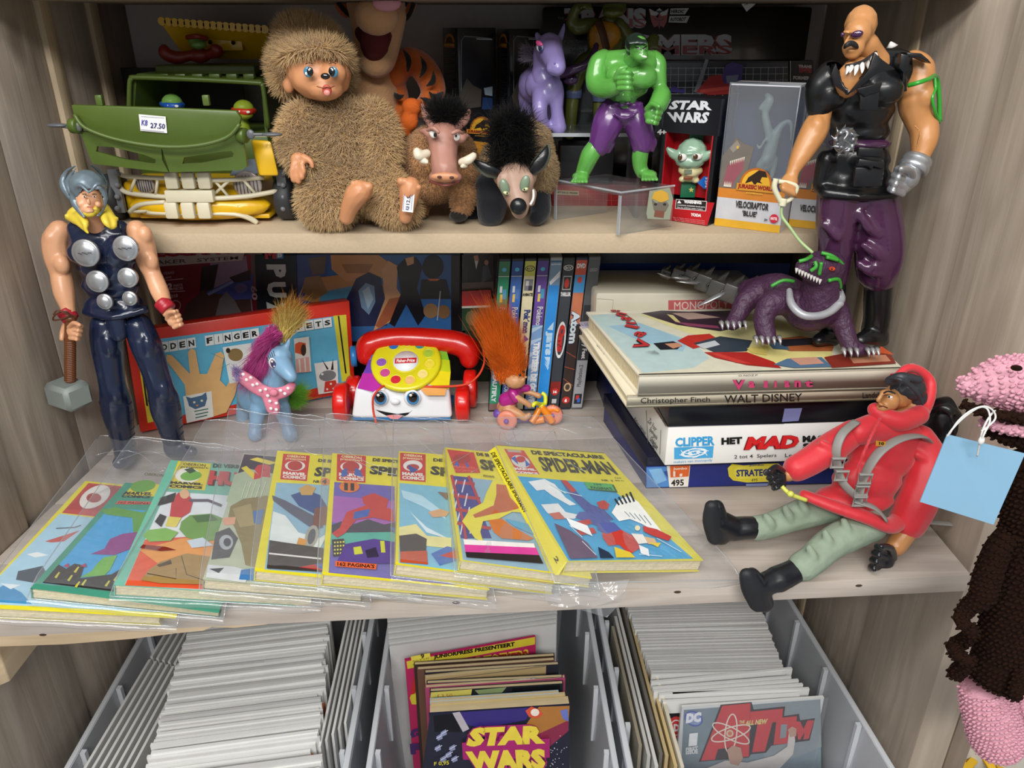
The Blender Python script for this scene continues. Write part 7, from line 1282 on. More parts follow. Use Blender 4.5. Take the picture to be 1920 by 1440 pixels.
for nm,x,y,d,bc,kk_,lb in(('blue',323,193,3,'#2358b0',kw,'small green toy head with blue eye band, behind the van flap'),('red',457,204,.6,'#c2321e',kw,'small lime toy head with red eye band, at the right of the van windscreen')):
    t2=Thing('mini_figure',lb,'toy figure',kk_.P(x,y+70,d),'small crew figures of the van');B=Blob();kk_.e(B,x,y,d,20,17,18);kk_.e(B,x+2,y+9,d-.6,17,11,14);kk_.c(B,[(x,y+20,d+.4,8),(x,y+40,d+.6,14),(x,y+64,d+.6,15)]);B.put('body',TG if nm=='blue' else mat('crew_lime','#8c9f2e',.3,coat=.3),t2,vox=.13,smooth=3)
    B=Blob();kk_.c(B,[(x-19,y+2,d+.2,5.5),(x-9,y+5,d-1.0,6),(x+8,y+6,d-1.1,6),(x+19,y+4,d,5.5)],.8);B.put('eye_band',mat('band_'+nm,bc,.35),t2,vox=.1,smooth=1)
    g=G();kk_.ball(g,x-6,y+5,d-1.3,4,2.4,1.5,n=8,m=6);kk_.ball(g,x+8,y+6,d-1.35,4,2.4,1.5,n=8,m=6);g.put('eye',EYEW,t2)
kk_=K(88);t2=Thing('mini_figure','small red-armed green toy figure on the van roof under the yellow awning','toy figure',kk_.P(372,118),'small crew figures of the van')
B=Blob();kk_.e(B,370,78,0,17,15,15);kk_.e(B,372,84,-.6,15,8,12);B.put('head',TG,t2,vox=.13,smooth=2);B=Blob();kk_.c(B,[(352,70,-.3,5),(368,68,-1,5),(386,72,-.3,5)]);B.put('eye_band',mat('band_dull_red','#8a2e22',.4),t2,vox=.1,smooth=1)
B=Blob();kk_.e(B,374,104,.3,22,14,14);kk_.c(B,[(356,104,0,9),(330,108,-.4,12),(310,100,-.8,12),(308,92,-.8,9)]);kk_.c(B,[(392,102,0,9),(408,96,-.3,11),(402,90,-.5,8)]);B.put('body',mat('crew_red','#7a241c',.4),t2,vox=.15,smooth=2)
# ---------------------------------------------------------------- cartons at the right of the upper shelf
def logoJW(P,x,y,s):
    P.ell(x,y,34*s,37*s,'#b5641c',t0=170,t1=370).ell(x,y,30*s,33*s,'#e0a92c',t0=172,t1=368)
    P.poly([(x-22*s,y-2*s),(x-16*s,y-14*s),(x-4*s,y-21*s),(x+4*s,y-28*s),(x+18*s,y-26*s),(x+22*s,y-16*s),(x+10*s,y-16*s),(x+8*s,y-8*s),(x+14*s,y-4*s),(x+4*s,y-4*s),(x+2*s,y+2*s),(x-4*s,y-6*s),(x-12*s,y-4*s)],'#2b1a0c')
    P.poly([(x-44*s,y-2*s),(x+40*s,y+6*s),(x+40*s,y+16*s),(x-44*s,y+10*s)],'#c98a2a');P.text('JURASSIC WORLD',[(x-40*s,y),(x+36*s,y+6*s),(x+36*s,y+15*s),(x-40*s,y+10*s)],'#8a1c14',.06);P.line([(x-20*s,y+17*s),(x+18*s,y+19*s)],1.6*s,'#c98a2a')
for i,(FLp,FRp,SLp,grp)in enumerate([((857,52),(930,62),(829,55),0),((955,54),(1012,62),(932,57),1)]):
    a=PY(FLp[0],FLp[1],87.0);b=PY(FRp[0],FRp[1],89.0);c=PY(SLp[0],SLp[1],91.5);th=Thing('toy_carton',['black window carton with orange round logo, left of the pair behind the warthog','black window carton right of the pair, half hidden by the lilac horse'][i],'box',(a[0],a[1],US),'black window cartons behind the plush animals')
    h=a[2]-US;g=G();g.obox(V(a[0],a[1],US),V(*(b-a)[:2],0),V(*(c-a)[:2],0),V(0,0,h));g.put('box',CARD('jw_black','#141619',.25,coat=.4),th,bevel=.1)
    n1=nrm(np.cross(V(*(b-a)[:2],0),V(0,0,1)));P=Print(pix_fn((a,n1)),n1);x0=FLp[0];P.poly([(x0+6,66),(x0+68,72),(x0+66,280),(x0+8,280)],'#0c0d10').line([(x0+8,280),(x0+8,76),(x0+14,68),(x0+64,72)],1.2,'#7a8084').line([(x0+36,73),(x0+66,74)],2,'#aab0b4').poly([(x0+4,180),(x0+18,146),(x0+30,160),(x0+46,168),(x0+44,200),(x0+10,205)],'#4a443c').poly([(x0+50,165),(x0+66,162),(x0+66,180),(x0+52,178)],'#8fa0ae').poly([(x0+48,182),(x0+66,184),(x0+66,205),(x0+46,205)],'#1e3866')
    logoJW(P,x0+46,243,.66);P.poly([(x0+8,262),(x0+66,268),(x0+66,300),(x0+8,300)],'#c98a2a');P.put('front_print',th)
    n2=nrm(np.cross(V(*(c-a)[:2],0),V(0,0,1)));n2=n2 if n2[1]<0 else-n2;P=Print(pix_fn((a,n2)),n2);s0=SLp[0];sw=x0-s0
    P.ell(s0+sw*.5,80,sw*.34,17,'#c07a24',t0=180,t1=360).ell(s0+sw*.5,79,sw*.22,11,'#2b1a0c').poly([(s0+3,80),(x0-4,82),(x0-4,90),(s0+3,88)],'#b5641c');P.text('JURASSIC WORLD',[(s0+4,82),(x0-5,83),(x0-5,88),(s0+4,87)],'#e6c050',.04)
    for j in range(40):P.line([(s0+4,100+j*3.6),(x0-3-(j%3),100.6+j*3.6)],1.0,'#454a50')
    P.put('side_print',th)
th=Thing('toy_carton','wide black box lettered TRANSFORMERS with HEROIC AUTOBOT emblem, against the back','box',(18,93,US),'big cartons on the upper shelf')
YT=92.4;a,b=PY(1017,8,YT),PY(1526,8,YT);g=G();g.obox(V(a[0],YT,US),V(b[0]-a[0],0,0),V(0,3.9,0),V(0,0,min(a[2],144.3)-US));g.put('box',CARD('tf_black','#08080a',.22,coat=.5),th,bevel=.3)
pl=(V(0,YT,0),V(0,-1,0));P=Print(pix_fn(pl),V(0,-1,0))
def tf(P,t,x0,y0,x1,y1):
    P.text(t,[(x0,y0),(x1,y0),(x1,y1),(x0,y1)],'#8a1a20',.09);m=(y0+y1)/2;P.text(t,[(x0,y0),(x1,y0),(x1,y1),(x0,y1)],'#a8acb2',.055)
    P.line([(x0,m+8),(x1,m+8)],9,'#7c1820')if 0 else None;P.text(t,[(x0+1,m+1),(x1-1,m+1),(x1-1,y1-2),(x0+1,y1-2)],'#8f1c22',.02)
tf(P,'TRANS',1058,15,1212,53);tf(P,'FORMERS',1114,64,1373,104)
P.poly([(1216,16),(1222,18),(1228,30),(1234,34),(1236,20),(1246,28),(1248,30),(1250,20),(1253,16),(1250,40),(1244,52),(1238,48),(1236,55),(1233,48),(1226,52),(1221,40)],'#98262c').poly([(1217,16),(1228,22),(1236,15),(1244,22),(1253,16),(1250,28),(1240,30),(1236,24),(1230,30),(1220,28)],'#c4c6ca').poly([(1228,20),(1244,20),(1236,26)],'#1a1a1c').line([(1226,34),(1234,38),(1240,38),(1246,34)],1.4,'#120c0c').line([(1236,40),(1236,52)],1.6,'#120c0c')
P.poly([(1257,16),(1292,15),(1284,27),(1256,27)],'#b8babc').poly([(1255,30),(1293,30),(1287,43),(1253,42)],'#b8babc');P.text('HEROIC',[(1258,18),(1284,18),(1281,25),(1258,25)],'#16161a',.06);P.text('AUTOBOT',[(1256,33),(1287,32),(1284,40),(1256,40)],'#16161a',.06)
P.text('THE',[(1046,32),(1058,32),(1058,37),(1046,37)],'#4c4f54',.02);P.text('MORE THAN',[(1058,75),(1098,75),(1098,82),(1058,82)],'#50545a',.03);P.text('MEETS',[(1072,84),(1094,84),(1094,90),(1072,90)],'#50545a',.03);P.text('THE EYE',[(1068,92),(1096,92),(1096,99),(1068,99)],'#50545a',.03)
P.put('title_print',th)
th=Thing('toy_carton','dark display carton with white grid lines, behind the window boxes','box',(22,88.5,US),'big cartons on the upper shelf')
YT=89.6;a,b=PY(1236,113,YT),PY(1525,113,YT);g=G();g.obox(V(a[0],YT,US),V(b[0]-a[0],0,0),V(0,2.6,0),V(0,0,a[2]-US));g.put('box',CARD('grid_black','#15161b',.22,coat=.4),th,bevel=.1)
P=Print(pix_fn((V(0,YT,0),V(0,-1,0))),V(0,-1,0));P.rect(1240,115,1478,240,'#33373f').rect(1248,118,1320,150,'#5a6068').rect(1400,118,1476,150,'#4a4f58')
for i in range(17):P.line([(1244+i*14,126),(1242+i*14,200)],.9,'#b8bcc4')
for i in range(5):P.line([(1242,128+i*12),(1476,126+i*12)],.9,'#b8bcc4')
P.rect(1482,114,1524,160,'#0c0c0f').line([(1481,114),(1481,160)],1.4,'#d0d0d0');P.text('TRANS',[(1496,121),(1521,122),(1521,137),(1496,136)],'#b03038',.08);P.text('TRANS',[(1496,121),(1521,122),(1521,128),(1496,127)],'#c8cace',.06);P.text('FORMERS',[(1486,142),(1520,143),(1520,150),(1486,149)],'#c8cace',.06)
P.poly([(1300,172),(1322,110),(1328,112),(1312,165),(1316,176)],'#8d8f9a').poly([(1304,172),(1330,142),(1352,140),(1370,160),(1376,176),(1330,178)],'#b53a3a').poly([(1312,168),(1372,160),(1374,166),(1312,174)],'#d8574f').poly([(1352,144),(1360,122),(1372,116),(1392,122),(1390,150),(1378,158),(1356,156)],'#5a4a94').poly([(1360,142),(1384,140),(1380,156),(1362,156)],'#8a93b4').poly([(1250,172),(1262,160),(1276,168),(1284,164),(1284,174)],'#4f4590');P.put('front_print',th)
th=Thing('toy_carton','low red carton with grid and OPTIMUS PRIME strip, lying behind the low riser','box',(12,80,US),'big cartons on the upper shelf')
r0,r1=PZ(1036,388,US),PZ(1240,396,US);g=G();g.obox(r0+V(0,.6,0),V(r1[0]-r0[0]-.4,0,0),V(0,4.6,0),V(0,0,2.2));g.put('box',CARD('red_grid','#a02226',.3),th,bevel=.06)
yy_=r0[1]+.6;P=Print(pix_fn((V(0,yy_,0),V(0,-1,0))),V(0,-1,0))
for i in range(14):P.line([(1040+i*15,352),(1042+i*15,394)],.7,'#c85a58')
for i in range(3):P.line([(1036,362+i*11),(1240,366+i*11)],.7,'#c85a58')
P.poly([(1040,356),(1085,358),(1085,366),(1040,364)],'#b8a878');P.text('OPTIMUS PRIME',[(1042,358),(1083,360),(1083,364),(1042,362)],'#2a1a14',.05);P.put('front_print',th)
sb=PZ(1326,424,US);sl=PZ(1228,409,US);th=Thing('toy_carton','small black and red window box lettered STAR WARS holding a green big-eared watch','box',(sl+sb)/2,'window boxes at the right of the upper shelf')
stp=PY(1352,186,sb[1]+.35)[2];ex=sb-sl;ey=nrm(np.cross(V(0,0,1),ex))*3.4;H=stp-US;up=V(0.15,.3,H);BX=CARD('sw_black','#17181d',.3);RDc=CARD('sw_red','#b3141f',.35)
g=G();g.obox(sl+ey*.6,ex,ey*.4,up);g.obox(sl+up*.72,ex,ey*.6,up*.28);g.obox(sl,ex,ey*.6,up*.19);g.obox(sl+up*.19,ex*.07,ey*.6,up*.53);g.obox(sl+up*.19+ex*.93,ex*.07,ey*.6,up*.53);g.put('box',BX,th,bevel=.05)
nS=nrm(np.cross(ex,up));pl=(sl,nS);n_=nS if nS[1]<0 else-nS
g=G();
w0=sl+up*.19+ey*.58;g.obox(w0+ex*.07,ex*.86,ey*.03,up*.53);g.obox(sl+up*.19+ex*.07,ex*.02,ey*.58,up*.53);g.obox(sl+up*.19+ex*.91,ex*.02,ey*.58,up*.53);g.obox(sl+up*.17+ex*.07,ex*.86,ey*.58,up*.02);g.put('window_tray',RDc,th)
P=Print(pix_fn((sl,n_)),n_);P.text('STAR',[(1262,188),(1333,189),(1335,207),(1252,205)],'#d8dade',.05).text('WARS',[(1250,210),(1332,210),(1325,231),(1258,229)],'#d8dade',.05);P.text('4+',[(1233,242),(1250,243),(1249,253),(1232,252)],'#e8e8e8',.05)
P.poly([(1228,372),(1340,380),(1326,423),(1230,409)],'#b3141f').poly([(1268,373),(1326,377),(1324,396),(1266,391)],'#e6e2de').poly([(1269,374),(1325,378),(1323,395),(1267,390)],'#2a2224');P.text('WARNING:',[(1283,375),(1316,377),(1316,383),(1283,381)],'#f0f0f0',.06);P.poly([(1274,375),(1270,381),(1278,381)],'#f0f0f0')
P.text('CHOKING HAZARD-Small parts',[(1270,383),(1322,387),(1322,390),(1270,386)],'#e8e8e8',.02);P.text('Not for children under 3 years',[(1270,387),(1318,391),(1318,394),(1270,390)],'#e8e8e8',.02);P.text('YODA',[(1296,399),(1316,401),(1315,407),(1295,405)],'#f0e8e8',.06)
for i in range(3):P.text('light up digital watch montre numerique',[(1262+i*2,406+i*3),(1322,413+i*3),(1322,415+i*3),(1262+i*2,408+i*3)],'#e0a8a8',0)
P.put('front_print',th)
k=K(((sl+sb)/2+ey*.26)[1]);WG=mat('watch_green','#8fae96',.25,coat=.4)
t2=Thing('toy_watch','green toy watch with pointed ears, on a dark green strap inside the red window box','watch',k.P(1293,370,.4))
B=Blob();k.e(B,1297,288,-.1,30,29,22);k.e(B,1294,302,-.3,29,15,20);k.c(B,[(1275,294,-.3,11),(1262,288,-.4,9),(1252,279,-.4,4)],.8);k.c(B,[(1320,294,-.9,10),(1332,289,-1.2,8),(1345,282,-1.4,4)],.8);k.c(B,[(1283,290,-1.0,3),(1296,288,-1.2,3)]);k.c(B,[(1300,288,-1.2,3),(1316,292,-1.0,3)]);B.put('head',WG,t2,vox=.1,smooth=2)
g=G();k.ball(g,1279,295,-1.25,9,7,4,n=12,m=8);k.ball(g,1307,294,-1.4,9,6,4,n=12,m=8);g.put('eye',EYEW,t2);g=G();k.ball(g,1275,295,-1.5,4.5,6,2.4,n=10,m=6);k.ball(g,1304,294,-1.65,5,5,2.4,n=10,m=6);g.put('pupil',mat('amber_dark','#4a3216',.15,coat=.6),t2)
B=Blob();k.c(B,[(1280,318,0,9),(1295,322,-.3,12),(1310,320,0,8)]);k.e(B,1280,336,0,8,6,8);k.e(B,1304,338,0,8,6,8);k.e(B,1294,330,0,16,12,10);B.put('watch_body',mat('watch_cream','#d8cf9e',.35),t2,vox=.1,smooth=2)
g=G();g.box(k.P(1290,322,-.95),(.75,.1,.4));g.put('lcd',mat('lcd_grey','#6f7a66',.2),t2);g=G();g.box(k.P(1290,334,-.85),(.9,.2,.3));g.put('belt',mat('rust','#7a3c1c',.5),t2,bevel=.08)
g=G();g.box(k.P(1306,256,.5),(k.R(28,1306,256),.2,1.9));g.box(k.P(1290,356,.5),(k.R(28,1290,356),.2,1.9));g.put('strap',mat('strap_green','#1f6a48',.45),t2,bevel=.05)
P=Print(pix_fn((k.P(1296,356,.38),V(0,-1,0))),V(0,-1,0));P.poly([(1296+8*math.cos(-math.pi/2+j*math.pi/5)*(1 if j%2==0 else.45)*.7,356+8*math.sin(-math.pi/2+j*math.pi/5)*(1 if j%2==0 else.45)*.7)for j in range(10)],'#c8c66a');P.put('star_print',t2)
g=G();g.prism([k.P(x,y,-.75)for x,y in((1308,343),(1320,331),(1347,332),(1346,354),(1320,354))][::-1],(0,.08,0));g.put('try_me_label',CARD('label_blue','#1d62b8',.3),th)
P=Print(pix_fn((k.P(1330,343,-.76),V(0,-1,0))),V(0,-1,0))
for i,t in enumerate(('TRY ME!','LAISSE-MOI','TESTEN','PRUEBAME')):P.text(t,[(1322,333+i*5),(1344,333+i*5),(1344,337+i*5),(1322,337+i*5)],'#e8eef4',.05)
P.put('label_print',th)
WIN=clear_mat('window_film',tint=(.9,.92,.95),gloss=.05,rough=.07,haze=.06,bump=.15,bscale=30)
def raptor_box(label,BL,BR,TRp,ty,lab,extra,dx=0):
    a,b=PZ(*BL,US),PZ(*BR,US);ex=b-a;ey=nrm(np.cross(V(0,0,1),ex))*3.6;ztop=PY(TRp[0],TRp[1],a[1]+.6)[2];H=ztop-US;up=V(.25,.7,H)
    th=Thing('toy_carton',label,'box',(a+b)/2,'window boxes at the right of the upper shelf');W0=.34
    g=G();g.obox(a,ex,ey,up*W0);g.obox(a+up*W0+ey*.95,ex,ey*.05,up*(1-W0));g.obox(a+up*.985,ex,ey,up*.015);g.put('box',CARD('raptor_box','#c9c9ce',.3),th,bevel=.05)
    g=G();g.obox(a+up*W0+ey*.93,ex*.99,ey*.015,up*(.64));g.put('backdrop',CARD('raptor_back','#3b4560',.4),th)
    g=G();g.obox(a+up*W0,ex,nrm(ey)*.02,up*(1-W0-.015));g.obox(a+up*W0,nrm(ex)*.02,ey*.94,up*(1-W0-.015));g.obox(a+up*W0+ex*.997,nrm(ex)*.02,ey*.94,up*(1-W0-.015));g.put('clear_window',WIN,th)
    g=G();g.tube([a+up*W0,a+up,a+up+ex,a+ex+up*W0],.09,sides=6);g.put('window_edge',mat('silver_card','#8f949a',.3,metal=.4),th,smooth=True)
    nn=nrm(np.cross(ex,up));nn=nn if nn[1]<0 else-nn;P=Print(frame_fn(a+up,ex,-up),nn);extra(P,lab);P.put('front_print',th)
    return th,a,ex,ey,up
def rap(P,lab):
    P.rect(0,.7,1,.79,'#c77a28').rect(0,.79,1,.95,'#c4c4c8').rect(0,.945,1,1,'#d8a52a').poly([(.5,.62),(1,.64),(1,.71),(.5,.71)],'#2c3c62')
    P.poly([(0,.72),(.0,.5),(.12,.42),(.18,.36),(.3,.4),(.46,.42),(.42,.56),(.4,.66),(.3,.72)],'#6e665e').poly([(.06,.7),(.1,.56),(.22,.52),(.34,.5),(.34,.58),(.24,.66),(.2,.72)],'#8f5058').poly([(.1,.44),(.2,.38),(.26,.42),(.16,.47)],'#8a8178').ell(.22,.43,.018,.012,'#c9a63a')
    for i in range(8):P.poly([(.13+i*.028,.53-i*.005),(.15+i*.028,.525-i*.005),(.142+i*.028,.56-i*.005)],'#dcd6c4')
    for i in range(6):P.poly([(.08+i*.02,.71),(.1+i*.02,.71),(.09+i*.02,.67)],'#dcd6c4')
    P.ell(.56,.68,.24,.12,'#b5641c',t0=180,t1=360).ell(.56,.68,.21,.105,'#e0a92c',t0=180,t1=360);P.poly([(.4,.675),(.44,.63),(.52,.6),(.58,.575),(.68,.58),(.72,.62),(.64,.62),(.62,.65),(.66,.665),(.58,.66),(.55,.685),(.5,.655)],'#2b1a0c')
    P.poly([(.28,.675),(.86,.675),(.86,.725),(.28,.725)],'#c98a2a');P.text('JURASSIC WORLD',[(.3,.68),(.85,.68),(.85,.72),(.3,.72)],'#8a1c14',.06);P.text('DOMINION',[(.44,.732),(.68,.732),(.68,.745),(.44,.745)],'#e0b040',.03)
    if lab==1:P.text('VELOCIRAPTOR',[(.3,.80),(.8,.80),(.8,.85),(.3,.85)],'#2a2420',.04);P.text("'BLUE'",[(.42,.865),(.64,.865),(.64,.905),(.42,.905)],'#2a2420',.04)
    else:P.text('VELOCIRAPTOR',[(.15,.83),(.68,.83),(.68,.88),(.15,.88)],'#2a2420',.04)
    P.ell(.9,.9,.065,.032,'#c8283c');P.text('MATTEL',[(.85,.89),(.95,.89),(.95,.91),(.85,.91)],'#f4dcdc',.06);P.text('3+',[(.76,.905),(.81,.905),(.81,.925),(.76,.925)],'#2a2420',.04)
def dino_in(th,a,ex,ey,up,lb,grp='grey dinosaur figures in window boxes'):
    def Q(u,v,w,r):p=a+ex*u+up*v+ey*w;return tuple(p)+(r,)
    t=Thing('dinosaur_figure',lb,'toy dinosaur',a+ex*.6+up*.345+ey*.5,grp);B=Blob()
    B.chain([Q(.9,.62,.6,.12),Q(.86,.74,.6,.2),Q(.74,.72,.55,.32),Q(.66,.62,.5,.55),Q(.62,.52,.5,.7),Q(.6,.44,.5,.62)]);B.chain([Q(.62,.62,.45,.45),Q(.55,.72,.4,.4),Q(.5,.8,.4,.36),Q(.54,.88,.4,.42),Q(.5,.92,.4,.3)]);B.chain([Q(.54,.9,.4,.34),Q(.44,.84,.38,.24),Q(.4,.82,.38,.12)])
    B.chain([Q(.6,.48,.4,.55),Q(.52,.43,.35,.35),Q(.6,.38,.35,.25),Q(.54,.352,.3,.18)]);B.chain([Q(.68,.48,.6,.5),Q(.7,.42,.6,.34),Q(.7,.352,.55,.2)]);B.chain([Q(.56,.62,.3,.16),Q(.5,.56,.25,.12),Q(.46,.6,.22,.08)]);B.put('body',mat('grey_green_dino','#7c8b83',.5,vary=.2,bump=.4,nscale=80),t,vox=.12,smooth=3)
R1=raptor_box("silver window box lettered VELOCIRAPTOR 'BLUE' with an open-mouthed dinosaur print",(1339,422),(1461,437),(1516,155),0,1,rap);dino_in(*R1[:5],'small grey green dinosaur figure standing in the front silver window box')
R2=raptor_box('second VELOCIRAPTOR window box, mostly hidden behind the bald giant figure',(1478,424),(1592,436),(1640,158),0,2,rap);dino_in(*R2[:5],'small grey green dinosaur figure in the window box behind the bald giant')
kc=PZ(1236,420,US);cy_=min(c1[1],f0[1])-.1;q=[PY(x,y,72.9)for x,y in((1218,358),(1256,352),(1262,372),(1256,412),(1214,410),(1212,400))];th=Thing('picture_card','small square card with a grey block face under yellow hair, leaning on the low riser','card',(q[4][0]+1,72.9,US))
dz=US-min(p[2]for p in q)+.02;q=[p+V(0,0,max(dz,0))for p in q];g=G();g.prism(q[::-1],(0,.12,0));g.put('card',CARD('card_grey','#8b8f7a',.4),th)
P=Print(pix_fn((V(0,72.88,0),V(0,-1,0))),V(0,-1,0));P.poly([(1222,372),(1226,360),(1240,356),(1252,362),(1254,374),(1240,380)],'#c79a34').poly([(1222,374),(1230,380),(1250,378),(1254,384),(1248,396),(1226,394)],'#6d6458').poly([(1228,394),(1246,396),(1244,408),(1226,406)],'#7a4a3a').ell(1229,383,3,2.4,'#2c2a28').ell(1246,383,3,2.4,'#2c2a28');P.put('card_print',th)
th=Thing('price_label','white paper price label stuck under the top board at the right','label',PY(1400,12,94));g=G();g.prism([PY(x,y,91.9)for x,y in((1386,1),(1400,22),(1416,8),(1412,-6),(1388,-8))],(0,.05,0));g.put('label_paper',mat('white_label','#e8e8e6',.5),th);P=Print(pix_fn((V(0,91.88,0),V(0,-1,0))),V(0,-1,0));P.text('.00',[(1393,4),(1408,0),(1410,6),(1396,10)],'#55555a',.03);P.put('label_print',th)
# ================================================================== toys on the pine shelf
def hairs(th,k,roots,targets,n,wd,m,name='hair',grav=0,curl=.12,jitter=.25):
    R_=[];D_=[];L_=[]
    for i in range(n):
        a=roots[RNG.integers(len(roots))];b=targets[RNG.integers(len(targets))]if isinstance(targets,list)else targets();p=k.P(a[0]+RNG.normal()*a[3],a[1]+RNG.normal()*a[3],a[2]+RNG.normal()*.25);q=k.P(b[0]+RNG.normal()*b[3],b[1]+RNG.normal()*b[3],b[2]+RNG.normal()*.4)
        R_.append(p);D_.append(q-p);L_.append(np.linalg.norm(q-p)*RNG.uniform(.75,1.05))
    link(name,strands(R_,D_,np.array(L_),wd,seg=5,grav=grav,curl=curl),m,th,kind='stuff')
# ---------------------------------------------------------------- pale blue pony
PB_=mat('pale_blue_plastic','#7fa6c4',.35,vary=.05,sss=.08);k=K(78)
th=Thing('toy_horse','pale blue toy horse with pink mane and pink polka dot scarf','toy horse',(k.P(500,800)[0],78,100.02))
B=Blob();k.e(B,505,742,0,38,34,32);k.e(B,478,745,3.4,34,34,34);k.c(B,[(512,735,-.6,28),(516,705,-.8,21),(520,684,-.9,22)]);k.e(B,524,672,-1.2,26,27,24);k.c(B,[(530,685,-2.2,20),(540,698,-3.2,15),(546,706,-3.6,12)]);k.c(B,[(536,652,-.8,7),(541,642,-.8,5),(543,634,-.8,2)]);k.c(B,[(484,765,-.8,17),(480,795,-1.5,13),(478,815,-2.0,14)]);k.c(B,[(528,765,-.8,17),(538,795,-1.5,13),(545,815,-2.0,15)]);k.c(B,[(458,760,3.6,15),(455,785,3.4,13),(456,797,3.2,13)]);B.put('body',PB_,th,vox=.17,smooth=4)
g=G();k.ball(g,511,681,-2.75,9,11,3,R=rotm(0,0,-22),n=16,m=10);g.put('eye',EYEW,th,smooth=True);g=G();k.ball(g,512,682,-3.0,6,9,2.4,R=rotm(0,0,-22),n=14,m=8);g.put('iris',mat('violet_iris','#3b3560',.15,coat=.7),th,smooth=True);g=G();k.ball(g,510,678,-3.22,2,2.4,1.4,n=8,m=6);k.ball(g,514,687,-3.2,1.6,1.6,1.2,n=8,m=6);g.put('eye_glint',EYEW,th)
g=G();[k.tube(g,[(503+i*3,676-i*2.2,-2.7),(499+i*3.4,670-i*3,-3.0)],.7,sides=5)for i in range(5)];g.put('eyelash',EYEB,th,kind='stuff')
PK=mat('pink_hair','#b83f86',.45,vary=.25,nscale=30);hairs(th,k,[(522-i*4,628+i*5,-.6,4)for i in range(7)],[(470,720,-1.4,9),(456,700,-1.0,9),(478,690,-1.8,9),(490,700,-2.2,6),(450,725,-.6,8)],3600,.03,PK,'mane',grav=.1,curl=.22)
hairs(th,k,[(510,620,-1.0,5),(520,628,-1.6,4)],[(478,650,-2.4,6),(470,672,-2.2,6),(500,640,-2.6,5)],1300,.03,PK,'mane',curl=.15);hairs(th,k,[(530,632,-.6,5),(535,628,-.2,4)],[(548,575,-.4,12),(566,580,0,8),(530,585,-.4,8)],1700,.03,mat('yellow_strand','#d8bd6a',.45,vary=.2),'forelock',curl=.5);hairs(th,k,[(540,600,-.2,8),(530,605,0,8)],[(556,564,0,12),(520,585,0,8),(574,580,.3,5)],1400,.03,mat('orange_strand','#b9782c',.45,vary=.2),'forelock',curl=.7)
hairs(th,k,[(548,745,1.5,8)],[(572,725,1.2,8),(570,752,1.0,8),(556,762,1.2,6)],1000,.03,mat('green_strand','#7fc43c',.45,vary=.2),'tail',curl=.4)
B=Blob();SCF=[(446,700,-1.6,12),(468,716,-2.6,15),(490,732,-3.4,14),(516,738,-3.6,13),(538,732,-3.4,11),(548,722,-2.8,8)];k.c(B,SCF,.6);k.c(B,[(500,744,-3.6,10),(510,758,-3.8,15),(512,766,-3.8,14)],.4);k.e(B,513,736,-4.2,9,8,6);B.put('scarf',mat('pink_fabric','#d77f95',.8,bump=.4),th,vox=.13,smooth=2)
g=G()
for x,y in((456,702),(462,712),(470,708),(474,722),(482,720),(488,732),(498,730),(502,742),(526,732),(534,738),(540,728),(506,752),(518,756),(508,766),(518,768)):k.ball(g,x,y,-4.15-.004*(x-456)if y<745 else-4.4,3.2,3.2,1.6,n=10,m=6)
g.put('white_dot',mat('white_print','#ece6e6',.8),th,kind='stuff')
hairs(th,k,[(446,702,-2,5)],[(440,690,-2.4,6),(452,712,-2.6,5)],260,.035,mat('lilac_thread','#a493c4',.7),'scarf_fringe',curl=.6)
# ---------------------------------------------------------------- toy telephone
WHT=mat('white_plastic','#e4e6ea',.25,vary=.03,coat=.4);RDP=mat('red_plastic','#d4180f',.28,vary=.05,coat=.4);YL2=mat('dial_yellow','#d9cf1e',.3,vary=.04,coat=.3);k=K(79.6)
th=Thing('toy_telephone','white toy telephone on red wheels with yellow dial, smiling face and red handset','toy telephone',(k.P(755,780)[0],82,100.02))
fbL,fbR,ftL,ftR,btL,btR=k.P(656,786),k.P(850,786),k.P(664,728,.7),k.P(842,728,.7),k.P(698,656,5.6),k.P(838,658,5.6)
bbL,bbR=V(btL[0],btL[1]+.4,fbL[2]),V(btR[0],btR[1]+.4,fbR[2]);g=G();g.hexa([fbL,ftL,btL,bbL],[fbR,ftR,btR,bbR]);g.put('body',WHT,th,bevel=.55,seg=4)
g=G();g.obox(fbL+V(.3,.3,-.35),V((fbR-fbL)[0]-.6,0,0),V(0,5.6,0),V(0,0,.7));g.put('base',mat('blue_plastic','#2477b8',.3),th,bevel=.15)
_,nD=plane3(ftL,ftR,btL);nD=nD if nD[2]>0 else-nD;P=Print(pix_fn((ftL,nD)),nD,lift=.02)
for c,pts in(('#2a6fc2',[(699,657),(742,650),(722,690),(690,690)]),('#6b3fae',[(692,674),(722,690),(716,704),(680,704)]),('#b22f9e',[(680,700),(718,700),(728,722),(700,735),(670,728)]),('#7ab82c',[(806,656),(838,660),(842,676),(808,674)]),('#b9c61f',[(808,672),(843,676),(845,698),(810,696)]),('#e2cf1c',[(808,694),(845,698),(842,730),(806,722)]),('#e0a25a',[(780,722),(838,728),(834,742),(800,742)])):P.poly(pts,c)
P.put('colour_panels',th)
dc=PP(762,683,(ftL,nD))+nD*.12;DR=k.R(66,762,683,3)
t1=nrm(np.cross(nD,V(0,1,0)));t1=t1 if t1[0]>0 else-t1;t2_=nrm(np.cross(nD,t1));t2_=t2_ if t2_[2]>0 else-t2_
g=G();g.lathe([(DR,-.1),(DR,.35),(DR*.96,.5),(DR*.9,.52),(DR*.42,.52),(DR*.4,.45),(0,.45)],dc,ax=nD,n=48);g.put('dial',YL2,th,smooth=True)
g=G();g.lathe([(DR*.36,.4),(DR*.36,.56),(0,.58)],dc,ax=nD,n=32);g.put('dial_centre',WHT,th,smooth=True)
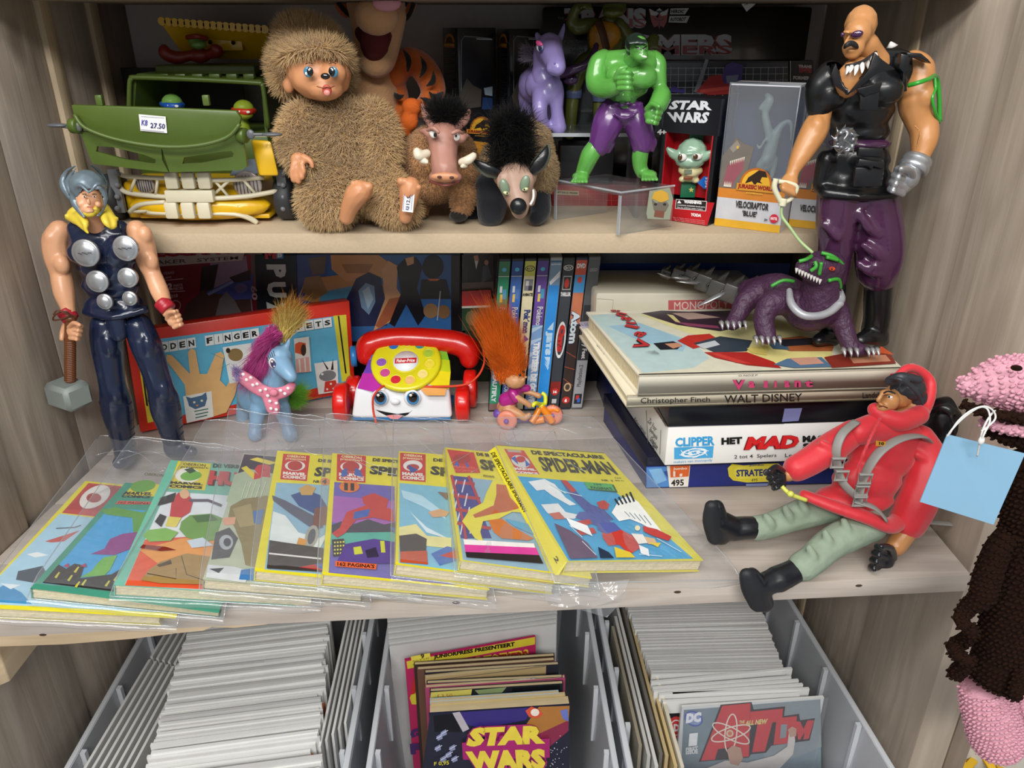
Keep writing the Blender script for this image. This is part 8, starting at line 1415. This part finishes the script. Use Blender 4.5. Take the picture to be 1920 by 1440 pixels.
hc=['#2a6fc2','#e8e8ea','#2f8f96','#a8c43c','#e4cf40','#e8d080','#e0b070','#c8283c','#c04a8a','#8a5ab0']
for i in range(10):
    a=math.radians(128-i*40 if i<4 else 128-i*30.5-38);a=math.radians(125-i*33.5);c_=dc+(t1*math.cos(a)+t2_*math.sin(a))*DR*.69
    g=G();r_=DR*.145;g.lathe([(r_*1.25,.5),(r_*1.2,.58),(r_,.57),(r_*.96,.5)],c_,ax=nD,n=20);g.put('finger_hole_rim',YL2,th,smooth=True)
    g=G();g.lathe([(r_*.97,.535),(0,.54)],c_,ax=nD,n=16);g.lathe([(r_*.5,.56),(0,.6)],c_+t2_*.05,ax=nD,n=10);g.put('finger_hole',mat('hole_%d'%i,hc[i],.3),th)
P=Print(lambda x,y:dc+nD*.6+t1*((x-762)*DR/66)+t2_*((683-y)*DR/66),nD);P.poly([(742,678),(782,676),(782,688),(742,690)],'#c8202a');P.text('Fisher-Price',[(745,680),(779,678),(779,686),(745,688)],'#f4f0ec',.03);P.put('brand_label',th)
_,nF=plane3(fbL,fbR,ftL);nF=nF if nF[1]<0 else-nF;P=Print(pix_fn((fbL,nF)),nF,lift=.03)
P.poly([(704,768),(722,772),(745,776),(768,773),(774,768),(765,777),(750,784),(730,782),(714,774)],'#141418').poly([(724,779),(740,777),(756,779),(746,786),(732,785)],'#e08a90');P.put('smile',th)
for x in(712,773):
    g=G();k.ball(g,x,746,.12,16,17,6,n=20,m=12);g.put('eye_socket',WHT,th,smooth=True);g=G();k.ball(g,x+1,747,-.15,12,14,4,n=18,m=10);g.put('iris',mat('phone_blue_iris','#2f86c4',.15,coat=.8),th,smooth=True);g=G();k.ball(g,x+1,745,-.3,9,11,3,n=16,m=10);g.put('pupil',EYEB,th,smooth=True);g=G();k.ball(g,x-3,741,-.5,3,3,1.4,n=8,m=6);g.put('eye_glint',EYEW,th)
g=G();k.ball(g,741,753,.1,9,6,5,n=14,m=8);g.put('nose',WHT,th,smooth=True)
B=Blob();k.c(B,[(688,664,6.0,22),(694,646,6.2,24),(730,636,6.6,22),(785,635,6.6,22),(850,642,6.4,24),(878,655,6.2,24),(880,672,6.0,20)]);hs_=B.put('handset',RDP,th,vox=.22,smooth=5)
g=G();c_=k.P(662,668,6.0);g.lathe([(cm(20,c_),-.4),(cm(20,c_),.2),(cm(16,c_),.3),(0,.3)],c_,ax=(-1,-.2,0),n=24);g.put('ear_cap',mat('blue_plastic','#2477b8',.3),th,smooth=True)
for x,y,d,r in((642,752,1.6,36),(868,757,1.6,34),(882,724,5.2,36),(664,730,5.2,30)):
    c_=k.P(x,y,d);q=cm(r,c_);c_[2]=100.03+q;g=G();g.lathe([(q*.6,-.85),(q*.93,-.75),(q,-.5),(q,.5),(q*.93,.75),(q*.7,.8),(q*.66,.6),(0,.55)],c_,ax=(1 if x>755 else-1,0,0),n=36);g.put('wheel',RDP,th,smooth=True)
g=G();g.tube(spline([k.P(706,796,-1.6),k.P(700,770,-1.0),k.P(700,745,-.8),k.P(712,729,-.4),k.P(730,723,.8),k.P(800,725,.8),k.P(868,722,.2),k.P(895,706,1),k.P(908,680,2.4),k.P(906,655,4)],8),.13,sides=8);g.put('pull_cord',mat('orange_cord','#cf3a1a',.6,bump=.5,nscale=200),th,smooth=True)
# ---------------------------------------------------------------- troll on a tricycle
TS=mat('troll_skin','#c08d62',.42,sss=.06);k=K(80);th=Thing('troll_doll','small troll doll with tall orange hair and magenta shirt, riding the tricycle','doll',(k.P(965,775)[0],80,101.2))
B=Blob();k.e(B,966,714,-.4,20,16,17);k.e(B,980,712,-.8,6,5,5);k.e(B,986,707,-1,3.4,3,3);k.e(B,945,716,0,6,6,4);k.c(B,[(966,726,0,9),(964,740,0,12),(950,762,.2,15),(945,768,.2,13)]);k.c(B,[(952,768,-.4,12),(972,776,-1,9),(984,783,-1.2,7),(992,778,-1.2,5)]);k.c(B,[(985,734,.4,6),(1000,738,.2,5),(1010,742,0,6)]);k.c(B,[(968,745,-1.2,7),(984,754,-1.4,6),(993,760,-1.4,6)]);B.put('body',TS,th,vox=.11,smooth=2)
B=Blob();k.c(B,[(966,730,0,12),(962,744,0,15),(950,750,.2,16)]);k.c(B,[(972,728,.2,8),(988,728,.4,8)]);k.c(B,[(962,738,-.9,9),(968,748,-1.2,8)]);B.put('shirt',mat('magenta_shirt','#a8237f',.3,coat=.3),th,vox=.12,smooth=2)
small(th,'eye',EYEB,(975,703,-1.35,2.4,3.2),(982,697,-.8,2,2.8),k=k)
hairs(th,k,[(950+RNG.uniform(-12,26),704+RNG.uniform(-8,6),-.2,4)for _ in range(30)],[(892,590,.2,8),(905,575,0,10),(925,565,-.2,12),(940,570,0,10),(965,600,0,8),(975,640,-.6,8),(915,640,-.8,10),(945,600,-.6,10),(985,670,-.8,5),(930,670,-1.2,8)],5200,.028,mat('orange_hair','#e06a14',.5,vary=.25),'hair',curl=.16)
th=Thing('toy_tricycle','purple and orange toy tricycle with peach wheels and yellow handlebar','toy tricycle',(k.P(1000,795)[0],80,100.03));PE=mat('peach_wheel','#e08a72',.4);OR=mat('orange_plastic','#e8861a',.35,coat=.2)
B=Blob();k.c(B,[(934,776,0,10),(955,778,0,14),(985,784,0,9),(1000,784,0,8)]);B.put('seat',mat('violet_plastic','#6a4aa0',.35),th,vox=.13,smooth=2)
for x,d in((951,-1.3),(1036,0),(951,1.8)):
    c_=k.P(x,790,d);q=cm(19,c_);c_[2]=100.04+q;g=G();g.lathe([(q*.7,-.35),(q,-.28),(q,.24),(q*.7,.35),(q*.45,.3)],c_,ax=(-.25,-1,0),n=26);g.put('wheel',PE,th,smooth=True);g=G();g.ball(c_+V(-.1,-.35,0),.32,10,7);g.put('wheel_hub',mat('violet_plastic','#6a4aa0',.35),th)
g=G();k.tube(g,[(1014,762,-.2),(1026,776,-.4),(1036,792,-.6)],7,sides=10);k.tube(g,[(1012,766,-.2),(1004,780,-.6),(996,792,-1)],6,sides=10);k.tube(g,[(1000,790,-.4),(1020,786,-.4)],7,sides=10);g.put('frame',OR,th,smooth=True)
B=Blob();k.c(B,[(1024,772,0,6),(1034,766,0,5),(1046,770,-.4,4)]);k.c(B,[(1034,768,0,6),(1038,760,0,2)]);B.put('fender',OR,th,vox=.1,smooth=2)
g=G();k.tube(g,[(998,762,-1.4),(1004,756,-1.2),(1014,758,-.2),(1022,756,.2),(1022,742,.6),(1016,737,.8)],4,sides=10);k.tube(g,[(1014,758,-.2),(1018,768,-.2)],6,sides=10);g.put('handlebar',mat('lemon_plastic','#d8dc2c',.35,coat=.3),th,smooth=True)
# ---------------------------------------------------------------- purple lizard with silver tail
LZ=mat('purple_scales','#42243f',.5,vary=.25,bump=1.0,nscale=230);GP=mat('green_paint','#3d9a34',.4);CL=mat('claw_silver','#a9a8a8',.3,metal=.5);k=K(69)
th=Thing('toy_lizard','purple scaly toy lizard with green stripes, silver collar and silver armoured tail','toy dinosaur',(k.P(1510,640)[0],69,TOPV))
B=Blob();k.e(B,1518,590,-1.0,46,32,38);k.c(B,[(1535,575,-1.4,42),(1538,545,-1.6,38),(1545,520,-1.8,34),(1550,505,-1.8,32)]);k.c(B,[(1552,502,-1.8,34),(1535,500,-2.6,28),(1515,502,-3.2,20),(1503,500,-3.6,13)]);k.c(B,[(1545,520,-2.6,22),(1525,518,-3.2,15),(1506,512,-3.6,9)]);k.c(B,[(1500,570,.4,38),(1460,545,2.2,34),(1425,545,3.8,28),(1404,545,4.8,22)])
k.c(B,[(1470,565,-.8,28),(1445,570,-1.2,24),(1432,596,-1.6,20),(1436,622,-2.2,19),(1440,632,-2.6,16)]);k.c(B,[(1562,575,-1.4,26),(1576,600,-2.0,21),(1588,632,-2.8,18),(1598,652,-3.4,16),(1628,658,-3.6,10)]);k.c(B,[(1420,550,3.0,26),(1398,565,2.4,21),(1384,592,1.6,17),(1374,606,1.0,15)]);k.e(B,1568,498,-2.6,12,12,10);k.e(B,1542,478,-2.4,24,8,16);bmm=B.mesh(.2,3)
for v in bmm.vertices:v.co.z=max(v.co.z,TOPV+.03)
link('body',bmm,LZ,th,smooth=True)
small(th,'eye',mat('red_eye','#d8401c',.2,coat=.6),(1560,504,-3.75,6,4),k=k);small(th,'pupil',EYEB,(1560,504,-4.0,2,2.4),(1525,497,-4.2,3,4),k=k)
g=G()
for pts in([(1540,474,-3.2),(1560,480,-3.4),(1578,494,-2.8),(1580,505,-2.6)],[(1550,482,-3.8),(1572,488,-3.4)],[(1540,492,-4.2),(1536,515,-4.0)],[(1554,526,-3.9),(1572,524,-3.2),(1576,540,-2.6)],[(1498,490,-4.2),(1512,486,-4.2),(1522,480,-3.8)],[(1520,508,-4.4),(1530,500,-4.5),(1528,490,-4.3)],[(1446,537,-.5),(1468,526,-.6),(1490,528,-.8)]):k.tube(g,pts,3.6,sides=8)
g.put('green_marking',GP,th,smooth=True,kind='stuff')
g=G()
for i in range(9):x,y=1494+i*5.5,503+i*2.6;P0=k.P(x,y,-4.6+.05*i);g.tube([P0,P0-V(0,0,.22),P0-V(0,.02,.45)],[.15,.1,.01],sides=6)
g.put('teeth',EYEW,th,kind='stuff')
B=Blob();k.c(B,[(1480,545,-1.6,6),(1484,570,-3.2,8),(1505,590,-4.2,8),(1535,592,-4.2,8),(1560,582,-3.6,8),(1576,562,-2.6,9),(1574,545,-1.8,6)]);k.e(B,1574,570,-3.2,9,7,6);k.e(B,1568,548,-2.6,9,8,6);B.put('collar',mat('collar_grey','#a8a9ad',.4,metal=.3,vary=.2),th,vox=.12,smooth=1)
for cx,cy,d,n_,sp in((1438,640,-3.2,5,11),(1374,612,.4,5,11),(1592,662,-4.6,3,12),(1634,662,-4.4,3,9)):
    for i in range(n_):
        x=cx+(i-(n_-1)/2)*sp;P0=k.P(x,cy-8,d+.3);P0[2]=max(P0[2],TOPV+.55);g=G();g.tube([P0,P0+V(0,-.35,0),P0+V(0,-.65,-.25),P0+V(0,-.8,-.5)],[.24,.2,.12,.02],sides=8);g.put('claw',CL,th,smooth=True)
TLM=mat('pewter_armour','#5c5a58',.35,metal=.55,vary=.2,bump=.2);pts=[(1404,548,5.5,26),(1378,548,6.8,27),(1350,540,8.2,26),(1325,528,9.6,24),(1300,517,11,20),(1275,513,12,17),(1250,512,13,13)]
for i,(x,y,d,r)in enumerate(pts):
    p=k.P(x,y,d);p[2]=max(p[2],116.9 if p[1]>79 else p[2]);q=cm(r,p);g=G();g.box(p,(q*1.5,q*1.5,q*1.3),rz=math.radians(-25),ry=math.radians(14));g.put('tail_segment',TLM,th,bevel=.15);g=G();g.prism([p+V(-q*.7,-.3,q*.4),p+V(q*.2,-.3,q*.5),p+V(q*.5,-.3,q*1.25)],(0,.5,0));g.put('tail_fin',TLM,th,bevel=.06)
    g=G();g.lathe([(.3,-.1),(.3,.1),(.16,.12),(.14,0),(0,0)],p+V(0,-q*.85,-.1),ax=(0,-1,0),n=14);g.put('tail_bolt',TLM,th,smooth=True)
for a,b,d in(((1311,530),(1268,528),8.0),((1359,548),(1304,576),4.2),((1260,520),(1232,512),12.5),((1292,522),(1260,520),10.2)):
    A_,B_=k.P(*a,d),k.P(*b,d-.6);A_[2]=max(A_[2],116.2 if A_[1]>79 else 0);B_[2]=max(B_[2],116.1 if B_[1]>79 else 0);g=G();g.tube([A_,A_*.8+B_*.2,A_*.4+B_*.6,B_],[.25,.4,.34,.03],sides=10,flat=.4);g.put('tail_blade',SIL,th,smooth=True)
# ---------------------------------------------------------------- seated man in red jacket
RJ=mat('red_nylon','#d22a34',.5,vary=.08,bump=.25,nscale=40,sheen=.3);KH=mat('grey_green_cloth','#8b9a86',.9,vary=.2,bump=.5,nscale=90);BG=mat('black_glove','#15171c',.35,coat=.2);ST=mat('grey_strap','#8f8d88',.5);k=K(56)
th=Thing('action_figure','seated toy man in red hooded jacket, grey green trousers and black boots','toy figure',(k.P(1600,1010)[0],55,100.02),'plastic action figures')
B=Blob();k.e(B,1686,738,3.4,26,31,26);k.e(B,1668,752,2.4,18,20,18);k.c(B,[(1654,738,1.9,4),(1647,750,1.7,5)]);k.e(B,1654,764,2.0,12,8,12);k.e(B,1662,735,2.0,12,4,9);k.e(B,1652,758,1.7,6,2.4,8);k.e(B,1713,764,2.8,6,9,5);k.c(B,[(1690,765,3.6,20),(1690,790,4,20)]);B.put('head',SKIN_T,th,vox=.12,smooth=2)
B=Blob();k.e(B,1700,728,3.4,36,25,28);k.e(B,1716,745,3.6,22,22,22);k.c(B,[(1668,714,2.2,9),(1690,706,1.8,9),(1722,712,1.8,8)]);
for i in range(7):k.c(B,[(1670+i*5,708+i*1.2,1.4,3),(1690+i*5,712+i*4,.8,3),(1712+i*3,722+i*6,1.0,3)])
k.c(B,[(1690,712,.8,3),(1686,726,.8,2),(1680,732,.8,1.2)]);B.put('hair',mat('grey_hair','#34363b',.4,metal=.2),th,vox=.1,smooth=1)
g=G();k.tube(g,[(1657,737,.9),(1666,734,.5),(1678,738,.7)],1.8,sides=6);g.put('eyebrow',EYEB,th);small(th,'eye',EYEW,(1669,744,.75,5,2.6),k=k);small(th,'pupil',EYEB,(1667,744,.5,2,2.2),k=k)
g=G();k.tube(g,[(1648,763,1.0),(1656,762,.7),(1664,765,.9)],1.2,sides=6);g.put('mouth',mat('lip_dark','#6a3222',.5),th)
B=Blob();k.c(B,[(1640,768,2.4,14),(1660,782,1.8,18),(1690,790,1.6,20),(1722,778,2.4,20)]);k.c(B,[(1680,706,3.6,7),(1700,690,4.2,8),(1724,694,4.6,9),(1744,715,4.4,10),(1742,745,3.6,12),(1728,775,2.8,14)]);k.e(B,1712,728,6.4,40,44,26);k.c(B,[(1694,690,4.6,6),(1712,684,5.6,5)]);B.put('hood',RJ,th,vox=.18,smooth=3)
B=Blob();k.e(B,1655,850,2.4,66,62,44);k.e(B,1625,900,1.4,66,44,42);k.e(B,1600,935,.8,78,26,40);k.c(B,[(1508,928,-.4,10),(1560,948,-1.6,12),(1620,968,-2.2,13),(1668,986,-1.8,14),(1690,970,0,16)],1.4);k.c(B,[(1610,810,1.6,26),(1660,800,2.4,30),(1705,820,2.6,28)]);k.c(B,[(1650,785,.2,5),(1628,830,-1.2,4.5),(1608,880,-1.6,4.5),(1604,915,-1.4,4)]);B.put('jacket',RJ,th,vox=.2,smooth=4)
for pts in([(1598,812,2.0,26),(1560,838,1.2,30),(1520,864,.4,28),(1494,878,0,26)],[(1722,826,2.6,32),(1738,860,2.0,36),(1734,900,1.0,38),(1718,945,0,38),(1702,978,-.4,35)]):
    B=Blob();k.c(B,pts);x,y,d,r=pts[1];k.c(B,[(x-20,y-8,d-.9,7),(x+4,y+6,d-1.1,8),(x+20,y+22,d-.8,7)]);k.c(B,[(x-24,y+16,d-.7,7),(x,y+26,d-1.0,8)]);B.put('sleeve',RJ,th,vox=.18,smooth=2)
B=Blob();k.c(B,[(1500,880,0,15),(1478,890,-.2,14)]);B.put('forearm',SKIN_T,th,vox=.15,smooth=2);B=Blob();k.c(B,[(1706,985,-.6,22),(1690,1010,-1.2,20),(1680,1024,-1.6,19)]);B.put('forearm',SKIN_T,th,vox=.15,smooth=2)
fist(th,k,1458,896,-.4,24,ang=-20,dirx=-1,m=BG,nm='glove');fist(th,k,1656,1050,-1.8,30,ang=20,dirx=-1,m=BG,nm='glove')
for pts in([(1560,952,.6,28),(1510,962,.8,30),(1480,972,.6,27),(1445,985,.4,25),(1420,990,.2,25)],[(1632,985,-1.0,32),(1590,1002,-1.8,33),(1555,1022,-2.8,31),(1525,1048,-4.0,29),(1505,1062,-4.6,29)]):
    B=Blob();k.c(B,pts);
    for j in(1,2,3):x,y,d,r=pts[j];k.c(B,[(x-8,y-r+8,d-.5,7),(x,y-4,d-.9,9),(x+6,y+r-10,d-.6,7)])
    lm_=B.mesh(.17,2)
    link('trouser_leg',lm_,KH,th,smooth=True)
for c_,s_ in(([(1418,990,.2,22),(1398,990,0,23),(1376,992,0,24)],[(1344,950,-.6,14),(1346,975,-.4,20),(1352,1005,-.2,18)]),([(1502,1064,-4.6,23),(1480,1076,-5.0,24),(1458,1086,-5.4,26)],[(1410,1078,-6.2,15),(1420,1100,-6.0,22),(1432,1130,-5.8,19)])):
    B=Blob();k.c(B,c_);k.c(B,[c_[-1][:3]+(24,),s_[1][:3]+(22,)]);k.c(B,s_);B.put('boot',BG,th,vox=.16,smooth=2)
    B=Blob();k.c(B,[(x-10,y+(1 if i else 0),d-.4,r*.98)for i,(x,y,d,r)in enumerate(s_)],.8);B.put('sole',mat('boot_sole','#1c1e23',.6,bump=.5),th,vox=.15,smooth=1)
def flat_strap(pts,w_,m=ST,nm='strap',kk=k):
    g=G();P_=spline([kk.P(*p)for p in pts],5);g.tube(P_,cm(w_,P_[0]),sides=10,flat=.3);g.put(nm,m,th,smooth=True)
flat_strap([(1606,790,1.4),(1580,812,.2),(1568,842,-.4),(1570,872,-.5),(1580,905,-1.0),(1610,935,-1.8)],9);flat_strap([(1745,835,2.4),(1728,818,.6),(1690,822,-.6),(1655,842,-1.2),(1632,870,-1.6),(1616,905,-1.6),(1610,940,-1.9)],11);flat_strap([(1600,938,-1.9),(1640,952,-2.4),(1662,975,-2.6)],9);flat_strap([(1736,978,1.0),(1780,982,1.6),(1832,986,2.2)],8)
for x,y,d in((1571,868,-.9),(1578,892,-1.1),(1622,898,-2.1),(1616,920,-2.1),(1612,940,-2.3)):
    g=G();p=k.P(x,y,d);a_=.42;g.tube([p+V(-a_*1.2,0,-a_),p+V(a_*1.2,0,-a_),p+V(a_*1.2,0,a_),p+V(-a_*1.2,0,a_)],.15,sides=6,closed=True);g.put('buckle',ST,th)
B=Blob();k.e(B,1772,790,5.6,44,52,40);k.e(B,1770,850,5.4,46,56,42);k.e(B,1775,910,4.8,48,46,42);k.c(B,[(1745,770,4.4,8),(1780,765,3.6,8),(1808,790,4.4,8)]);k.c(B,[(1768,760,3.8,5),(1786,790,3.0,5),(1790,830,3.0,5)]);B.put('backpack',BLACKV,th,vox=.24,smooth=4)
g=G();k.tube(g,[(1466,912,-1.8),(1478,924,-2.2),(1490,930,-2.2),(1512,938,-2.2)],4,sides=8);k.ball(g,1482,926,-2.4,7,6,n=10,m=6);g.put('yellow_tie',mat('yellow_band','#cfd05a',.45),th,smooth=True)
P=Print(lambda x,y:k.P(x,y,-1.05),V(0,-1,0));P.poly([(1642,826),(1662,828),(1660,836),(1642,836)],'#c8902c');P.text('10',[(1648,828),(1658,829),(1657,835),(1648,834)],'#1a1a1a',.05);P.put('chest_badge',th)
# ---------------------------------------------------------------- crocheted monkey and blue tag, hanging in front of the right wall
PKY=mat('pink_yarn','#cf98a6',.9,vary=.12,bump=1,nscale=160,spec=.15);BRY=mat('brown_yarn','#22130c',1.0,vary=.3,bump=1,nscale=160,spec=.1);k=K(43)
th=Thing('crochet_monkey','brown and pink crocheted monkey hanging at the right edge','soft toy',k.P(1880,1400))
def crochet(nm,m,pts,st=.27):
    g=G();Q=spline([tuple(k.P(x,y,d))+(k.R(r,x,y,d),)for x,y,d,r in pts],10);D=[Q[0]]
    for q in Q:
        if np.linalg.norm(q[:3]-D[-1][:3])>st*1.25 or q is Q[0]:D.append(q)
    g.tube([q[:3]for q in D[1:]],[max(.05,q[3]-.02)for q in D[1:]],sides=16)
    for i,q in enumerate(D[1:]):
        t=nrm(D[min(i+2,len(D)-1)][:3]-D[i+0][:3])if i else nrm(D[2][:3]-D[1][:3]);a=nrm(np.cross(t,V(.02,1,.01)));b=np.cross(a,t);n=max(5,int(2*math.pi*q[3]/(st*1.15)))
        for j in range(n):
            th_=2*math.pi*(j+.5*(i%2))/n;o=a*math.cos(th_)+b*math.sin(th_)
            if o[1]<.35:g.ball(q[:3]+o*q[3]+RNG.normal(0,.02,3),(st*.78,st*.34,st*.46),6,5,R=rotm(0,28 if j%2 else-28,0))
    g.put(nm,m,th,smooth=True)
crochet('muzzle',PKY,[(1810,715,.6,8),(1818,722,.2,24),(1850,718,0,40),(1885,715,0,50),(1930,722,0,52),(1975,730,.2,40)]);crochet('ear',PKY,[(1800,712,-.8,6),(1812,722,-1.2,15),(1822,735,-1.4,8)],.24)
crochet('mouth_band',BRY,[(1806,758,-1.2,8),(1850,774,-1.9,10),(1900,782,-2.2,11),(1960,792,-2.2,10)]);crochet('lip',PKY,[(1842,790,-1.0,9),(1880,800,-1.8,12),(1930,806,-2,13),(1960,806,-2,10)],.24);crochet('chin',BRY,[(1858,806,-.8,12),(1900,820,-.8,16),(1960,824,-.8,16)])
g=G();k.ball(g,1906,690,-2.3,12,6,4,R=rotm(0,10,0),n=14,m=8);g.put('eye',BRY,th,smooth=True)
g=G();g.tube([k.P(1950,700,.5),k.P(1955,400,.5),k.P(1960,-60,.5)],.12,sides=6);g.put('hanging_cord',mat('white_string','#dcdcd8',.7),th)
crochet('body',BRY,[(1940,860,1,46),(1938,950,.8,52),(1925,1050,.4,55),(1905,1150,0,56),(1880,1230,0,52),(1862,1270,0,48)],.3)
crochet('arm',BRY,[(1890,1000,-.2,20),(1868,1030,-.4,22),(1850,1080,-.6,24),(1838,1120,-.8,22),(1812,1140,-.6,15),(1800,1165,-1,13),(1822,1182,-1.6,12),(1806,1200,-.4,14),(1786,1212,-.4,13),(1800,1232,-1.4,12),(1818,1240,-1.6,11),(1796,1256,-.6,15),(1788,1270,-.6,12)]);crochet('arm',BRY,[(1915,1255,-2.2,12),(1905,1290,-2.4,13),(1900,1306,-2.4,12)])
crochet('leg',PKY,[(1842,1285,.2,40),(1850,1320,0,44),(1862,1360,-.2,46),(1872,1392,-.4,44),(1876,1408,-.4,26)]);crochet('leg',PKY,[(1905,1290,1.4,34),(1925,1330,1.4,38),(1945,1370,1.4,30)])
kt=K(39.5);th=Thing('paper_tag','plain pale blue square card tag on white string, beside the crocheted monkey','tag',kt.P(1800,960))
g=G();g.prism([kt.P(1776,815,.3),kt.P(1922,851,-.2),kt.P(1863,984,-.6),kt.P(1725,941,.1)][::-1],(0,.06,.01));g.put('card',mat('tag_blue','#7fa9c4',.6,vary=.02),th);g=G();c_=kt.P(1832,857,-.0);n_=nrm(np.cross(kt.P(1922,851,-.2)-kt.P(1776,815,.3),kt.P(1725,941,.1)-kt.P(1776,815,.3)));n_=n_ if n_[1]<0 else-n_;c_=PP(1832,857,(kt.P(1776,815,.3),n_))+n_*.02;g.lathe([(cm(7.5,c_),0),(0,.01)],c_,ax=n_,n=20);g.put('punched_hole',EYEB,th)
g=G();SR=.055
for pts in([(1832,855,-.5),(1838,825,-.9),(1842,808,-1.0),(1850,790,-.8),(1860,775,-.3),(1866,770,.8)],[(1840,808,-1.0),(1852,800,-.9),(1866,785,-.5),(1862,770,-.4),(1845,762,-.5),(1820,770,-.6),(1796,790,-.7),(1780,814,-.6)],[(1838,830,-1.0),(1846,812,-1.1),(1856,790,-.8),(1852,768,-.5),(1836,764,-.5),(1808,782,-.6),(1786,804,-.7),(1776,818,-.6)]):g.tube(spline([kt.P(*p)for p in pts],7),SR,sides=6)
kt.ball(g,1840,826,-1.0,6,9,5,n=10,m=6);g.put('string',mat('white_string','#dcdcd8',.7),th,smooth=True)
# ---------------------------------------------------------------- next compartment, low right corner
th=Thing('storage_tray','white tray of yellow plastic strips in the next compartment, low right corner','tray',(47,62,60));a_,b_=PY(1757,1380,58),PY(1925,1420,58)
z_=62;pA,pB=PZ(1752,1362,70),PZ(1935,1425,70);g=G();ex=pB-pA;ex[2]=0
for o,e1,e2 in((V(0,0,0),ex,V(0,.3,0)),(V(0,0,0),V(.3,0,0),V(0,-14,0)),(V(0,-14,0),ex,V(0,.3,0)),(ex,V(.3,0,0),V(0,-14,0))):g.obox(pA+o-V(0,0,7),e1,e2,V(0,0,7))
g.obox(pA+V(0,-14,-7),ex,V(0,14,0),V(0,0,.3));g.put('tray',mat('tray_white','#c9c9c4',.35),th);g=G();g.obox(V(pA[0]-2,pA[1]-15,50),V(20,0,0),V(0,20,0),V(0,0,12.9));g.put('storage_box',mat('carton_grey','#8e8c86',.6),None,label='plain grey box under the white tray of yellow strips',cat='box')
for i in range(34):
    t=Thing('plastic_strip','yellow plastic strip lying in the white tray','toy part',(0,0,0),'yellow strips in the tray')if 0 else None;c_=pA+V(RNG.uniform(1.5,max(2,ex[0]-1.5)),RNG.uniform(-10,-1.5),-5.5+RNG.uniform(0,3.8));a=RNG.uniform(0,3.14);g=G();g.box(c_,(RNG.uniform(2.2,3.6),.8,.45),rz=a,rx=RNG.uniform(-.3,.3),ry=RNG.uniform(-.3,.3));g.put('plastic_strip',mat('strip_yellow','#e0b21a',.35),None,bevel=.1,label='yellow plastic strip lying loose in the white tray',cat='toy part',group='yellow strips in the white tray')
